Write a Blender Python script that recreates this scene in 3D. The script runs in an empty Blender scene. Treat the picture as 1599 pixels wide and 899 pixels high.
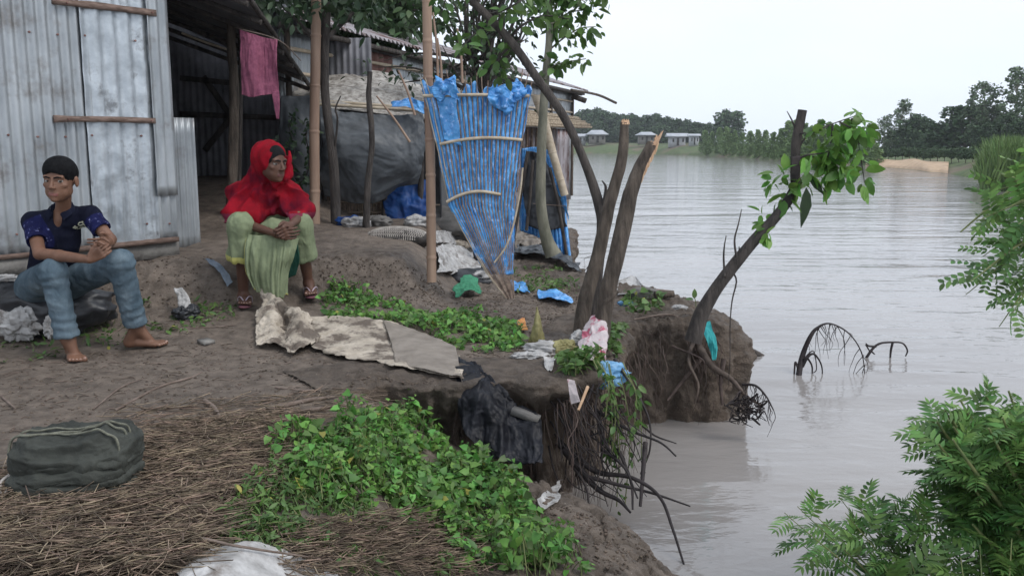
import bpy, math, random
import numpy as np
random.seed(7); RNG = np.random.default_rng(7)
SC = bpy.context.scene; COL = SC.collection
# ---------------- camera, world, sun, exposure ----------------
F_PX = 1400.0; CX, CY = 799.5, 449.5; PITCH = math.radians(9.07); CAMZ = 1.2
cam = bpy.data.cameras.new('camera'); camo = bpy.data.objects.new('camera', cam); COL.objects.link(camo)
cam.sensor_width = 36; cam.lens = 36*F_PX/1599.0; cam.clip_end = 2000; cam.clip_start = .05
camo.location = (0, 0, CAMZ); camo.rotation_euler = (math.pi/2-PITCH, 0, 0)
SC.camera = camo
SUN_EL, SUN_AZ = math.radians(50), math.radians(120)
world = bpy.data.worlds.new('World'); SC.world = world; world.use_nodes = True
nt = world.node_tree; nt.nodes.clear()
_o = nt.nodes.new('ShaderNodeOutputWorld'); _b = nt.nodes.new('ShaderNodeBackground')
_s = nt.nodes.new('ShaderNodeTexSky'); _s.sky_type = 'NISHITA'; _s.sun_disc = False
_s.sun_elevation = SUN_EL; _s.sun_rotation = SUN_AZ; _s.dust_density = 4; _s.air_density = 1.0
_h = nt.nodes.new('ShaderNodeHueSaturation'); _h.inputs['Saturation'].default_value = .55
_m = nt.nodes.new('ShaderNodeMix'); _m.data_type = 'RGBA'
_tc = nt.nodes.new('ShaderNodeTexCoord'); _n = nt.nodes.new('ShaderNodeTexNoise'); _n.inputs['Scale'].default_value = 1.6; _n.inputs['Detail'].default_value = 5
_mp = nt.nodes.new('ShaderNodeMapping'); _mp.inputs['Scale'].default_value = (1, 1, 3)
_r = nt.nodes.new('ShaderNodeValToRGB')
_r.color_ramp.elements[0].position = .3; _r.color_ramp.elements[0].color = (6.5, 7.2, 8.3, 1)
_r.color_ramp.elements[1].position = .7; _r.color_ramp.elements[1].color = (7.6, 8.2, 9.1, 1)
L = nt.links.new
L(_tc.outputs['Generated'], _mp.inputs[0]); L(_mp.outputs[0], _n.inputs['Vector']); L(_n.outputs['Fac'], _r.inputs[0])
L(_s.outputs[0], _h.inputs['Color']); _m.inputs[0].default_value = .88
L(_h.outputs[0], _m.inputs[6]); L(_r.outputs[0], _m.inputs[7]); L(_m.outputs[2], _b.inputs[0]); L(_b.outputs[0], _o.inputs[0])
_b.inputs[1].default_value = .125
sun = bpy.data.lights.new('sun', 'SUN'); suno = bpy.data.objects.new('sun', sun); COL.objects.link(suno)
sun.energy = 1.3; sun.angle = math.radians(22); sun.color = (1, .97, .93)
suno.rotation_euler = (math.pi/2-SUN_EL, 0, math.pi-SUN_AZ)
SC.view_settings.view_transform = 'Standard'; SC.view_settings.look = 'None'; SC.view_settings.gamma = 1
SC.view_settings.exposure = .24
SC.render.engine = 'CYCLES'; SC.cycles.use_denoising = True; SC.cycles.max_bounces = 6
SC.cycles.volume_bounces = 0; SC.cycles.transparent_max_bounces = 12
SC.cycles.volume_max_steps = 64

# ---------------- helpers ----------------
def V3(*a): return np.array(a, float)
def W(px, py, Y):
    """world point seen at photo pixel (px,py), at ground distance Y ahead of the camera"""
    u = (px-CX)/F_PX; v = (CY-py)/F_PX
    t = Y/(math.cos(PITCH)+v*math.sin(PITCH))
    return np.array([u*t, Y, CAMZ+t*(v*math.cos(PITCH)-math.sin(PITCH))])
def Gp(px, py, z=0.0):
    a = PITCH-math.atan((CY-py)/F_PX)
    return W(px, py, (CAMZ-z)/math.tan(a))
def sm(t): t = np.clip(t, 0, 1); return t*t*(3-2*t)
def unit(v): v = np.asarray(v, float); return v/(np.linalg.norm(v, axis=-1, keepdims=True)+1e-12)
def _hash(ix, iy, iz, seed):
    h = (ix*374761393+iy*668265263+iz*2147483647+seed*974711) & 0xffffffff
    h = ((h ^ (h >> 13))*1274126177) & 0xffffffff
    h = (h ^ (h >> 16)) & 0xffff
    return h/65535.0
def vn(P, seed=0):
    P = np.asarray(P, float); i = np.floor(P).astype(np.int64); f = P-i; f = f*f*(3-2*f)
    r = 0
    for dx in (0, 1):
        wx = f[..., 0] if dx else 1-f[..., 0]
        for dy in (0, 1):
            wy = f[..., 1] if dy else 1-f[..., 1]
            for dz in (0, 1):
                wz = f[..., 2] if dz else 1-f[..., 2]
                r = r+wx*wy*wz*_hash(i[..., 0]+dx, i[..., 1]+dy, i[..., 2]+dz, seed)
    return r*2-1
def fbm(P, octv=4, seed=0, ridged=False):
    P = np.asarray(P, float); r = 0; a = 1; s = 0
    for k in range(octv):
        n = vn(P*(2.03**k)+17.3*k, seed+k)
        if ridged: n = 1-2*np.abs(n)
        r = r+a*n; s += a; a *= .5
    return r/s
def fb2(x, y, f=1, octv=4, seed=0, ridged=False):
    return fbm(np.stack([np.asarray(x)*f, np.asarray(y)*f, 0*np.asarray(x)+.37], -1), octv, seed, ridged)

class MB:
    def __init__(s): s.v = []; s.f = []; s.n = 0; s.mi = []
    def add(s, V, F, mi=0):
        V = np.asarray(V, float).reshape(-1, 3); F = np.asarray(F, np.int64)
        s.v.append(V); s.f.append(F+s.n); s.mi.append(np.full(len(F), mi)); s.n += len(V)
    def build(s, name, mats, parent=None, smooth=True, loc=None):
        V = np.concatenate(s.v) if s.v else np.zeros((0, 3))
        if not isinstance(mats, (list, tuple)): mats = [mats]
        me = bpy.data.meshes.new(name)
        sizes = np.concatenate([np.full(len(f), f.shape[1]) for f in s.f])
        loops = np.concatenate([f.ravel() for f in s.f])
        if parent is not None: off = np.array(parent_origin(parent))
        else: off = np.array([V[:, 0].mean(), V[:, 1].mean(), V[:, 2].min()]) if loc is None else np.array(loc, float)
        me.vertices.add(len(V)); me.vertices.foreach_set('co', (V-off).astype(np.float32).ravel())
        me.loops.add(len(loops)); me.loops.foreach_set('vertex_index', loops.astype(np.int32))
        me.polygons.add(len(sizes))
        st = np.concatenate([[0], np.cumsum(sizes)[:-1]])
        me.polygons.foreach_set('loop_start', st.astype(np.int32))
        me.polygons.foreach_set('material_index', np.concatenate(s.mi).astype(np.int32))
        if smooth: me.polygons.foreach_set('use_smooth', np.ones(len(sizes), bool))
        for m in mats: me.materials.append(m)
        me.update(calc_edges=True); me.validate()
        o = bpy.data.objects.new(name, me); COL.objects.link(o)
        o['_org'] = [0.0, 0.0, 0.0] if False else [float(a) for a in off]
        if parent is None: o.location = off
        else: o.parent = parent
        return o
def parent_origin(o): return list(o['_org'])
def tag(o, label=None, cat=None, group=None, kind=None):
    if label: o['label'] = label
    if cat: o['category'] = cat
    if group: o['group'] = group
    if kind: o['kind'] = kind
    return o
def thing(name, loc, label, cat, group=None):
    o = bpy.data.objects.new(name, None); COL.objects.link(o); o.location = [float(a) for a in loc]
    o['_org'] = [float(a) for a in loc]; o.empty_display_size = .1
    return tag(o, label, cat, group)
def copy_tree(o, parent=None):
    c = o.copy(); COL.objects.link(c)
    if parent is not None: c.parent = parent
    for ch in [x for x in COL.objects if x.parent == o]: copy_tree(ch, c)
    return c
def spath(pts, n=24):
    """Catmull-Rom through pts (k x m), n samples"""
    P = np.asarray(pts, float); k = len(P)
    if k == 2: return P[0]+(P[1]-P[0])*np.linspace(0, 1, n)[:, None]
    Q = np.vstack([2*P[0]-P[1], P, 2*P[-1]-P[-2]]); t = np.linspace(0, k-1-1e-9, n); i = t.astype(int); f = (t-i)[:, None]
    a, b, c, d = Q[i], Q[i+1], Q[i+2], Q[i+3]
    return .5*(2*b+(c-a)*f+(2*a-5*b+4*c-d)*f**2+(3*b-a-3*c+d)*f**3)
def tube(mb, pts, rad, seg=8, rough=0, seed=0, mi=0, cap=True, fr=14):
    P = np.asarray(pts, float); n = len(P)
    R = np.broadcast_to(np.asarray(rad, float), (n,)) if np.ndim(rad) == 0 or len(rad) == n else np.interp(np.linspace(0, 1, n), np.linspace(0, 1, len(rad)), rad)
    T = unit(np.gradient(P, axis=0))
    a = np.cross(T[0], [0, 0, 1.0]);
    if np.linalg.norm(a) < .1: a = np.cross(T[0], [0, 1.0, 0])
    a = unit(a); A = np.zeros((n, 3)); A[0] = a
    for i in range(1, n):
        a = A[i-1]-T[i]*np.dot(A[i-1], T[i]); A[i] = unit(a)
    B = np.cross(T, A)
    th = np.linspace(0, 2*math.pi, seg, endpoint=False)
    rr = R[:, None]*np.ones(seg)
    if rough: rr = rr*(1+rough*fbm(np.stack([np.cos(th)[None]*1.5+0*rr, np.sin(th)[None]*1.5+0*rr, (np.arange(n)*fr/n)[:, None]+0*rr], -1), 3, seed))
    V = P[:, None]+A[:, None]*(np.cos(th)[None, :, None]*rr[..., None])+B[:, None]*(np.sin(th)[None, :, None]*rr[..., None])
    idx = np.arange(n*seg).reshape(n, seg); nx = np.roll(idx, -1, 1)
    Fq = np.stack([idx[:-1], nx[:-1], nx[1:], idx[1:]], -1).reshape(-1, 4)
    base = mb.n; mb.add(V.reshape(-1, 3), Fq, mi)
    if cap:
        for r, c, fl in ((0, P[0], 1), (n-1, P[-1], 0)):
            b2 = mb.n; ring = V[r]; mb.v.append(np.vstack([ring, c[None]])); mb.n += seg+1
            i0 = np.arange(seg); f = np.stack([i0, np.roll(i0, -1), np.full(seg, seg)], -1)+b2
            if fl: f = f[:, ::-1]
            mb.f.append(f); mb.mi.append(np.full(seg, mi))
def bar(mb, a, b, w, h, up=(0, 0, 1), mi=0):
    """box beam from a to b, w sideways, h along up"""
    a = np.asarray(a, float); b = np.asarray(b, float); t = unit(b-a); s = unit(np.cross(t, up)); u = np.cross(s, t)
    V = []
    for p in (a, b):
        for (i, j) in ((-1, -1), (1, -1), (1, 1), (-1, 1)): V.append(p+s*i*w/2+u*j*h/2)
    mb.add(V, [[0, 3, 2, 1], [4, 5, 6, 7], [0, 1, 5, 4], [1, 2, 6, 5], [2, 3, 7, 6], [3, 0, 4, 7]], mi)
def grid(mb, P, mi=0, flip=False):
    m, n = P.shape[:2]; i = np.arange(m*n).reshape(m, n)
    F = np.stack([i[:-1, :-1], i[1:, :-1], i[1:, 1:], i[:-1, 1:]], -1).reshape(-1, 4)
    if flip: F = F[:, ::-1]
    mb.add(P.reshape(-1, 3), F, mi)
def solid(mb, P, th, mi=0):
    """closed thin slab from a grid of points (real thickness)"""
    du = np.gradient(P, axis=0); dv = np.gradient(P, axis=1); N = unit(np.cross(du, dv))
    m, n = P.shape[:2]; A = P+N*th/2; B = P-N*th/2
    i = np.arange(m*n).reshape(m, n); k = m*n
    F = np.stack([i[:-1, :-1], i[1:, :-1], i[1:, 1:], i[:-1, 1:]], -1).reshape(-1, 4)
    E = []
    for e, fl in ((i[0], 0), (i[-1], 1), (i[:, 0], 1), (i[:, -1], 0)):
        q = np.stack([e[:-1], e[1:], e[1:]+k, e[:-1]+k], -1); E.append(q[:, ::-1] if fl else q)
    mb.add(np.concatenate([A.reshape(-1, 3), B.reshape(-1, 3)]), np.concatenate([F, F[:, ::-1]+k]+E), mi)
def ctrl(C, m, n):
    """smooth interpolation of a control grid of points to m x n"""
    C = np.asarray(C, float); a = np.stack([spath(C[:, j], m) for j in range(C.shape[1])], 1)
    return np.stack([spath(a[i], n) for i in range(m)], 0)
def crumple(P, amp, freq, seed=0, octv=4, edge=0.0, aniso=(1, 1, 1)):
    du = np.gradient(P, axis=0); dv = np.gradient(P, axis=1); N = unit(np.cross(du, dv))
    q = P*freq*np.array(aniso)
    q = q+.6*np.stack([fbm(q*.7, 2, seed+50), fbm(q*.7+9, 2, seed+51), fbm(q*.7+5, 2, seed+52)], -1)
    d = fbm(q, octv, seed, True)
    R = P+N*(d*amp)[..., None]
    if edge:
        e = np.stack([fbm(P*9, 3, seed+7), fbm(P*9+30, 3, seed+8), 0*d], -1)*edge
        m, n = P.shape[:2]; w = np.minimum(np.minimum(np.arange(m)[:, None], m-1-np.arange(m)[:, None])/m, np.minimum(np.arange(n)[None], n-1-np.arange(n)[None])/n)
        R = R+e*np.clip(1-w*8, 0, 1)[..., None]
    return R
def cloth(name, C, mat, parent=None, m=50, n=50, amp=.01, freq=12, seed=0, th=.003, edge=.01, aniso=(1, 1, 1), octv=4, floor=None, ragged=0):
    P = crumple(ctrl(C, m, n), amp, freq, seed, octv, edge, aniso)
    if floor is not None: P[..., 2] = np.maximum(P[..., 2], floor(P[..., 0], P[..., 1])+.006+.5*th)
    mb = MB(); solid(mb, P, th)
    return mb.build(name, mat, parent)
def blob(mb, c, r, amp=.1, freq=3, seed=0, nu=40, nv=24, flat=None, ridged=True, mi=0, rot=0):
    th = np.linspace(0, 2*math.pi, nu, endpoint=False); ph = np.linspace(1e-3, math.pi-1e-3, nv)
    D = np.stack([np.sin(ph)[:, None]*np.cos(th), np.sin(ph)[:, None]*np.sin(th), np.cos(ph)[:, None]+0*th], -1)
    d = 1+amp*fbm(D*freq, 4, seed, ridged)+amp*.5*fbm(D*freq*.5+4, 2, seed+3)
    P = D*d[..., None]*np.asarray(r)
    if flat is not None: P[..., 2] = np.maximum(P[..., 2], -flat)
    cr, sr = math.cos(rot), math.sin(rot)
    P = np.stack([P[..., 0]*cr-P[..., 1]*sr, P[..., 0]*sr+P[..., 1]*cr, P[..., 2]], -1)+np.asarray(c)
    i = np.arange(nu*nv).reshape(nv, nu); nx = np.roll(i, -1, 1)
    F = np.stack([i[:-1], i[1:], nx[1:], nx[:-1]], -1).reshape(-1, 4)
    mb.add(P.reshape(-1, 3), F, mi)
def scatter(mb, T, TF, pos, X, N, size, mi=0):
    """place template T (x = length, y = width, z = normal) at pos"""
    pos = np.asarray(pos, float); n = len(pos)
    if n == 0: return
    X = unit(X); Y = unit(np.cross(N, X)); Z = np.cross(X, Y); size = np.broadcast_to(size, (n,))
    V = pos[:, None]+size[:, None, None]*(T[None, :, 0, None]*X[:, None]+T[None, :, 1, None]*Y[:, None]+T[None, :, 2, None]*Z[:, None])
    F = (np.arange(n)*len(T))[:, None, None]+TF[None]
    mb.add(V.reshape(-1, 3), F.reshape(-1, TF.shape[1]), mi)
def leaf_t(w=.5, fold=.12, curl=.15, kind='oval'):
    """leaf template: 2x4 quads folded on the midrib, stalk at the origin"""
    xs = np.array([0, .18, .45, .75, 1.0])
    if kind == 'heart': xs = np.array([0, .12, .45, .75, 1.0]); ws = np.array([.12, .95, .9, .45, .02])
    elif kind == 'lance': ws = np.array([.05, .7, 1, .55, .02])
    else: ws = np.array([.06, .75, 1.0, .75, .05])
    ws = ws*w/2; V = []
    for x, q in zip(xs, ws):
        z = -curl*x*x
        V += [[x, -q, z+fold*q*2], [x, 0, z], [x, q, z+fold*q*2]]
    if kind == 'heart': V[3][0] -= .14; V[5][0] -= .14
    F = []
    for i in range(4):
        a = 3*i; F += [[a, a+3, a+4, a+1], [a+1, a+4, a+5, a+2]]
    return np.array(V), np.array(F)
def rdir(n, rng=RNG): return unit(rng.normal(size=(n, 3)))

# ---------------- materials ----------------
def mat(name, c1, c2=None, scale=8, rough=.8, bump=0, bscale=None, metal=0, spec=.4, detail=6, contrast=(.35, .65), stretch=None, island=0, trans=0, c3=None, c3s=2, c3r=(.55, .65), alpha=1, coat=0, world_space=False):
    m = bpy.data.materials.new(name); m.use_nodes = True; t = m.node_tree; N = t.nodes; L = t.links.new
    b = N['Principled BSDF']; out = N['Material Output']
    b.inputs['Roughness'].default_value = rough; b.inputs['Metallic'].default_value = metal
    b.inputs['Specular IOR Level'].default_value = spec
    if coat: b.inputs['Coat Weight'].default_value = coat; b.inputs['Coat Roughness'].default_value = .25
    tc = N.new('ShaderNodeTexCoord'); mp = N.new('ShaderNodeMapping')
    if stretch: mp.inputs['Scale'].default_value = stretch
    L(tc.outputs['Object'], mp.inputs[0])
    n1 = N.new('ShaderNodeTexNoise'); n1.inputs['Scale'].default_value = scale; n1.inputs['Detail'].default_value = detail; n1.inputs['Roughness'].default_value = .6
    L(mp.outputs[0], n1.inputs['Vector'])
    r = N.new('ShaderNodeValToRGB'); e = r.color_ramp.elements
    e[0].position, e[1].position = contrast; e[0].color = (*c1, 1); e[1].color = (*(c2 or c1), 1)
    L(n1.outputs['Fac'], r.inputs[0]); col = r.outputs[0]
    if c3:
        n3 = N.new('ShaderNodeTexNoise'); n3.inputs['Scale'].default_value = c3s; n3.inputs['Detail'].default_value = 7; n3.inputs['Roughness'].default_value = .65
        L(tc.outputs['Object'], n3.inputs['Vector'])
        r3 = N.new('ShaderNodeMapRange'); r3.inputs[1].default_value, r3.inputs[2].default_value = c3r; L(n3.outputs['Fac'], r3.inputs[0])
        mx = N.new('ShaderNodeMix'); mx.data_type = 'RGBA'; mx.inputs[7].default_value = (*c3, 1)
        L(r3.outputs[0], mx.inputs[0]); L(col, mx.inputs[6]); col = mx.outputs[2]
    if island:
        g = N.new('ShaderNodeNewGeometry'); hs = N.new('ShaderNodeHueSaturation')
        mr = N.new('ShaderNodeMapRange'); mr.inputs[3].default_value = 1-island; mr.inputs[4].default_value = 1+island
        L(g.outputs['Random Per Island'], mr.inputs[0]); L(mr.outputs[0], hs.inputs['Value'])
        mh = N.new('ShaderNodeMath'); mh.operation = 'MULTIPLY'; mh.inputs[1].default_value = 7.13
        fr = N.new('ShaderNodeMath'); fr.operation = 'FRACT'; L(g.outputs['Random Per Island'], mh.inputs[0]); L(mh.outputs[0], fr.inputs[0])
        m2 = N.new('ShaderNodeMapRange'); m2.inputs[3].default_value = .5-.05*island; m2.inputs[4].default_value = .5+.03*island
        L(fr.outputs[0], m2.inputs[0]); L(m2.outputs[0], hs.inputs['Hue'])
        L(col, hs.inputs['Color']); col = hs.outputs[0]
    L(col, b.inputs['Base Color'])
    if bump:
        n2 = N.new('ShaderNodeTexNoise'); n2.inputs['Scale'].default_value = bscale or scale*4; n2.inputs['Detail'].default_value = 8; n2.inputs['Roughness'].default_value = .65
        L(mp.outputs[0], n2.inputs['Vector'])
        bp = N.new('ShaderNodeBump'); bp.inputs['Strength'].default_value = 1; bp.inputs['Distance'].default_value = bump
        L(n2.outputs['Fac'], bp.inputs['Height']); L(bp.outputs[0], b.inputs['Normal'])
    if trans:
        tr = N.new('ShaderNodeBsdfTranslucent'); L(col, tr.inputs[0]); ms = N.new('ShaderNodeMixShader'); ms.inputs[0].default_value = trans
        L(b.outputs[0], ms.inputs[1]); L(tr.outputs[0], ms.inputs[2]); L(ms.outputs[0], out.inputs[0])
    if alpha < 1:
        tp = N.new('ShaderNodeBsdfTransparent'); ms = N.new('ShaderNodeMixShader'); ms.inputs[0].default_value = alpha
        L(tp.outputs[0], ms.inputs[1]); L(b.outputs[0], ms.inputs[2]); L(ms.outputs[0], out.inputs[0])
    return m
M = {}
M['bark'] = mat('bark', (.052, .041, .033), (.15, .12, .095), 22, .9, .03, 46, stretch=(1, 1, .22))
M['barkdark'] = mat('bark_dark', (.035, .03, .028), (.10, .085, .075), 20, .9, .025, 46, stretch=(1, 1, .25))
M['barkgreen'] = mat('bark_green', (.11, .11, .08), (.22, .21, .16), 10, .9, .008, 40, stretch=(1, 1, .4))
M['freshwood'] = mat('fresh_wood', (.42, .25, .15), (.62, .43, .28), 20, .7, .004, 60, stretch=(1, 1, .2))
M['bamboo'] = mat('bamboo', (.22, .14, .10), (.36, .25, .18), 9, .55, .001, 60, stretch=(1, 1, .12))
M['bamboopale'] = mat('bamboo_pale', (.36, .29, .21), (.55, .47, .36), 14, .6, .001, 60)
M['slat'] = mat('slat', (.14, .10, .075), (.34, .27, .21), 20, .8, .002, 80, island=.25)
M['plank'] = mat('plank', (.10, .065, .05), (.23, .16, .13), 12, .8, .004, 50, stretch=(1, 1, 5))
M['tin'] = mat('tin', (.27, .29, .305), (.45, .475, .49), 5, .42, .002, 60, metal=.5, c3=(.17, .15, .135), c3s=3.0, c3r=(.52, .70), stretch=(1, 1, .35))
M['tinflat'] = mat('tin_flat', (.33, .36, .385), (.53, .57, .60), 6, .36, .004, 22, metal=.55, c3=(.22, .23, .24), c3s=6, c3r=(.58, .70))
M['tinold'] = mat('tin_old', (.22, .19, .19), (.40, .38, .40), 4, .6, .002, 60, metal=.3, c3=(.12, .06, .05), c3s=1.6, c3r=(.5, .62), stretch=(1, 1, .3))
M['tinshade'] = mat('tin_shade', (.13, .13, .14), (.24, .24, .26), 4, .7, .002, 60, metal=.2)  # tin with the shade of the shed interior put into its colour
M['rust'] = mat('rust', (.12, .05, .04), (.26, .15, .13), 6, .85, .002, 60)
M['concrete'] = mat('concrete', (.15, .14, .13), (.27, .26, .24), 9, .9, .008, 40)
M['bluetarp'] = mat('blue_tarp', (.03, .19, .52), (.10, .37, .74), 9, .30, .004, 30, island=0, c3=(.32, .52, .88), c3s=24, c3r=(.55, .66), spec=.6)  # pale flecks are highlights on the plastic, painted into the colour
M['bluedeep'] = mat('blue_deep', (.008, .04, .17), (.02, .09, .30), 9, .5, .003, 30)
M['blacktarp'] = mat('black_tarp', (.014, .015, .018), (.04, .042, .048), 7, .38, .004, 25, spec=.5)
M['greytarp'] = mat('grey_tarp', (.045, .05, .056), (.10, .11, .12), 5, .5, .003, 25, spec=.5)
M['roofplastic'] = mat('roof_plastic', (.16, .14, .12), (.50, .47, .43), 16, .6, .006, 40)
M['thatch'] = mat('thatch', (.16, .12, .08), (.42, .35, .26), 30, .85, .01, 60, stretch=(.3, 1, 1))
M['pinkcloth'] = mat('pink_cloth', (.17, .045, .085), (.27, .085, .135), 25, .9, .002, 120)
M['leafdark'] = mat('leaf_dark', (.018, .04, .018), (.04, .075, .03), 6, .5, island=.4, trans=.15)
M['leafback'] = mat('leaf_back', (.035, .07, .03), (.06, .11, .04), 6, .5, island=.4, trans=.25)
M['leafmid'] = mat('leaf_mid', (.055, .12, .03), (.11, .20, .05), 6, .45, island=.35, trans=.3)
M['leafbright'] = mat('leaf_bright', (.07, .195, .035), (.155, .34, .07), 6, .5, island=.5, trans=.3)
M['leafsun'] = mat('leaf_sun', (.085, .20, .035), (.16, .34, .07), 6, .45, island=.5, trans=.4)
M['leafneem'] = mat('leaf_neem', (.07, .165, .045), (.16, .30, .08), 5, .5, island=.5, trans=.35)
M['leafyellow'] = mat('leaf_yellow', (.25, .26, .05), (.35, .33, .08), 6, .5, island=.3, trans=.3)
M['stemgreen'] = mat('stem_green', (.10, .14, .05), (.19, .2, .08), 20, .7)
M['straw'] = mat('straw', (.085, .066, .048), (.31, .24, .17), 18, .85, island=.55)
M['twig'] = mat('twig', (.10, .075, .055), (.2, .16, .13), 18, .85, island=.3)
M['root'] = mat('root', (.06, .042, .035), (.16, .12, .10), 15, .85, island=.35)
M['rootblack'] = mat('root_black', (.015, .012, .012), (.04, .03, .03), 15, .7, island=.3)
# ---------------- ground (near bank) ----------------
EDGE = np.array([(-.95, 4.30), (-.75, 4.37), (-.55, 4.43), (-.32, 4.47), (-.05, 4.52), (.2, 4.50), (.42, 4.60), (.56, 4.82), (.64, 5.2), (.70, 5.7), (.82, 6.02), (1.0, 6.14), (1.24, 6.16), (1.46, 6.26), (1.60, 6.50), (1.55, 6.85), (1.25, 7.15), (.92, 7.5), (.72, 8.3), (.64, 9.2), (.72, 10.8), (1.0, 14), (1.6, 22), (2.4, 32), (3.0, 46)])
EDGE = spath(EDGE, 420)
def resample(P, step):
    d = np.concatenate([[0], np.cumsum(np.linalg.norm(np.diff(P, axis=0), axis=1))]); t = np.arange(0, d[-1], step)
    return np.stack([np.interp(t, d, P[:, k]) for k in range(P.shape[1])], -1)
EDGEf = resample(EDGE, .016)
_w = fbm(np.stack([EDGEf[:, 0]*3, EDGEf[:, 1]*3, 0*EDGEf[:, 0]], -1), 4, 5)
_T = unit(np.gradient(EDGEf, axis=0)); _N = np.stack([_T[:, 1], -_T[:, 0]], -1)      # outward (towards the river)
EDGEf = EDGEf+_N*(_w*.10+.035*fbm(np.stack([EDGEf[:, 0]*9, EDGEf[:, 1]*9, 0*EDGEf[:, 0]], -1), 3, 6))[:, None]
for _k in range(2): EDGEf[1:-1] = (EDGEf[:-2]+EDGEf[1:-1]*2+EDGEf[2:])/4
POLYM = np.vstack([EDGEf[::3], [(-18, 46), (-18, .8), (-.95, .8)]])
POLYS = np.array([(-1.6, .8), (-1.6, 4.7), (-.75, 4.62), (-.5, 4.55), (-.3, 4.40), (-.1, 4.26), (.05, 4.19), (.2, 4.10), (.42, 3.93), (.6, 3.74), (.72, 3.54), (.86, 3.1), (.97, 2.4), (1.02, .8)])
def sdist(x, y, poly):
    """signed distance, positive inside"""
    x = np.asarray(x, float); y = np.asarray(y, float); d = np.full(x.shape, 1e9); ins = np.zeros(x.shape, bool)
    for i in range(len(poly)):
        ax, ay = poly[i]; bx, by = poly[(i+1) % len(poly)]
        ex, ey = bx-ax, by-ay; t = np.clip(((x-ax)*ex+(y-ay)*ey)/(ex*ex+ey*ey+1e-12), 0, 1)
        d = np.minimum(d, (x-ax-t*ex)**2+(y-ay-t*ey)**2)
        c = ((ay > y) != (by > y)) & (x < (bx-ax)*(y-ay)/(by-ay+1e-12)+ax); ins ^= c
    d = np.sqrt(d); return np.where(ins, d, -d)
def foot(X): return np.interp(X, [-4, -3.2, -2.4, -1.7, -1.16, -.5, 0], [5.7, 5.75, 6.0, 6.12, 6.42, 6.5, 6.6])
def top_h(X, Y, detail=True):
    X = np.asarray(X, float); Y = np.asarray(Y, float)
    f = foot(X)+.10*fb2(X, Y, 2.2, 2, 3)
    mask = 1-sm((X+.88)/.45)
    t = (Y-f)/.5
    h = .09*sm((Y-5.1)/.9)*mask+.26*sm(t)*mask+.10*sm((Y-f-.45)/1.4)*mask+.38*sm((Y-f-1.6)/2.6)*(1-sm((X+2.1)/.6))
    h = h+.05*fb2(X, Y, .5, 2, 11)*sm((Y-3)/3)
    h = h-.10*sm((X-1.2)/.5)*sm((Y-5)/1)
    if detail:
        face = np.clip(1-np.abs(t-.45)/.95, 0, 1)*mask
        rub = sm((Y-6.6)/.6)*sm((X+.7)/.3)
        fur = np.exp(-((X+.75)/.35)**2-((Y-4.65)/.35)**2)
        near = 1-sm((Y-9)/3)
        h = h+near*(.014*fb2(X, Y, 6, 4, 21)+.009*fb2(X, Y, 24, 3, 22, True)+face*.06*fb2(X, Y, 8, 4, 23, True)+face*.035*fb2(X, Y, 22, 3, 27, True)
            + rub*.03*fb2(X, Y, 8, 4, 25, True)+fur*.03*fb2(X*.5, Y*1.6, 12, 3, 24, True)
            + (.035*fb2(X, Y, 11, 4, 28, True)+.03*fb2(X, Y, 4, 2, 29))*sm((X-.0)/.5)*sm((Y-4.3)/.4))
    return h
def drop(X): return np.interp(X, [-1.1, -.8, -.6, -.34, 0, .42, .7, 1.0], [0, -.01, -.11, -.31, -.38, -.46, -.60, -.86])
def cells(X, Y, f, seed):
    """distance to voronoi cell borders (F2-F1) for soil cracks"""
    x = X*f+.35*fb2(X, Y, 9, 2, seed); y = Y*f+.35*fb2(X, Y, 9, 2, seed+1); ix = np.floor(x).astype(int); iy = np.floor(y).astype(int)
    d1 = np.full(x.shape, 9.0); d2 = d1.copy()
    for a in (-1, 0, 1):
        for b in (-1, 0, 1):
            cx = ix+a; cy = iy+b; px = cx+_hash(cx, cy, 0*cx, seed); py = cy+_hash(cx, cy, 0*cx+3, seed)
            d = np.hypot(x-px, y-py); d2 = np.minimum(d2, np.maximum(d, d1)); d1 = np.minimum(d1, d)
    return d2-d1
def slab_h(X, Y):
    h = top_h(X, Y)+drop(X)
    w = sm((X+.3)/.25)*(1-sm((X-1.1)/.2))
    c = np.minimum(cells(X, Y*1.3, 3.6, 5), cells(X, Y, 1.7, 15)*.7)
    return h+w*(-.045*np.clip(1-c/.09, 0, 1)+.016*fb2(X, Y, 11, 4, 31)+.008*fb2(X, Y, 34, 3, 33, True))
def gz(x, y):
    """height of the walked surface"""
    x = np.asarray(x, float); y = np.asarray(y, float); m = sdist(x, y, POLYM); s = sdist(x, y, POLYS)
    hm = np.where(m > 0, top_h(x, y), -1.3); hs = np.where(s > 0, slab_h(x, y), -1.3)
    return np.maximum(np.maximum(hm, hs), -.8)
def hit(px, py):
    """first point of the walked surface seen at a photo pixel"""
    Y = np.arange(1.6, 14, .01); u = (px-CX)/F_PX; v = (CY-py)/F_PX; t = Y/(math.cos(PITCH)+v*math.sin(PITCH)); z = CAMZ+t*(v*math.cos(PITCH)-math.sin(PITCH))
    k = np.where(z <= gz(u*t, Y))[0]; k = int(k[0]) if len(k) else len(Y)-1
    return np.array([u*t[k], Y[k], z[k]])
def ax(*segs):
    r = []
    for a, b, s in segs: r.append(np.arange(a, b, s))
    return np.concatenate(r)
gx = ax((-18, -6, .5), (-6, -3.6, .06), (-3.6, -.9, .022), (-.9, 1.25, .014), (1.25, 1.9, .03), (1.9, 4.2, .12))
gy = ax((.8, 2.2, .1), (2.2, 3.0, .022), (3.0, 5.2, .015), (5.2, 7.6, .022), (7.6, 12, .05), (12, 46.1, .4))
GX, GY = np.meshgrid(gx, gy, indexing='ij')
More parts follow.
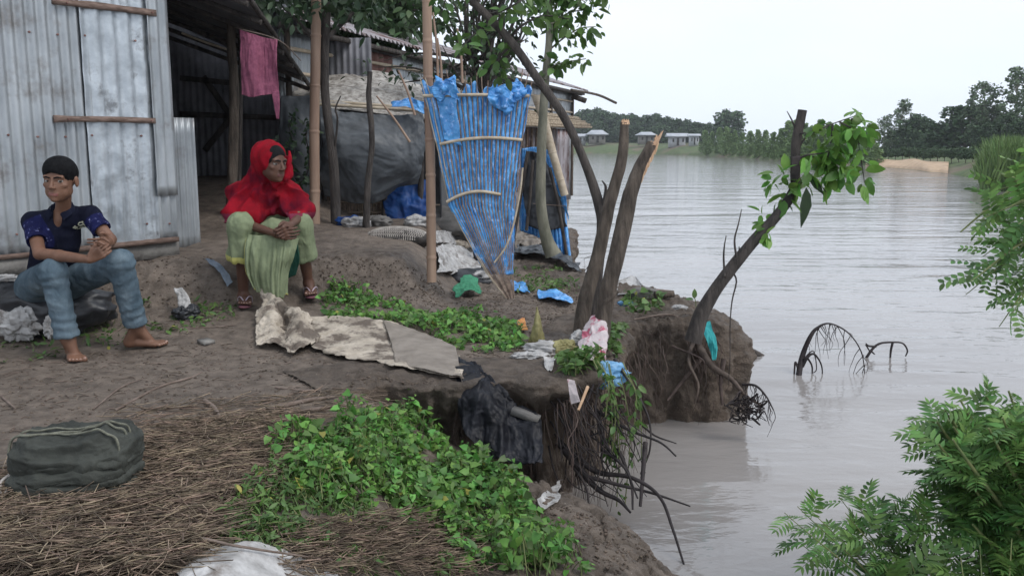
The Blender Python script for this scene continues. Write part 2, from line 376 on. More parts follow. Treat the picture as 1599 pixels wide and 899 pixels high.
dm = sdist(GX, GY, POLYM); ds = sdist(GX, GY, POLYS)
hm = top_h(GX, GY)-1.5*sm((.46-dm)/.05); hs = slab_h(GX, GY)-1.4*sm((-ds+.0)/.16)**1.4
H = np.maximum(np.maximum(hm, hs), -1.25)
P = np.stack([GX, GY, H], -1)
M['mud'] = m = bpy.data.materials.new('mud'); m.use_nodes = True
def mud_nodes(m, dark=1.0, warm=0, bd=.03):
    t = m.node_tree; N = t.nodes; L = t.links.new; b = N['Principled BSDF']; tc = N.new('ShaderNodeTexCoord')
    def noise(s, d=8, r=.6):
        n = N.new('ShaderNodeTexNoise'); n.inputs['Scale'].default_value = s; n.inputs['Detail'].default_value = d; n.inputs['Roughness'].default_value = r
        L(tc.outputs['Object'], n.inputs['Vector']); return n.outputs['Fac']
    def ramp(f, stops):
        r = N.new('ShaderNodeValToRGB'); e = r.color_ramp.elements
        while len(e) < len(stops): e.new(.5)
        for q, (p, c) in zip(e, stops): q.position = p; q.color = (*[x*dark for x in c], 1)
        L(f, r.inputs[0]); return r.outputs[0]
    a = ramp(noise(1.3), [(.3, (.10, .080, .064)), (.5, (.17, .136, .110)), (.7, (.25, .203, .165))])
    c = ramp(noise(11), [(.36, (.07, .055, .044)), (.64, (.31, .252, .205))])
    mx = N.new('ShaderNodeMix'); mx.data_type = 'RGBA'; mx.inputs[0].default_value = .45; L(a, mx.inputs[6]); L(c, mx.inputs[7])
    s = ramp(noise(70, 3), [(.62, (.10/dark, .08/dark, .07/dark)), (.72, (.34, .29, .25))])
    sp = N.new('ShaderNodeMapRange'); sp.inputs[1].default_value = .62; sp.inputs[2].default_value = .70; L(noise(70, 3), sp.inputs[0])
    m2 = N.new('ShaderNodeMix'); m2.data_type = 'RGBA'; L(sp.outputs[0], m2.inputs[0]); L(mx.outputs[2], m2.inputs[6]); L(s, m2.inputs[7])
    fin = m2.outputs[2]
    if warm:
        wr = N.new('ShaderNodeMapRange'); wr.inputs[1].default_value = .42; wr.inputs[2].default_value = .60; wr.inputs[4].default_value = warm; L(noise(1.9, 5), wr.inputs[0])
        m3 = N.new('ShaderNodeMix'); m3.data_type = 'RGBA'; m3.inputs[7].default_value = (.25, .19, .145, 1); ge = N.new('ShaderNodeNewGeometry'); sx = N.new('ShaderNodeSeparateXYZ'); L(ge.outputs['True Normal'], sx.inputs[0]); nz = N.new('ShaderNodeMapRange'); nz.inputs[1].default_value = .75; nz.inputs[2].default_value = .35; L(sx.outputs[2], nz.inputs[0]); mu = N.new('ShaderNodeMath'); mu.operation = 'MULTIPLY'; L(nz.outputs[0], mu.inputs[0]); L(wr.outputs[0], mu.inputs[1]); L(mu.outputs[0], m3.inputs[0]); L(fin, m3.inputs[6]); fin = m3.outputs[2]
    L(fin, b.inputs['Base Color'])
    rr = N.new('ShaderNodeMapRange'); rr.inputs[1].default_value = .4; rr.inputs[2].default_value = .6; rr.inputs[3].default_value = .5; rr.inputs[4].default_value = .9
    L(noise(2.2), rr.inputs[0]); L(rr.outputs[0], b.inputs['Roughness']); b.inputs['Specular IOR Level'].default_value = .3
    b1 = N.new('ShaderNodeBump'); b1.inputs['Distance'].default_value = bd; L(noise(30, 10, .75), b1.inputs['Height'])
    L(b1.outputs[0], b.inputs['Normal'])
mud_nodes(m)
mb = MB(); grid(mb, P, flip=False)
ground = tag(mb.build('ground', M['mud'], smooth=True, loc=(0, 0, 0)), kind='structure')
# eroded face of the bank: a strip that runs along the edge, with the undercut
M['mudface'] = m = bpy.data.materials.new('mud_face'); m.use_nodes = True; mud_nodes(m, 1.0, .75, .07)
E = EDGEf[(EDGEf[:, 1] < 13)]; Tn = unit(np.gradient(E, axis=0)); Nn = np.stack([Tn[:, 1], -Tn[:, 0]], -1)
for _k in range(30): Nn[1:-1] = unit(Nn[:-2]+Nn[1:-1]+Nn[2:])
s_ = np.linspace(0, 1, 130); rows = []
sl = np.arange(len(E))*.016
under = np.interp(E[:, 0]+0*sl, [-1, -.4, 0, .5, .7, .9, 1.2, 1.6], [.04, .26, .36, .30, .18, .05, .03, 0]); 
lean = np.interp(E[:, 0], [.5, .75, 1.2, 1.6], [0, .02, .04, .12])*(E[:, 1] > 5)
for s in s_:
    if s < .22:
        o = -.54*(1-s/.22); dz = .010*math.sin(s/.22*math.pi)-.02*(s/.22)**4; zz = top_h(E[:, 0]+Nn[:, 0]*o, E[:, 1]+Nn[:, 1]*o)+.004*min(1, s*20)+dz-(.02 if s == 0 else 0)
        x = E+Nn*o; n_ = 0*E[:, 0]
        if s > .12:
            w_ = (s-.12)/.10; n_ = .045*fbm(np.stack([x[:, 0]*13, x[:, 1]*13, zz*13], -1), 4, 41, True)*w_; zz = zz+.022*fbm(np.stack([x[:, 0]*18, x[:, 1]*18, 0*zz], -1), 4, 45, True)*w_
        x = x+Nn*n_[:, None]
    else:
        q = (s-.22)/.78; z0 = top_h(E[:, 0], E[:, 1])-.016+.022*fbm(np.stack([E[:, 0]*18, E[:, 1]*18, 0*E[:, 0]], -1), 4, 45, True); zz = z0+(-1.15-z0)*q
        o = -under*float(sm((q-.03)/.26))*(1-.35*q)+lean*q
        P3 = np.stack([E[:, 0]*5, E[:, 1]*5, zz*3.2], -1)
        o = o+(.10*fbm(P3, 5, 42)+.060*fbm(P3*2.6, 4, 43, True)+.04*fbm(np.stack([sl*5, zz*1.2, 0*sl], -1), 3, 44, True))*min(1, q*9)+(.01+.045*fbm(np.stack([E[:, 0]*13, E[:, 1]*13, zz*13], -1), 4, 41, True))*(1-min(1, q*6))
        x = E+Nn*o[:, None]; 
    rows.append(np.stack([x[:, 0], x[:, 1], zz], -1))
mb = MB(); grid(mb, np.stack(rows, 0), flip=False)
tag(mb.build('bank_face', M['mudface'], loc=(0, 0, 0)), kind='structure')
# ---------------- water ----------------
WZ = -.75
m = bpy.data.materials.new('river_water'); m.use_nodes = True; t = m.node_tree; N = t.nodes; Ln = t.links.new; b = N['Principled BSDF']
b.inputs['Roughness'].default_value = .07; b.inputs['IOR'].default_value = 1.45; b.inputs['Specular IOR Level'].default_value = .5
tc = N.new('ShaderNodeTexCoord')
def wn(scale, sx, sy, rot, d=4, ds_=.4):
    mp = N.new('ShaderNodeMapping'); mp.inputs['Scale'].default_value = (sx, sy, 1); mp.inputs['Rotation'].default_value = (0, 0, math.radians(rot))
    Ln(tc.outputs['Object'], mp.inputs[0]); n = N.new('ShaderNodeTexNoise'); n.inputs['Scale'].default_value = scale; n.inputs['Detail'].default_value = d; n.inputs['Distortion'].default_value = ds_
    Ln(mp.outputs[0], n.inputs['Vector']); return n.outputs['Fac']
cr = N.new('ShaderNodeValToRGB'); cr.color_ramp.elements[0].position = .3; cr.color_ramp.elements[1].position = .7
cr.color_ramp.elements[0].color = (.225, .208, .198, 1); cr.color_ramp.elements[1].color = (.30, .28, .265, 1)
Ln(wn(.35, .35, 1, 12), cr.inputs[0]); Ln(cr.outputs[0], b.inputs['Base Color'])
prev = None
for (sc, sx, sy, rt, dist, dd) in ((.35, .5, 1.5, 14, .08, 3), (2.2, .5, 1.2, 10, .019, 4), (11, .6, 1.2, 16, .004, 3)):
    bp = N.new('ShaderNodeBump'); bp.inputs['Distance'].default_value = dist; bp.inputs['Strength'].default_value = 1
    Ln(wn(sc, sx, sy, rt, dd), bp.inputs['Height'])
    if prev: Ln(prev.outputs[0], bp.inputs['Normal'])
    prev = bp
Ln(prev.outputs[0], b.inputs['Normal']); M['water'] = m
mb = MB(); xs = ax((-200, -10, 10), (-10, 12, 1), (12, 241, 10)); ys = ax((-2, 20, 1), (20, 283, 10)); A, B = np.meshgrid(xs, ys, indexing='ij')
grid(mb, np.stack([A, B, 0*A+WZ], -1)); tag(mb.build('river_water', M['water'], loc=(0, 0, 0)), kind='structure')
# ---------------- far bank ----------------
SH = [(600, 235), (700, 230), (880, 215), (1000, 195), (1100, 160), (1180, 125), (1240, 100), (1370, 80), (1450, 66), (1530, 52), (1610, 42), (1720, 36), (1900, 34)]
spx = np.linspace(600, 1900, 140); sD = np.interp(spx, [a for a, _ in SH], [b for _, b in SH])
sD = sD*(1+.025*fbm(np.stack([spx/22, 0*spx, 0*spx], -1), 3, 61))
def shore(px): return float(np.interp(px, spx, sD))
wv = np.array([-2, -.5, 0, 1.5, 4, 8, 14, 24, 40, 60])
rise = np.array([-.6, -.15, .04, .35, .7, 1.1, 1.5, 1.9, 2.2, 2.4])
def far_h(px, w):
    k = np.interp(px, [600, 1100, 1250, 1380, 1480, 1600, 1900], [1.35, 1.1, .6, .35, .45, .8, 1.0])
    return WZ+np.interp(w, wv, rise)*k
wl = np.concatenate([np.linspace(-2, 10, 16), np.linspace(12, 60, 12)])
P = np.zeros((len(spx), len(wl), 3))
for i, (a, D) in enumerate(zip(spx, sD)):
    Y = D+wl; X = (a-CX)/F_PX*Y*.99
    P[i] = np.stack([X, Y, far_h(a, wl)+.12*fb2(X, Y, .25, 3, 62)*sm(wl/3)], -1)
M['farland'] = mat('far_bank_grass', (.055, .085, .03), (.11, .14, .055), 1.2, .95, c3=(.15, .12, .08), c3s=.12, c3r=(.52, .6))
mb = MB(); grid(mb, P, flip=True); tag(mb.build('far_bank', M['farland'], loc=(0, 0, 0)), kind='structure')
M['sand'] = mat('sand', (.40, .28, .18), (.52, .38, .26), 2, .95)
q = np.linspace(1352, 1482, 50); P = np.zeros((50, 14, 3)); w_ = np.linspace(-.3, 1, 14)
for i, a in enumerate(q):
    e = math.sin((i/49)*math.pi)**.6
    D0 = shore(a)+.3
    for j, w in enumerate(w_):
        Y = D0+w*9; X = (a-CX)/F_PX*Y*.99
        P[i, j] = (X, Y, far_h(a, Y-shore(a))+.10+(.32*e*math.sin(max(w, 0)*math.pi)*(0.75+.35*math.sin(a/9))) - (0.5 if w < 0 else 0))
mb = MB(); grid(mb, P, flip=True); tag(mb.build('sandbank', M['sand'], loc=(0, 0, 0)), kind='structure')
# haze box
mh = bpy.data.materials.new('haze'); mh.use_nodes = True; t = mh.node_tree; t.nodes.remove(t.nodes['Principled BSDF'])
pv = t.nodes.new('ShaderNodeVolumePrincipled'); pv.inputs['Color'].default_value = (.90, .94, 1, 1); pv.inputs['Density'].default_value = .0005; pv.inputs['Anisotropy'].default_value = .2
t.links.new(pv.outputs[0], t.nodes['Material Output'].inputs['Volume'])
mb = MB(); x0, x1, y0, y1, z0, z1 = -215, 270, -3.5, 305, -3.2, 26
Vb = [(x0, y0, z0), (x1, y0, z0), (x1, y1, z0), (x0, y1, z0), (x0, y0, z1), (x1, y0, z1), (x1, y1, z1), (x0, y1, z1)]
mb.add(Vb, [[0, 3, 2, 1], [4, 5, 6, 7], [0, 1, 5, 4], [1, 2, 6, 5], [2, 3, 7, 6], [3, 0, 4, 7]])
HAZE = tag(mb.build('haze', mh, smooth=False), kind='stuff')
# ---------------- far trees, houses ----------------
M['fardark'] = mat('far_leaf_dark', (.035, .068, .032), (.065, .115, .048), .6, .7, island=.35)
M['farpale'] = mat('far_leaf_pale', (.12, .20, .07), (.20, .30, .11), .6, .7, island=.3)
M['farairy'] = mat('far_leaf_airy', (.085, .13, .07), (.13, .19, .10), .6, .7, island=.3)
CLT = np.array([[0, -.5, 0], [.5, -.15, .18], [.35, .5, -.1], [-.4, .35, .12], [-.55, -.1, -.12]])
CLF = np.array([[0, 1, 2], [0, 2, 3], [0, 3, 4]])
def far_proto(name, kind, h, seed):
    """one tree of height h at the origin: trunk, crown of leaf clumps"""
    rng = np.random.default_rng(seed); r = thing(name, (0, 0, 0), '', 'tree')
    tb = MB(); ends = []
    if kind == 'round':
        tube(tb, spath([(0, 0, 0), (.1*h*.1, 0, .3*h), (0, 0, .7*h)], 8), [.03*h, .012*h], 6)
        for k in range(34):
            z = .10+.84*(k+.5)/34; a = k*2.4+rng.uniform(-.4, .4); R = .40*math.sqrt(max(.02, 1-((z-.45)/.52)**2))*rng.uniform(.45, 1.0)
            e = V3(math.cos(a)*R*h, math.sin(a)*R*h, (z+rng.uniform(-.04, .04))*h); ends.append((e, rng.uniform(.09, .15)*h))
            if k % 3 == 0: tube(tb, spath([(0, 0, .2*h), .5*e+V3(0, 0, .1*h), e], 5), [.012*h, .004*h], 4)
        ncl, cs = 75, .055
    elif kind == 'row':
        tube(tb, [(0, 0, 0), (0, 0, .5*h)], [.022*h, .018*h], 5)
        for k in range(16):
            a = k*2.4; q = rng.uniform(.1, 1)**.5*.42; e = V3(math.cos(a)*q*h, math.sin(a)*q*h, rng.uniform(.42, .85)*h); ends.append((e, .15*h)); tube(tb, [(0, 0, .35*h), e], [.012*h, .004*h], 4)
        ncl, cs = 80, .07
    elif kind == 'feather':
        tube(tb, [(0, 0, 0), (0, 0, .9*h)], [.012*h, .006*h], 5)
        for k in range(60):
            z = .04+.93*(k+.5)/60; R = (.17*(1-z)**.7+.02)*rng.uniform(.3, 1.1); a = k*2.4+rng.uniform(-.5, .5); e = V3(math.cos(a)*R*h, math.sin(a)*R*h, z*h); ends.append((e, (.035+.05*(1-z))*h))
            if k % 4 == 0: tube(tb, [(0, 0, max(.05, z-.1)*h), e], [.004*h, .002*h], 3)
        ncl, cs = 44, .030
    else:
        lean = rng.uniform(-.05, .05); tp = V3(lean*h, 0, h*.97); tube(tb, spath([(0, 0, 0), (-lean*.3*h, 0, .45*h), tp], 8), [.016*h, .005*h], 6)
        for k in range(34):
            z = .22+.76*(k+.5)/34; R = rng.uniform(.3, 1)*(.19*math.sin(min(1, (1.02-z)*2.2)*1.5)+.02); a = k*2.4+rng.uniform(-.6, .6); c = V3(lean*z*h, 0, (z-.10)*h)
            e = V3(lean*z*h+math.cos(a)*R*h, math.sin(a)*R*h, z*h); ends.append((e, rng.uniform(.04, .075)*h)); tube(tb, [c, e], [.005*h, .002*h], 4)
        ncl, cs = 60, .022
    o = tb.build('trunk', M['barkgreen'] if kind != 'row' else M['bark'], r)
    cb = MB(); pos = []; 
    for e, R in ends:
        p = rdir(ncl, rng)*R*(rng.uniform(.2, 1.0, (ncl, 1))**.6)*1.1
        pos.append(e+p)
    pos = np.concatenate(pos); n = len(pos)
    scatter(cb, CLT, CLF, pos, rdir(n, rng), rdir(n, rng)+V3(0, 0, .3), cs*h*rng.uniform(.6, 1.4, n))
    cb.build('crown', M[{'round': 'fardark', 'row': 'fardark', 'feather': 'farpale', 'airy': 'farairy'}[kind]], r, smooth=False)
    return r
PROT = {}
for kd, nm in (('round', 'broadleaf_tree'), ('row', 'orchard_tree'), ('feather', 'poplar_tree'), ('airy', 'eucalyptus_tree')):
    PROT[kd] = [far_proto(nm, kd, 10.0, 100+i*7+ {'round': 0, 'row': 50, 'feather': 90, 'airy': 130}[kd]) for i in range(3)]
USED = set()
def put_far(kind, px, back, top, label, group=None, wide=1.0):
    D = shore(px)+back; pr = PROT[kind][(int(px)*7+int(back)) % 3]
    key = pr.name
    if key in USED: o = copy_tree(pr)
    else: o = pr; USED.add(key)
    z = float(far_h(px, back)); x = (px-CX)/F_PX*D*.99
    h = W(px, top, D)[2]-z
    o.location = (x, D, z-.05*h); o.scale = (h/10*1.05*wide, h/10*1.05*wide, h/10*1.05); o.rotation_euler = (0, 0, (px*1.7) % 6.28)
    o['label'] = label
    if group: o['group'] = group
    elif 'group' in o: del o['group']
    return o
tl = [(893, 186), (908, 177), (925, 171), (940, 176), (955, 179), (970, 181), (985, 180), (1002, 183), (1020, 178), (1036, 184), (1055, 187), (1070, 188), (1086, 191), (1102, 193), (870, 184), (850, 186)]
for i, (px, tp) in enumerate(tl):
    put_far('round', px, 38+6*(i % 3), tp, 'dark round tree in the far treeline behind the white roofed houses', 'dark trees of the far treeline', 1.25)
for px, tp in ((900, 198), (932, 192), (965, 198), (992, 196), (1030, 196), (1064, 200), (1094, 204)):
    put_far('round', px, 32, tp, 'smaller dark tree in front of the far treeline, close behind the houses', 'lower dark trees behind the far houses', 1.5)
put_far('round', 1137, 45, 174, 'tall dark tree with a flat crown rising above the pale green far trees', None, 1.3)
for i, (px, tp) in enumerate([(1100, 203), (1111, 205), (1122, 199), (1134, 198), (1146, 203), (1158, 207), (1170, 204), (1182, 202), (1194, 203), (1206, 206), (1218, 200), (1230, 188), (1242, 186), (1254, 192), (1266, 196), (1279, 186), (1291, 190), (1304, 196), (1317, 188), (1330, 194), (1343, 198), (1357, 192)]):
    put_far('feather', px, 4+4*(i % 3), tp, 'pale green slender tree in the dense row on the far shore', 'pale green trees on the far shore', 1.45)
for i, px in enumerate(range(1106, 1370, 13)):
    put_far('feather', px, 1.2+(i % 2), 222+(i*5 % 7), 'low pale green tree at the water edge of the far shore', 'low pale trees at the far water edge', 2.2)
put_far('airy', 1402, 40, 156, 'tall thin crowned tree alone above the sandbank across the river', None, 1.4)
put_far('airy', 1378, 36, 182, 'shorter thin crowned tree left of the tall one above the sandbank', None, 1.3)
for i, (px, tp) in enumerate([(1415, 200), (1430, 183), (1447, 195), (1462, 192), (1478, 196), (1392, 205), (1440, 214), (1470, 212)]):
    put_far('round', px, 34+3*(i % 3), tp, 'dark bushy tree behind the orchard row on the right far bank', 'dark trees behind the orchard row', 1.2)
put_far('round', 1505, 40, 166, 'big dark dome of a tree at the foot of the tall thin trees', None, 1.35)
put_far('airy', 1533, 42, 128, 'tall thin crowned tree right of the dark dome shaped tree', None, 1.3)
put_far('airy', 1548, 44, 165, 'lower thin crowned tree between the two tallest trees on the far bank', None, 1.5)
put_far('airy', 1580, 46, 104, 'tallest tree of the far bank with a pale airy crown', None, 1.35)
put_far('airy', 1606, 44, 118, 'tall airy tree cut off by the right edge of the photo', None, 1.3)
for px, tp in ((1530, 195), (1550, 190), (1568, 180), (1585, 190), (1600, 185), (1620, 180)):
    put_far('round', px, 38, tp, 'dark undergrowth tree beneath the tallest trees on the far bank', 'dark trees beneath the tall ones', 1.2)
for i, px in enumerate(range(1376, 1560, 11)):
    put_far('row', px, 9+1.5*(i % 2), 229+(i*3 % 4), 'small dark orchard tree in the even row along the sandbank', 'orchard trees along the sandbank', 1.15)
for kd in PROT:
    for pr in PROT[kd]:
        if pr.name not in USED:
            for ch in [c for c in COL.objects if c.parent == pr]: bpy.data.objects.remove(ch)
            bpy.data.objects.remove(pr)
M['farwall'] = mat('far_wall', (.20, .19, .17), (.27, .25, .23), .8, .9); M['farwhite'] = mat('far_white', (.36, .37, .38), (.46, .47, .48), .8, .8)
M['farroof'] = mat('far_roof', (.34, .36, .39), (.46, .48, .51), .8, .6); M['fardoor'] = mat('far_door', (.05, .045, .04), (.07, .06, .05), 1, .9)
def house(px0, px1, ytop, yeave, ybase, D, wall, label, hip=True):
    a = W(px0, ybase, D); b = W(px1, ybase, D); zb = a[2]-.6; ze = W(px0, yeave, D)[2]; zt = W(px0, ytop, D)[2]; w = b[0]-a[0]; dp = w*.7
    r = thing('village_house', ((a[0]+b[0])/2, D+dp/2, zb), label, 'house')
    def box(name, x0, x1, y0, y1, z0, z1, m, par=r):
        q = MB(); q.add([(x0, y0, z0), (x1, y0, z0), (x1, y1, z0), (x0, y1, z0), (x0, y0, z1), (x1, y0, z1), (x1, y1, z1), (x0, y1, z1)], [[0, 3, 2, 1], [4, 5, 6, 7], [0, 1, 5, 4], [1, 2, 6, 5], [2, 3, 7, 6], [3, 0, 4, 7]]); return q.build(name, m, par, smooth=False)
    e = w*.08
    box('wall', a[0]+e, b[0]-e, D+e, D+dp-e, zb, ze, wall)
    q = MB(); x0, x1, y0, y1 = a[0]-e, b[0]+e, D-e, D+dp+e; rx = w*.3 if hip else -.0
    q.add([(x0, y0, ze), (x1, y0, ze), (x1, y1, ze), (x0, y1, ze), (x0+rx, D+dp/2, zt), (x1-rx, D+dp/2, zt), (x0, y0, ze-.08), (x1, y0, ze-.08), (x1, y1, ze-.08), (x0, y1, ze-.08)], [[0, 1, 5, 4], [2, 3, 4, 5], [6, 9, 8, 7], [0, 6, 7, 1], [1, 7, 8, 2], [2, 8, 9, 3], [3, 9, 6, 0]])
    q.add([(x1, y0, ze), (x1, y1, ze), (x1-rx, D+dp/2, zt), (x0, y0, ze), (x0, y1, ze), (x0+rx, D+dp/2, zt)], [[0, 1, 2], [4, 3, 5]])
    q.build('roof', M['farroof'], r, smooth=False)
    hz = ze-zb
    box('door', a[0]+w*.45, a[0]+w*.58, D+e-.05, D+e+.05, zb+.2*hz, zb+.85*hz, M['fardoor'])
    for f in (.22, .75): box('window', a[0]+w*f, a[0]+w*(f+.09), D+e-.05, D+e+.05, zb+.5*hz, zb+.8*hz, M['fardoor'])
house(918, 948, 203, 210, 222, 221, M['farwall'], 'grey far house with a white hipped roof, left of the broken stumps')
house(996, 1024, 206, 211, 222, 205, M['farwall'], 'small far house with a white roof seen between the two broken stumps')
house(1044, 1073, 208, 213, 226, 187, M['farwhite'], 'pale far house with a grey roof and dark window openings, right of the broken stumps', False)
house(1076, 1093, 209, 212, 225, 180, M['farwhite'], 'small white far house next to the edge of the pale green trees', False)
house(897, 916, 209, 213, 223, 223, M['farwhite'], 'small white far house half hidden by the tin shed eaves', False)
# reeds
rb = MB(); rng = np.random.default_rng(5); n = 6000
px = rng.uniform(1536, 1700, n); D = rng.uniform(38, 46, n); x = (px-CX)/F_PX*D*.99
T, TF = leaf_t(.05, .2, .25, 'lance')
hgt = (.8+1.6*np.clip((px-1534)/25, 0, 1)**.5)*rng.uniform(.7, 1.05, n)
scatter(rb, T, TF, np.stack([x, D, np.full(n, WZ-.05)], -1), rng.normal(size=(n, 3))*.15+V3(0, 0, 1), rdir(n, rng)*V3(1, 1, .1), hgt)
M['reed'] = mat('reed', (.09, .16, .045), (.15, .24, .075), 1, .7, island=.3)
tag(rb.build('reed_bed', M['reed'], smooth=False), 'clump of tall green reeds growing out of the river on the right', 'reeds', kind='stuff')
# ---------------- corrugated sheds ----------------
def corr(mb, a, d, n, length, z0, z1, pitch=.076, amp=.009, rows=24, dent=0, seed=0, topf=None, botf=None, th=.0016, up=None, per=8, phase=0):
    """corrugated sheet: flutes run along 'up' (default vertical)"""
    a = np.asarray(a, float); d = unit(d); n = unit(n)
    k = max(4, int(length/pitch*per)); u = np.linspace(0, length, k); v = np.linspace(0, 1, rows)
    U, Vv = np.meshgrid(u, v, indexing='ij')
    off = amp*np.cos((U+phase)*2*math.pi/pitch)
    if dent:
        q = np.stack([U*7, Vv*(z1-z0)*5, 0*U+seed], -1)
        off = off*(1+.35*fbm(q*.5, 2, seed+9))+dent*fbm(q, 3, seed, True)+dent*1.2*np.clip(fbm(q*2.2, 2, seed+4), .25, 1)
    A = (z0 if botf is None else botf(U)); B = (z1 if topf is None else topf(U)); Z = A+(B-A)*Vv
    if up is None: P = np.stack([a[0]+d[0]*U+n[0]*off, a[1]+d[1]*U+n[1]*off, Z], -1)
    else:
        up = np.asarray(up, float); P = a+d*U[..., None]+up*(Z)[..., None]+n*off[..., None]
    solid(mb, P, th)
LD = unit(V3(.581, .814, 0)); LN = V3(.814, -.581, 0); LP0 = V3(-3.3, 5.8, 0)
def lp(s, z, off=0): return LP0+LD*s+LN*off+V3(0, 0, z)
def proj(p):
    p = np.asarray(p, float); x, y, z = p[0], p[1], p[2]-CAMZ
    t = y*math.cos(PITCH)-z*math.sin(PITCH); v = (y*math.sin(PITCH)+z*math.cos(PITCH))/t
    return CX+F_PX*x/t, CY-F_PX*v
def ls(px, z):
    """position along the left wall that appears at photo column px"""
    ss = np.linspace(-.8, 1.6, 600); c = np.array([proj(lp(s, z))[0] for s in ss]); return float(np.interp(px, c, ss))
def lz(px, py):
    s = ls(px, 1.2)
    for _ in range(6):
        zs = np.linspace(.2, 3.2, 200); c = np.array([proj(lp(s, z))[1] for z in zs]); z = float(np.interp(py, c[::-1], zs[::-1])); s = ls(px, z)
    return s, z
shed = thing('corrugated_shed', lp(.4, .4), 'shed of grey corrugated iron sheets behind the seated boy', 'shed')
LEN = 1.27
q = MB(); corr(q, lp(-1.6, 0, 0), LD, LN, 1.6+.66, .47, 3.0, .073, .013, 30, .0015, 3, th=.0016); q.build('corrugated_wall', M['tin'], shed)
q = MB(); corr(q, lp(.60, 0, .016), LD, LN, .52, .47, 3.0, .115, .010, 90, .0075, 6, th=.0016, per=22); tag(q.build('flattened_sheet', M['tinflat'], shed), 'shiny dented hammered flat sheet')
q = MB(); corr(q, lp(1.06, 0, .006), LD, LN, LEN-1.06, .47, 3.0, .073, .008, 30, .0012, 8); q.build('corner_sheet', M['tin'], shed)
zb_ = lz(258, 305)[1]
q = MB(); corr(q, lp(1.10, 0, .034), LD, LN, LEN+.012-1.10, zb_, 3.0, .073, .009, 30, .0015, 9); q.build('hanging_sheet', M['tin'], shed)
for s_n in np.linspace(-.3, 1.2, 9):
    for z_n in (.62, 1.26, 1.93):
        q = MB(); c_n = lp(s_n, z_n+.01*math.sin(s_n*40), .012); tube(q, [c_n, c_n+LN*.012, c_n+LN*.014], [.006, .008, .004], 8); q.build('nail', M['rust'], shed)
# side wall running back from the corner, roof
q = MB(); corr(q, lp(LEN, 0, 0), -LN*1.0, LD, 3.2, .47, 3.0, .073, .009, 6); q.build('side_wall', M['tinshade'], shed)
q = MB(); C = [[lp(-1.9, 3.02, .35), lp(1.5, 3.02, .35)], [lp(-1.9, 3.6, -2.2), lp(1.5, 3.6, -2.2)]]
solid(q, ctrl(C, 6, 40), .01); q.build('roof', M['tinshade'], shed)
q = MB(); bar(q, lp(-1.6, .415, -.03), lp(LEN+.0, .415, -.03), .10, .11); q.build('plinth', M['concrete'], shed)
q = MB(); bar(q, lp(.45, .487, .03), lp(LEN-.02, .492, .03), .05, .035); bar(q, lp(-1.6, .480, .022), lp(.44, .482, .022), .03, .03); q.build('sill_plank', M['plank'], shed)
for (a, b) in (((77, 3), (238, 22)), ((80, 186), (237, 189))):
    sa, za = lz(*a); sb, zb = lz(*b); q = MB()
    pts = spath([lp(sa, za, .035), lp((sa+sb)/2, (za+zb)/2+.004, .042), lp(sb, zb, .04)], 10)
    for i in range(9): pass
    P = np.zeros((10, 5, 3)); T = unit(pts[-1]-pts[0]); U_ = unit(np.cross(LN, T))
    w_ = .022*(1+.25*fbm(np.stack([np.arange(10)*.7, np.zeros(10), np.zeros(10)], -1), 2, int(a[1])))
    ring = [(-1, -1), (1, -1), (1, 1), (-1, 1)]
    V = []
    for i in range(10):
        for (r_, s2) in ring: V.append(pts[i]+U_*r_*w_[i]*1.0+LN*s2*.011)
    F = []
    for i in range(9):
        for j in range(4): F.append([i*4+j, i*4+(j+1) % 4, (i+1)*4+(j+1) % 4, (i+1)*4+j])
    F += [[3, 2, 1, 0], [36, 37, 38, 39]]
    q.add(V, F); o = q.build('wooden_batten', M['plank'], shed, smooth=False)
    q = MB()
    for f in (.12, .95): c = pts[0]+(pts[-1]-pts[0])*f+LN*.012; tube(q, [c, c+LN*.012], .006, 8)
    q.build('nail', M['rust'], o)
# short sheet that stands in the doorway
q = MB(); a = W(279, 385, 7.05); b = W(314, 385, 7.25); corr(q, (a[0], a[1], 0), b-a, (0.3, -1, 0), float(np.linalg.norm((b-a)[:2])), a[2]-.04, W(297, 184, 7.15)[2], .06, .008, 10, .002, 4)
tag(q.build('loose_sheet', M['tin']), 'narrow upright corrugated sheet standing in the dark doorway beside the shed corner', 'metal sheet')
# ---- open shed behind the woman ----
osd = thing('open_shed', (-3.0, 9.5, .6), 'dark open fronted shed with a sloping roof behind the woman in red', 'shed')
q = MB(); corr(q, (-5.2, 10.6, 0), (1, 0, 0), (0, -1, 0), 2.75, .55, 3.2, .075, .011, 8, .002, 5); q.build('back_wall', M['tinshade'], osd)
q = MB(); corr(q, (-2.45, 10.6, 0), (1, -.1, 0), (0, -1, 0), .85, .5, 2.4, .075, .011, 8, .002, 5); q.build('end_wall', M['tinshade'], osd)
q = MB(); corr(q, (-5.2, 7.2, 0), (0, 1, 0), (1, 0, 0), 3.4, .4, 3.6, .075, .011, 5); q.build('side_wall', M['tinshade'], osd)
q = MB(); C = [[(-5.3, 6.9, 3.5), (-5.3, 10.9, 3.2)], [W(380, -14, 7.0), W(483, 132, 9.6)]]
solid(q, crumple(ctrl(C, 40, 24), .012, 3, 3), .012); q.build('roof', M['tinshade'], osd)
q = MB(); a_, b_ = W(380, -14, 7.0), W(483, 132, 9.6)
for f_ in np.linspace(.05, 1, 7): c_ = a_+(b_-a_)*f_+V3(0, 0, -.05); tube(q, [c_, c_+V3(-2.6, 0, .95)], .025, 6)
q.build('roof_poles', M['barkdark'], osd)
q = MB(); tube(q, spath([W(376, -20, 6.95), W(420, 42, 7.8), W(452, 90, 8.7), W(489, 142, 9.7)], 20), .024, 6, .2, 3); q.build('rafter', M['barkdark'], osd)
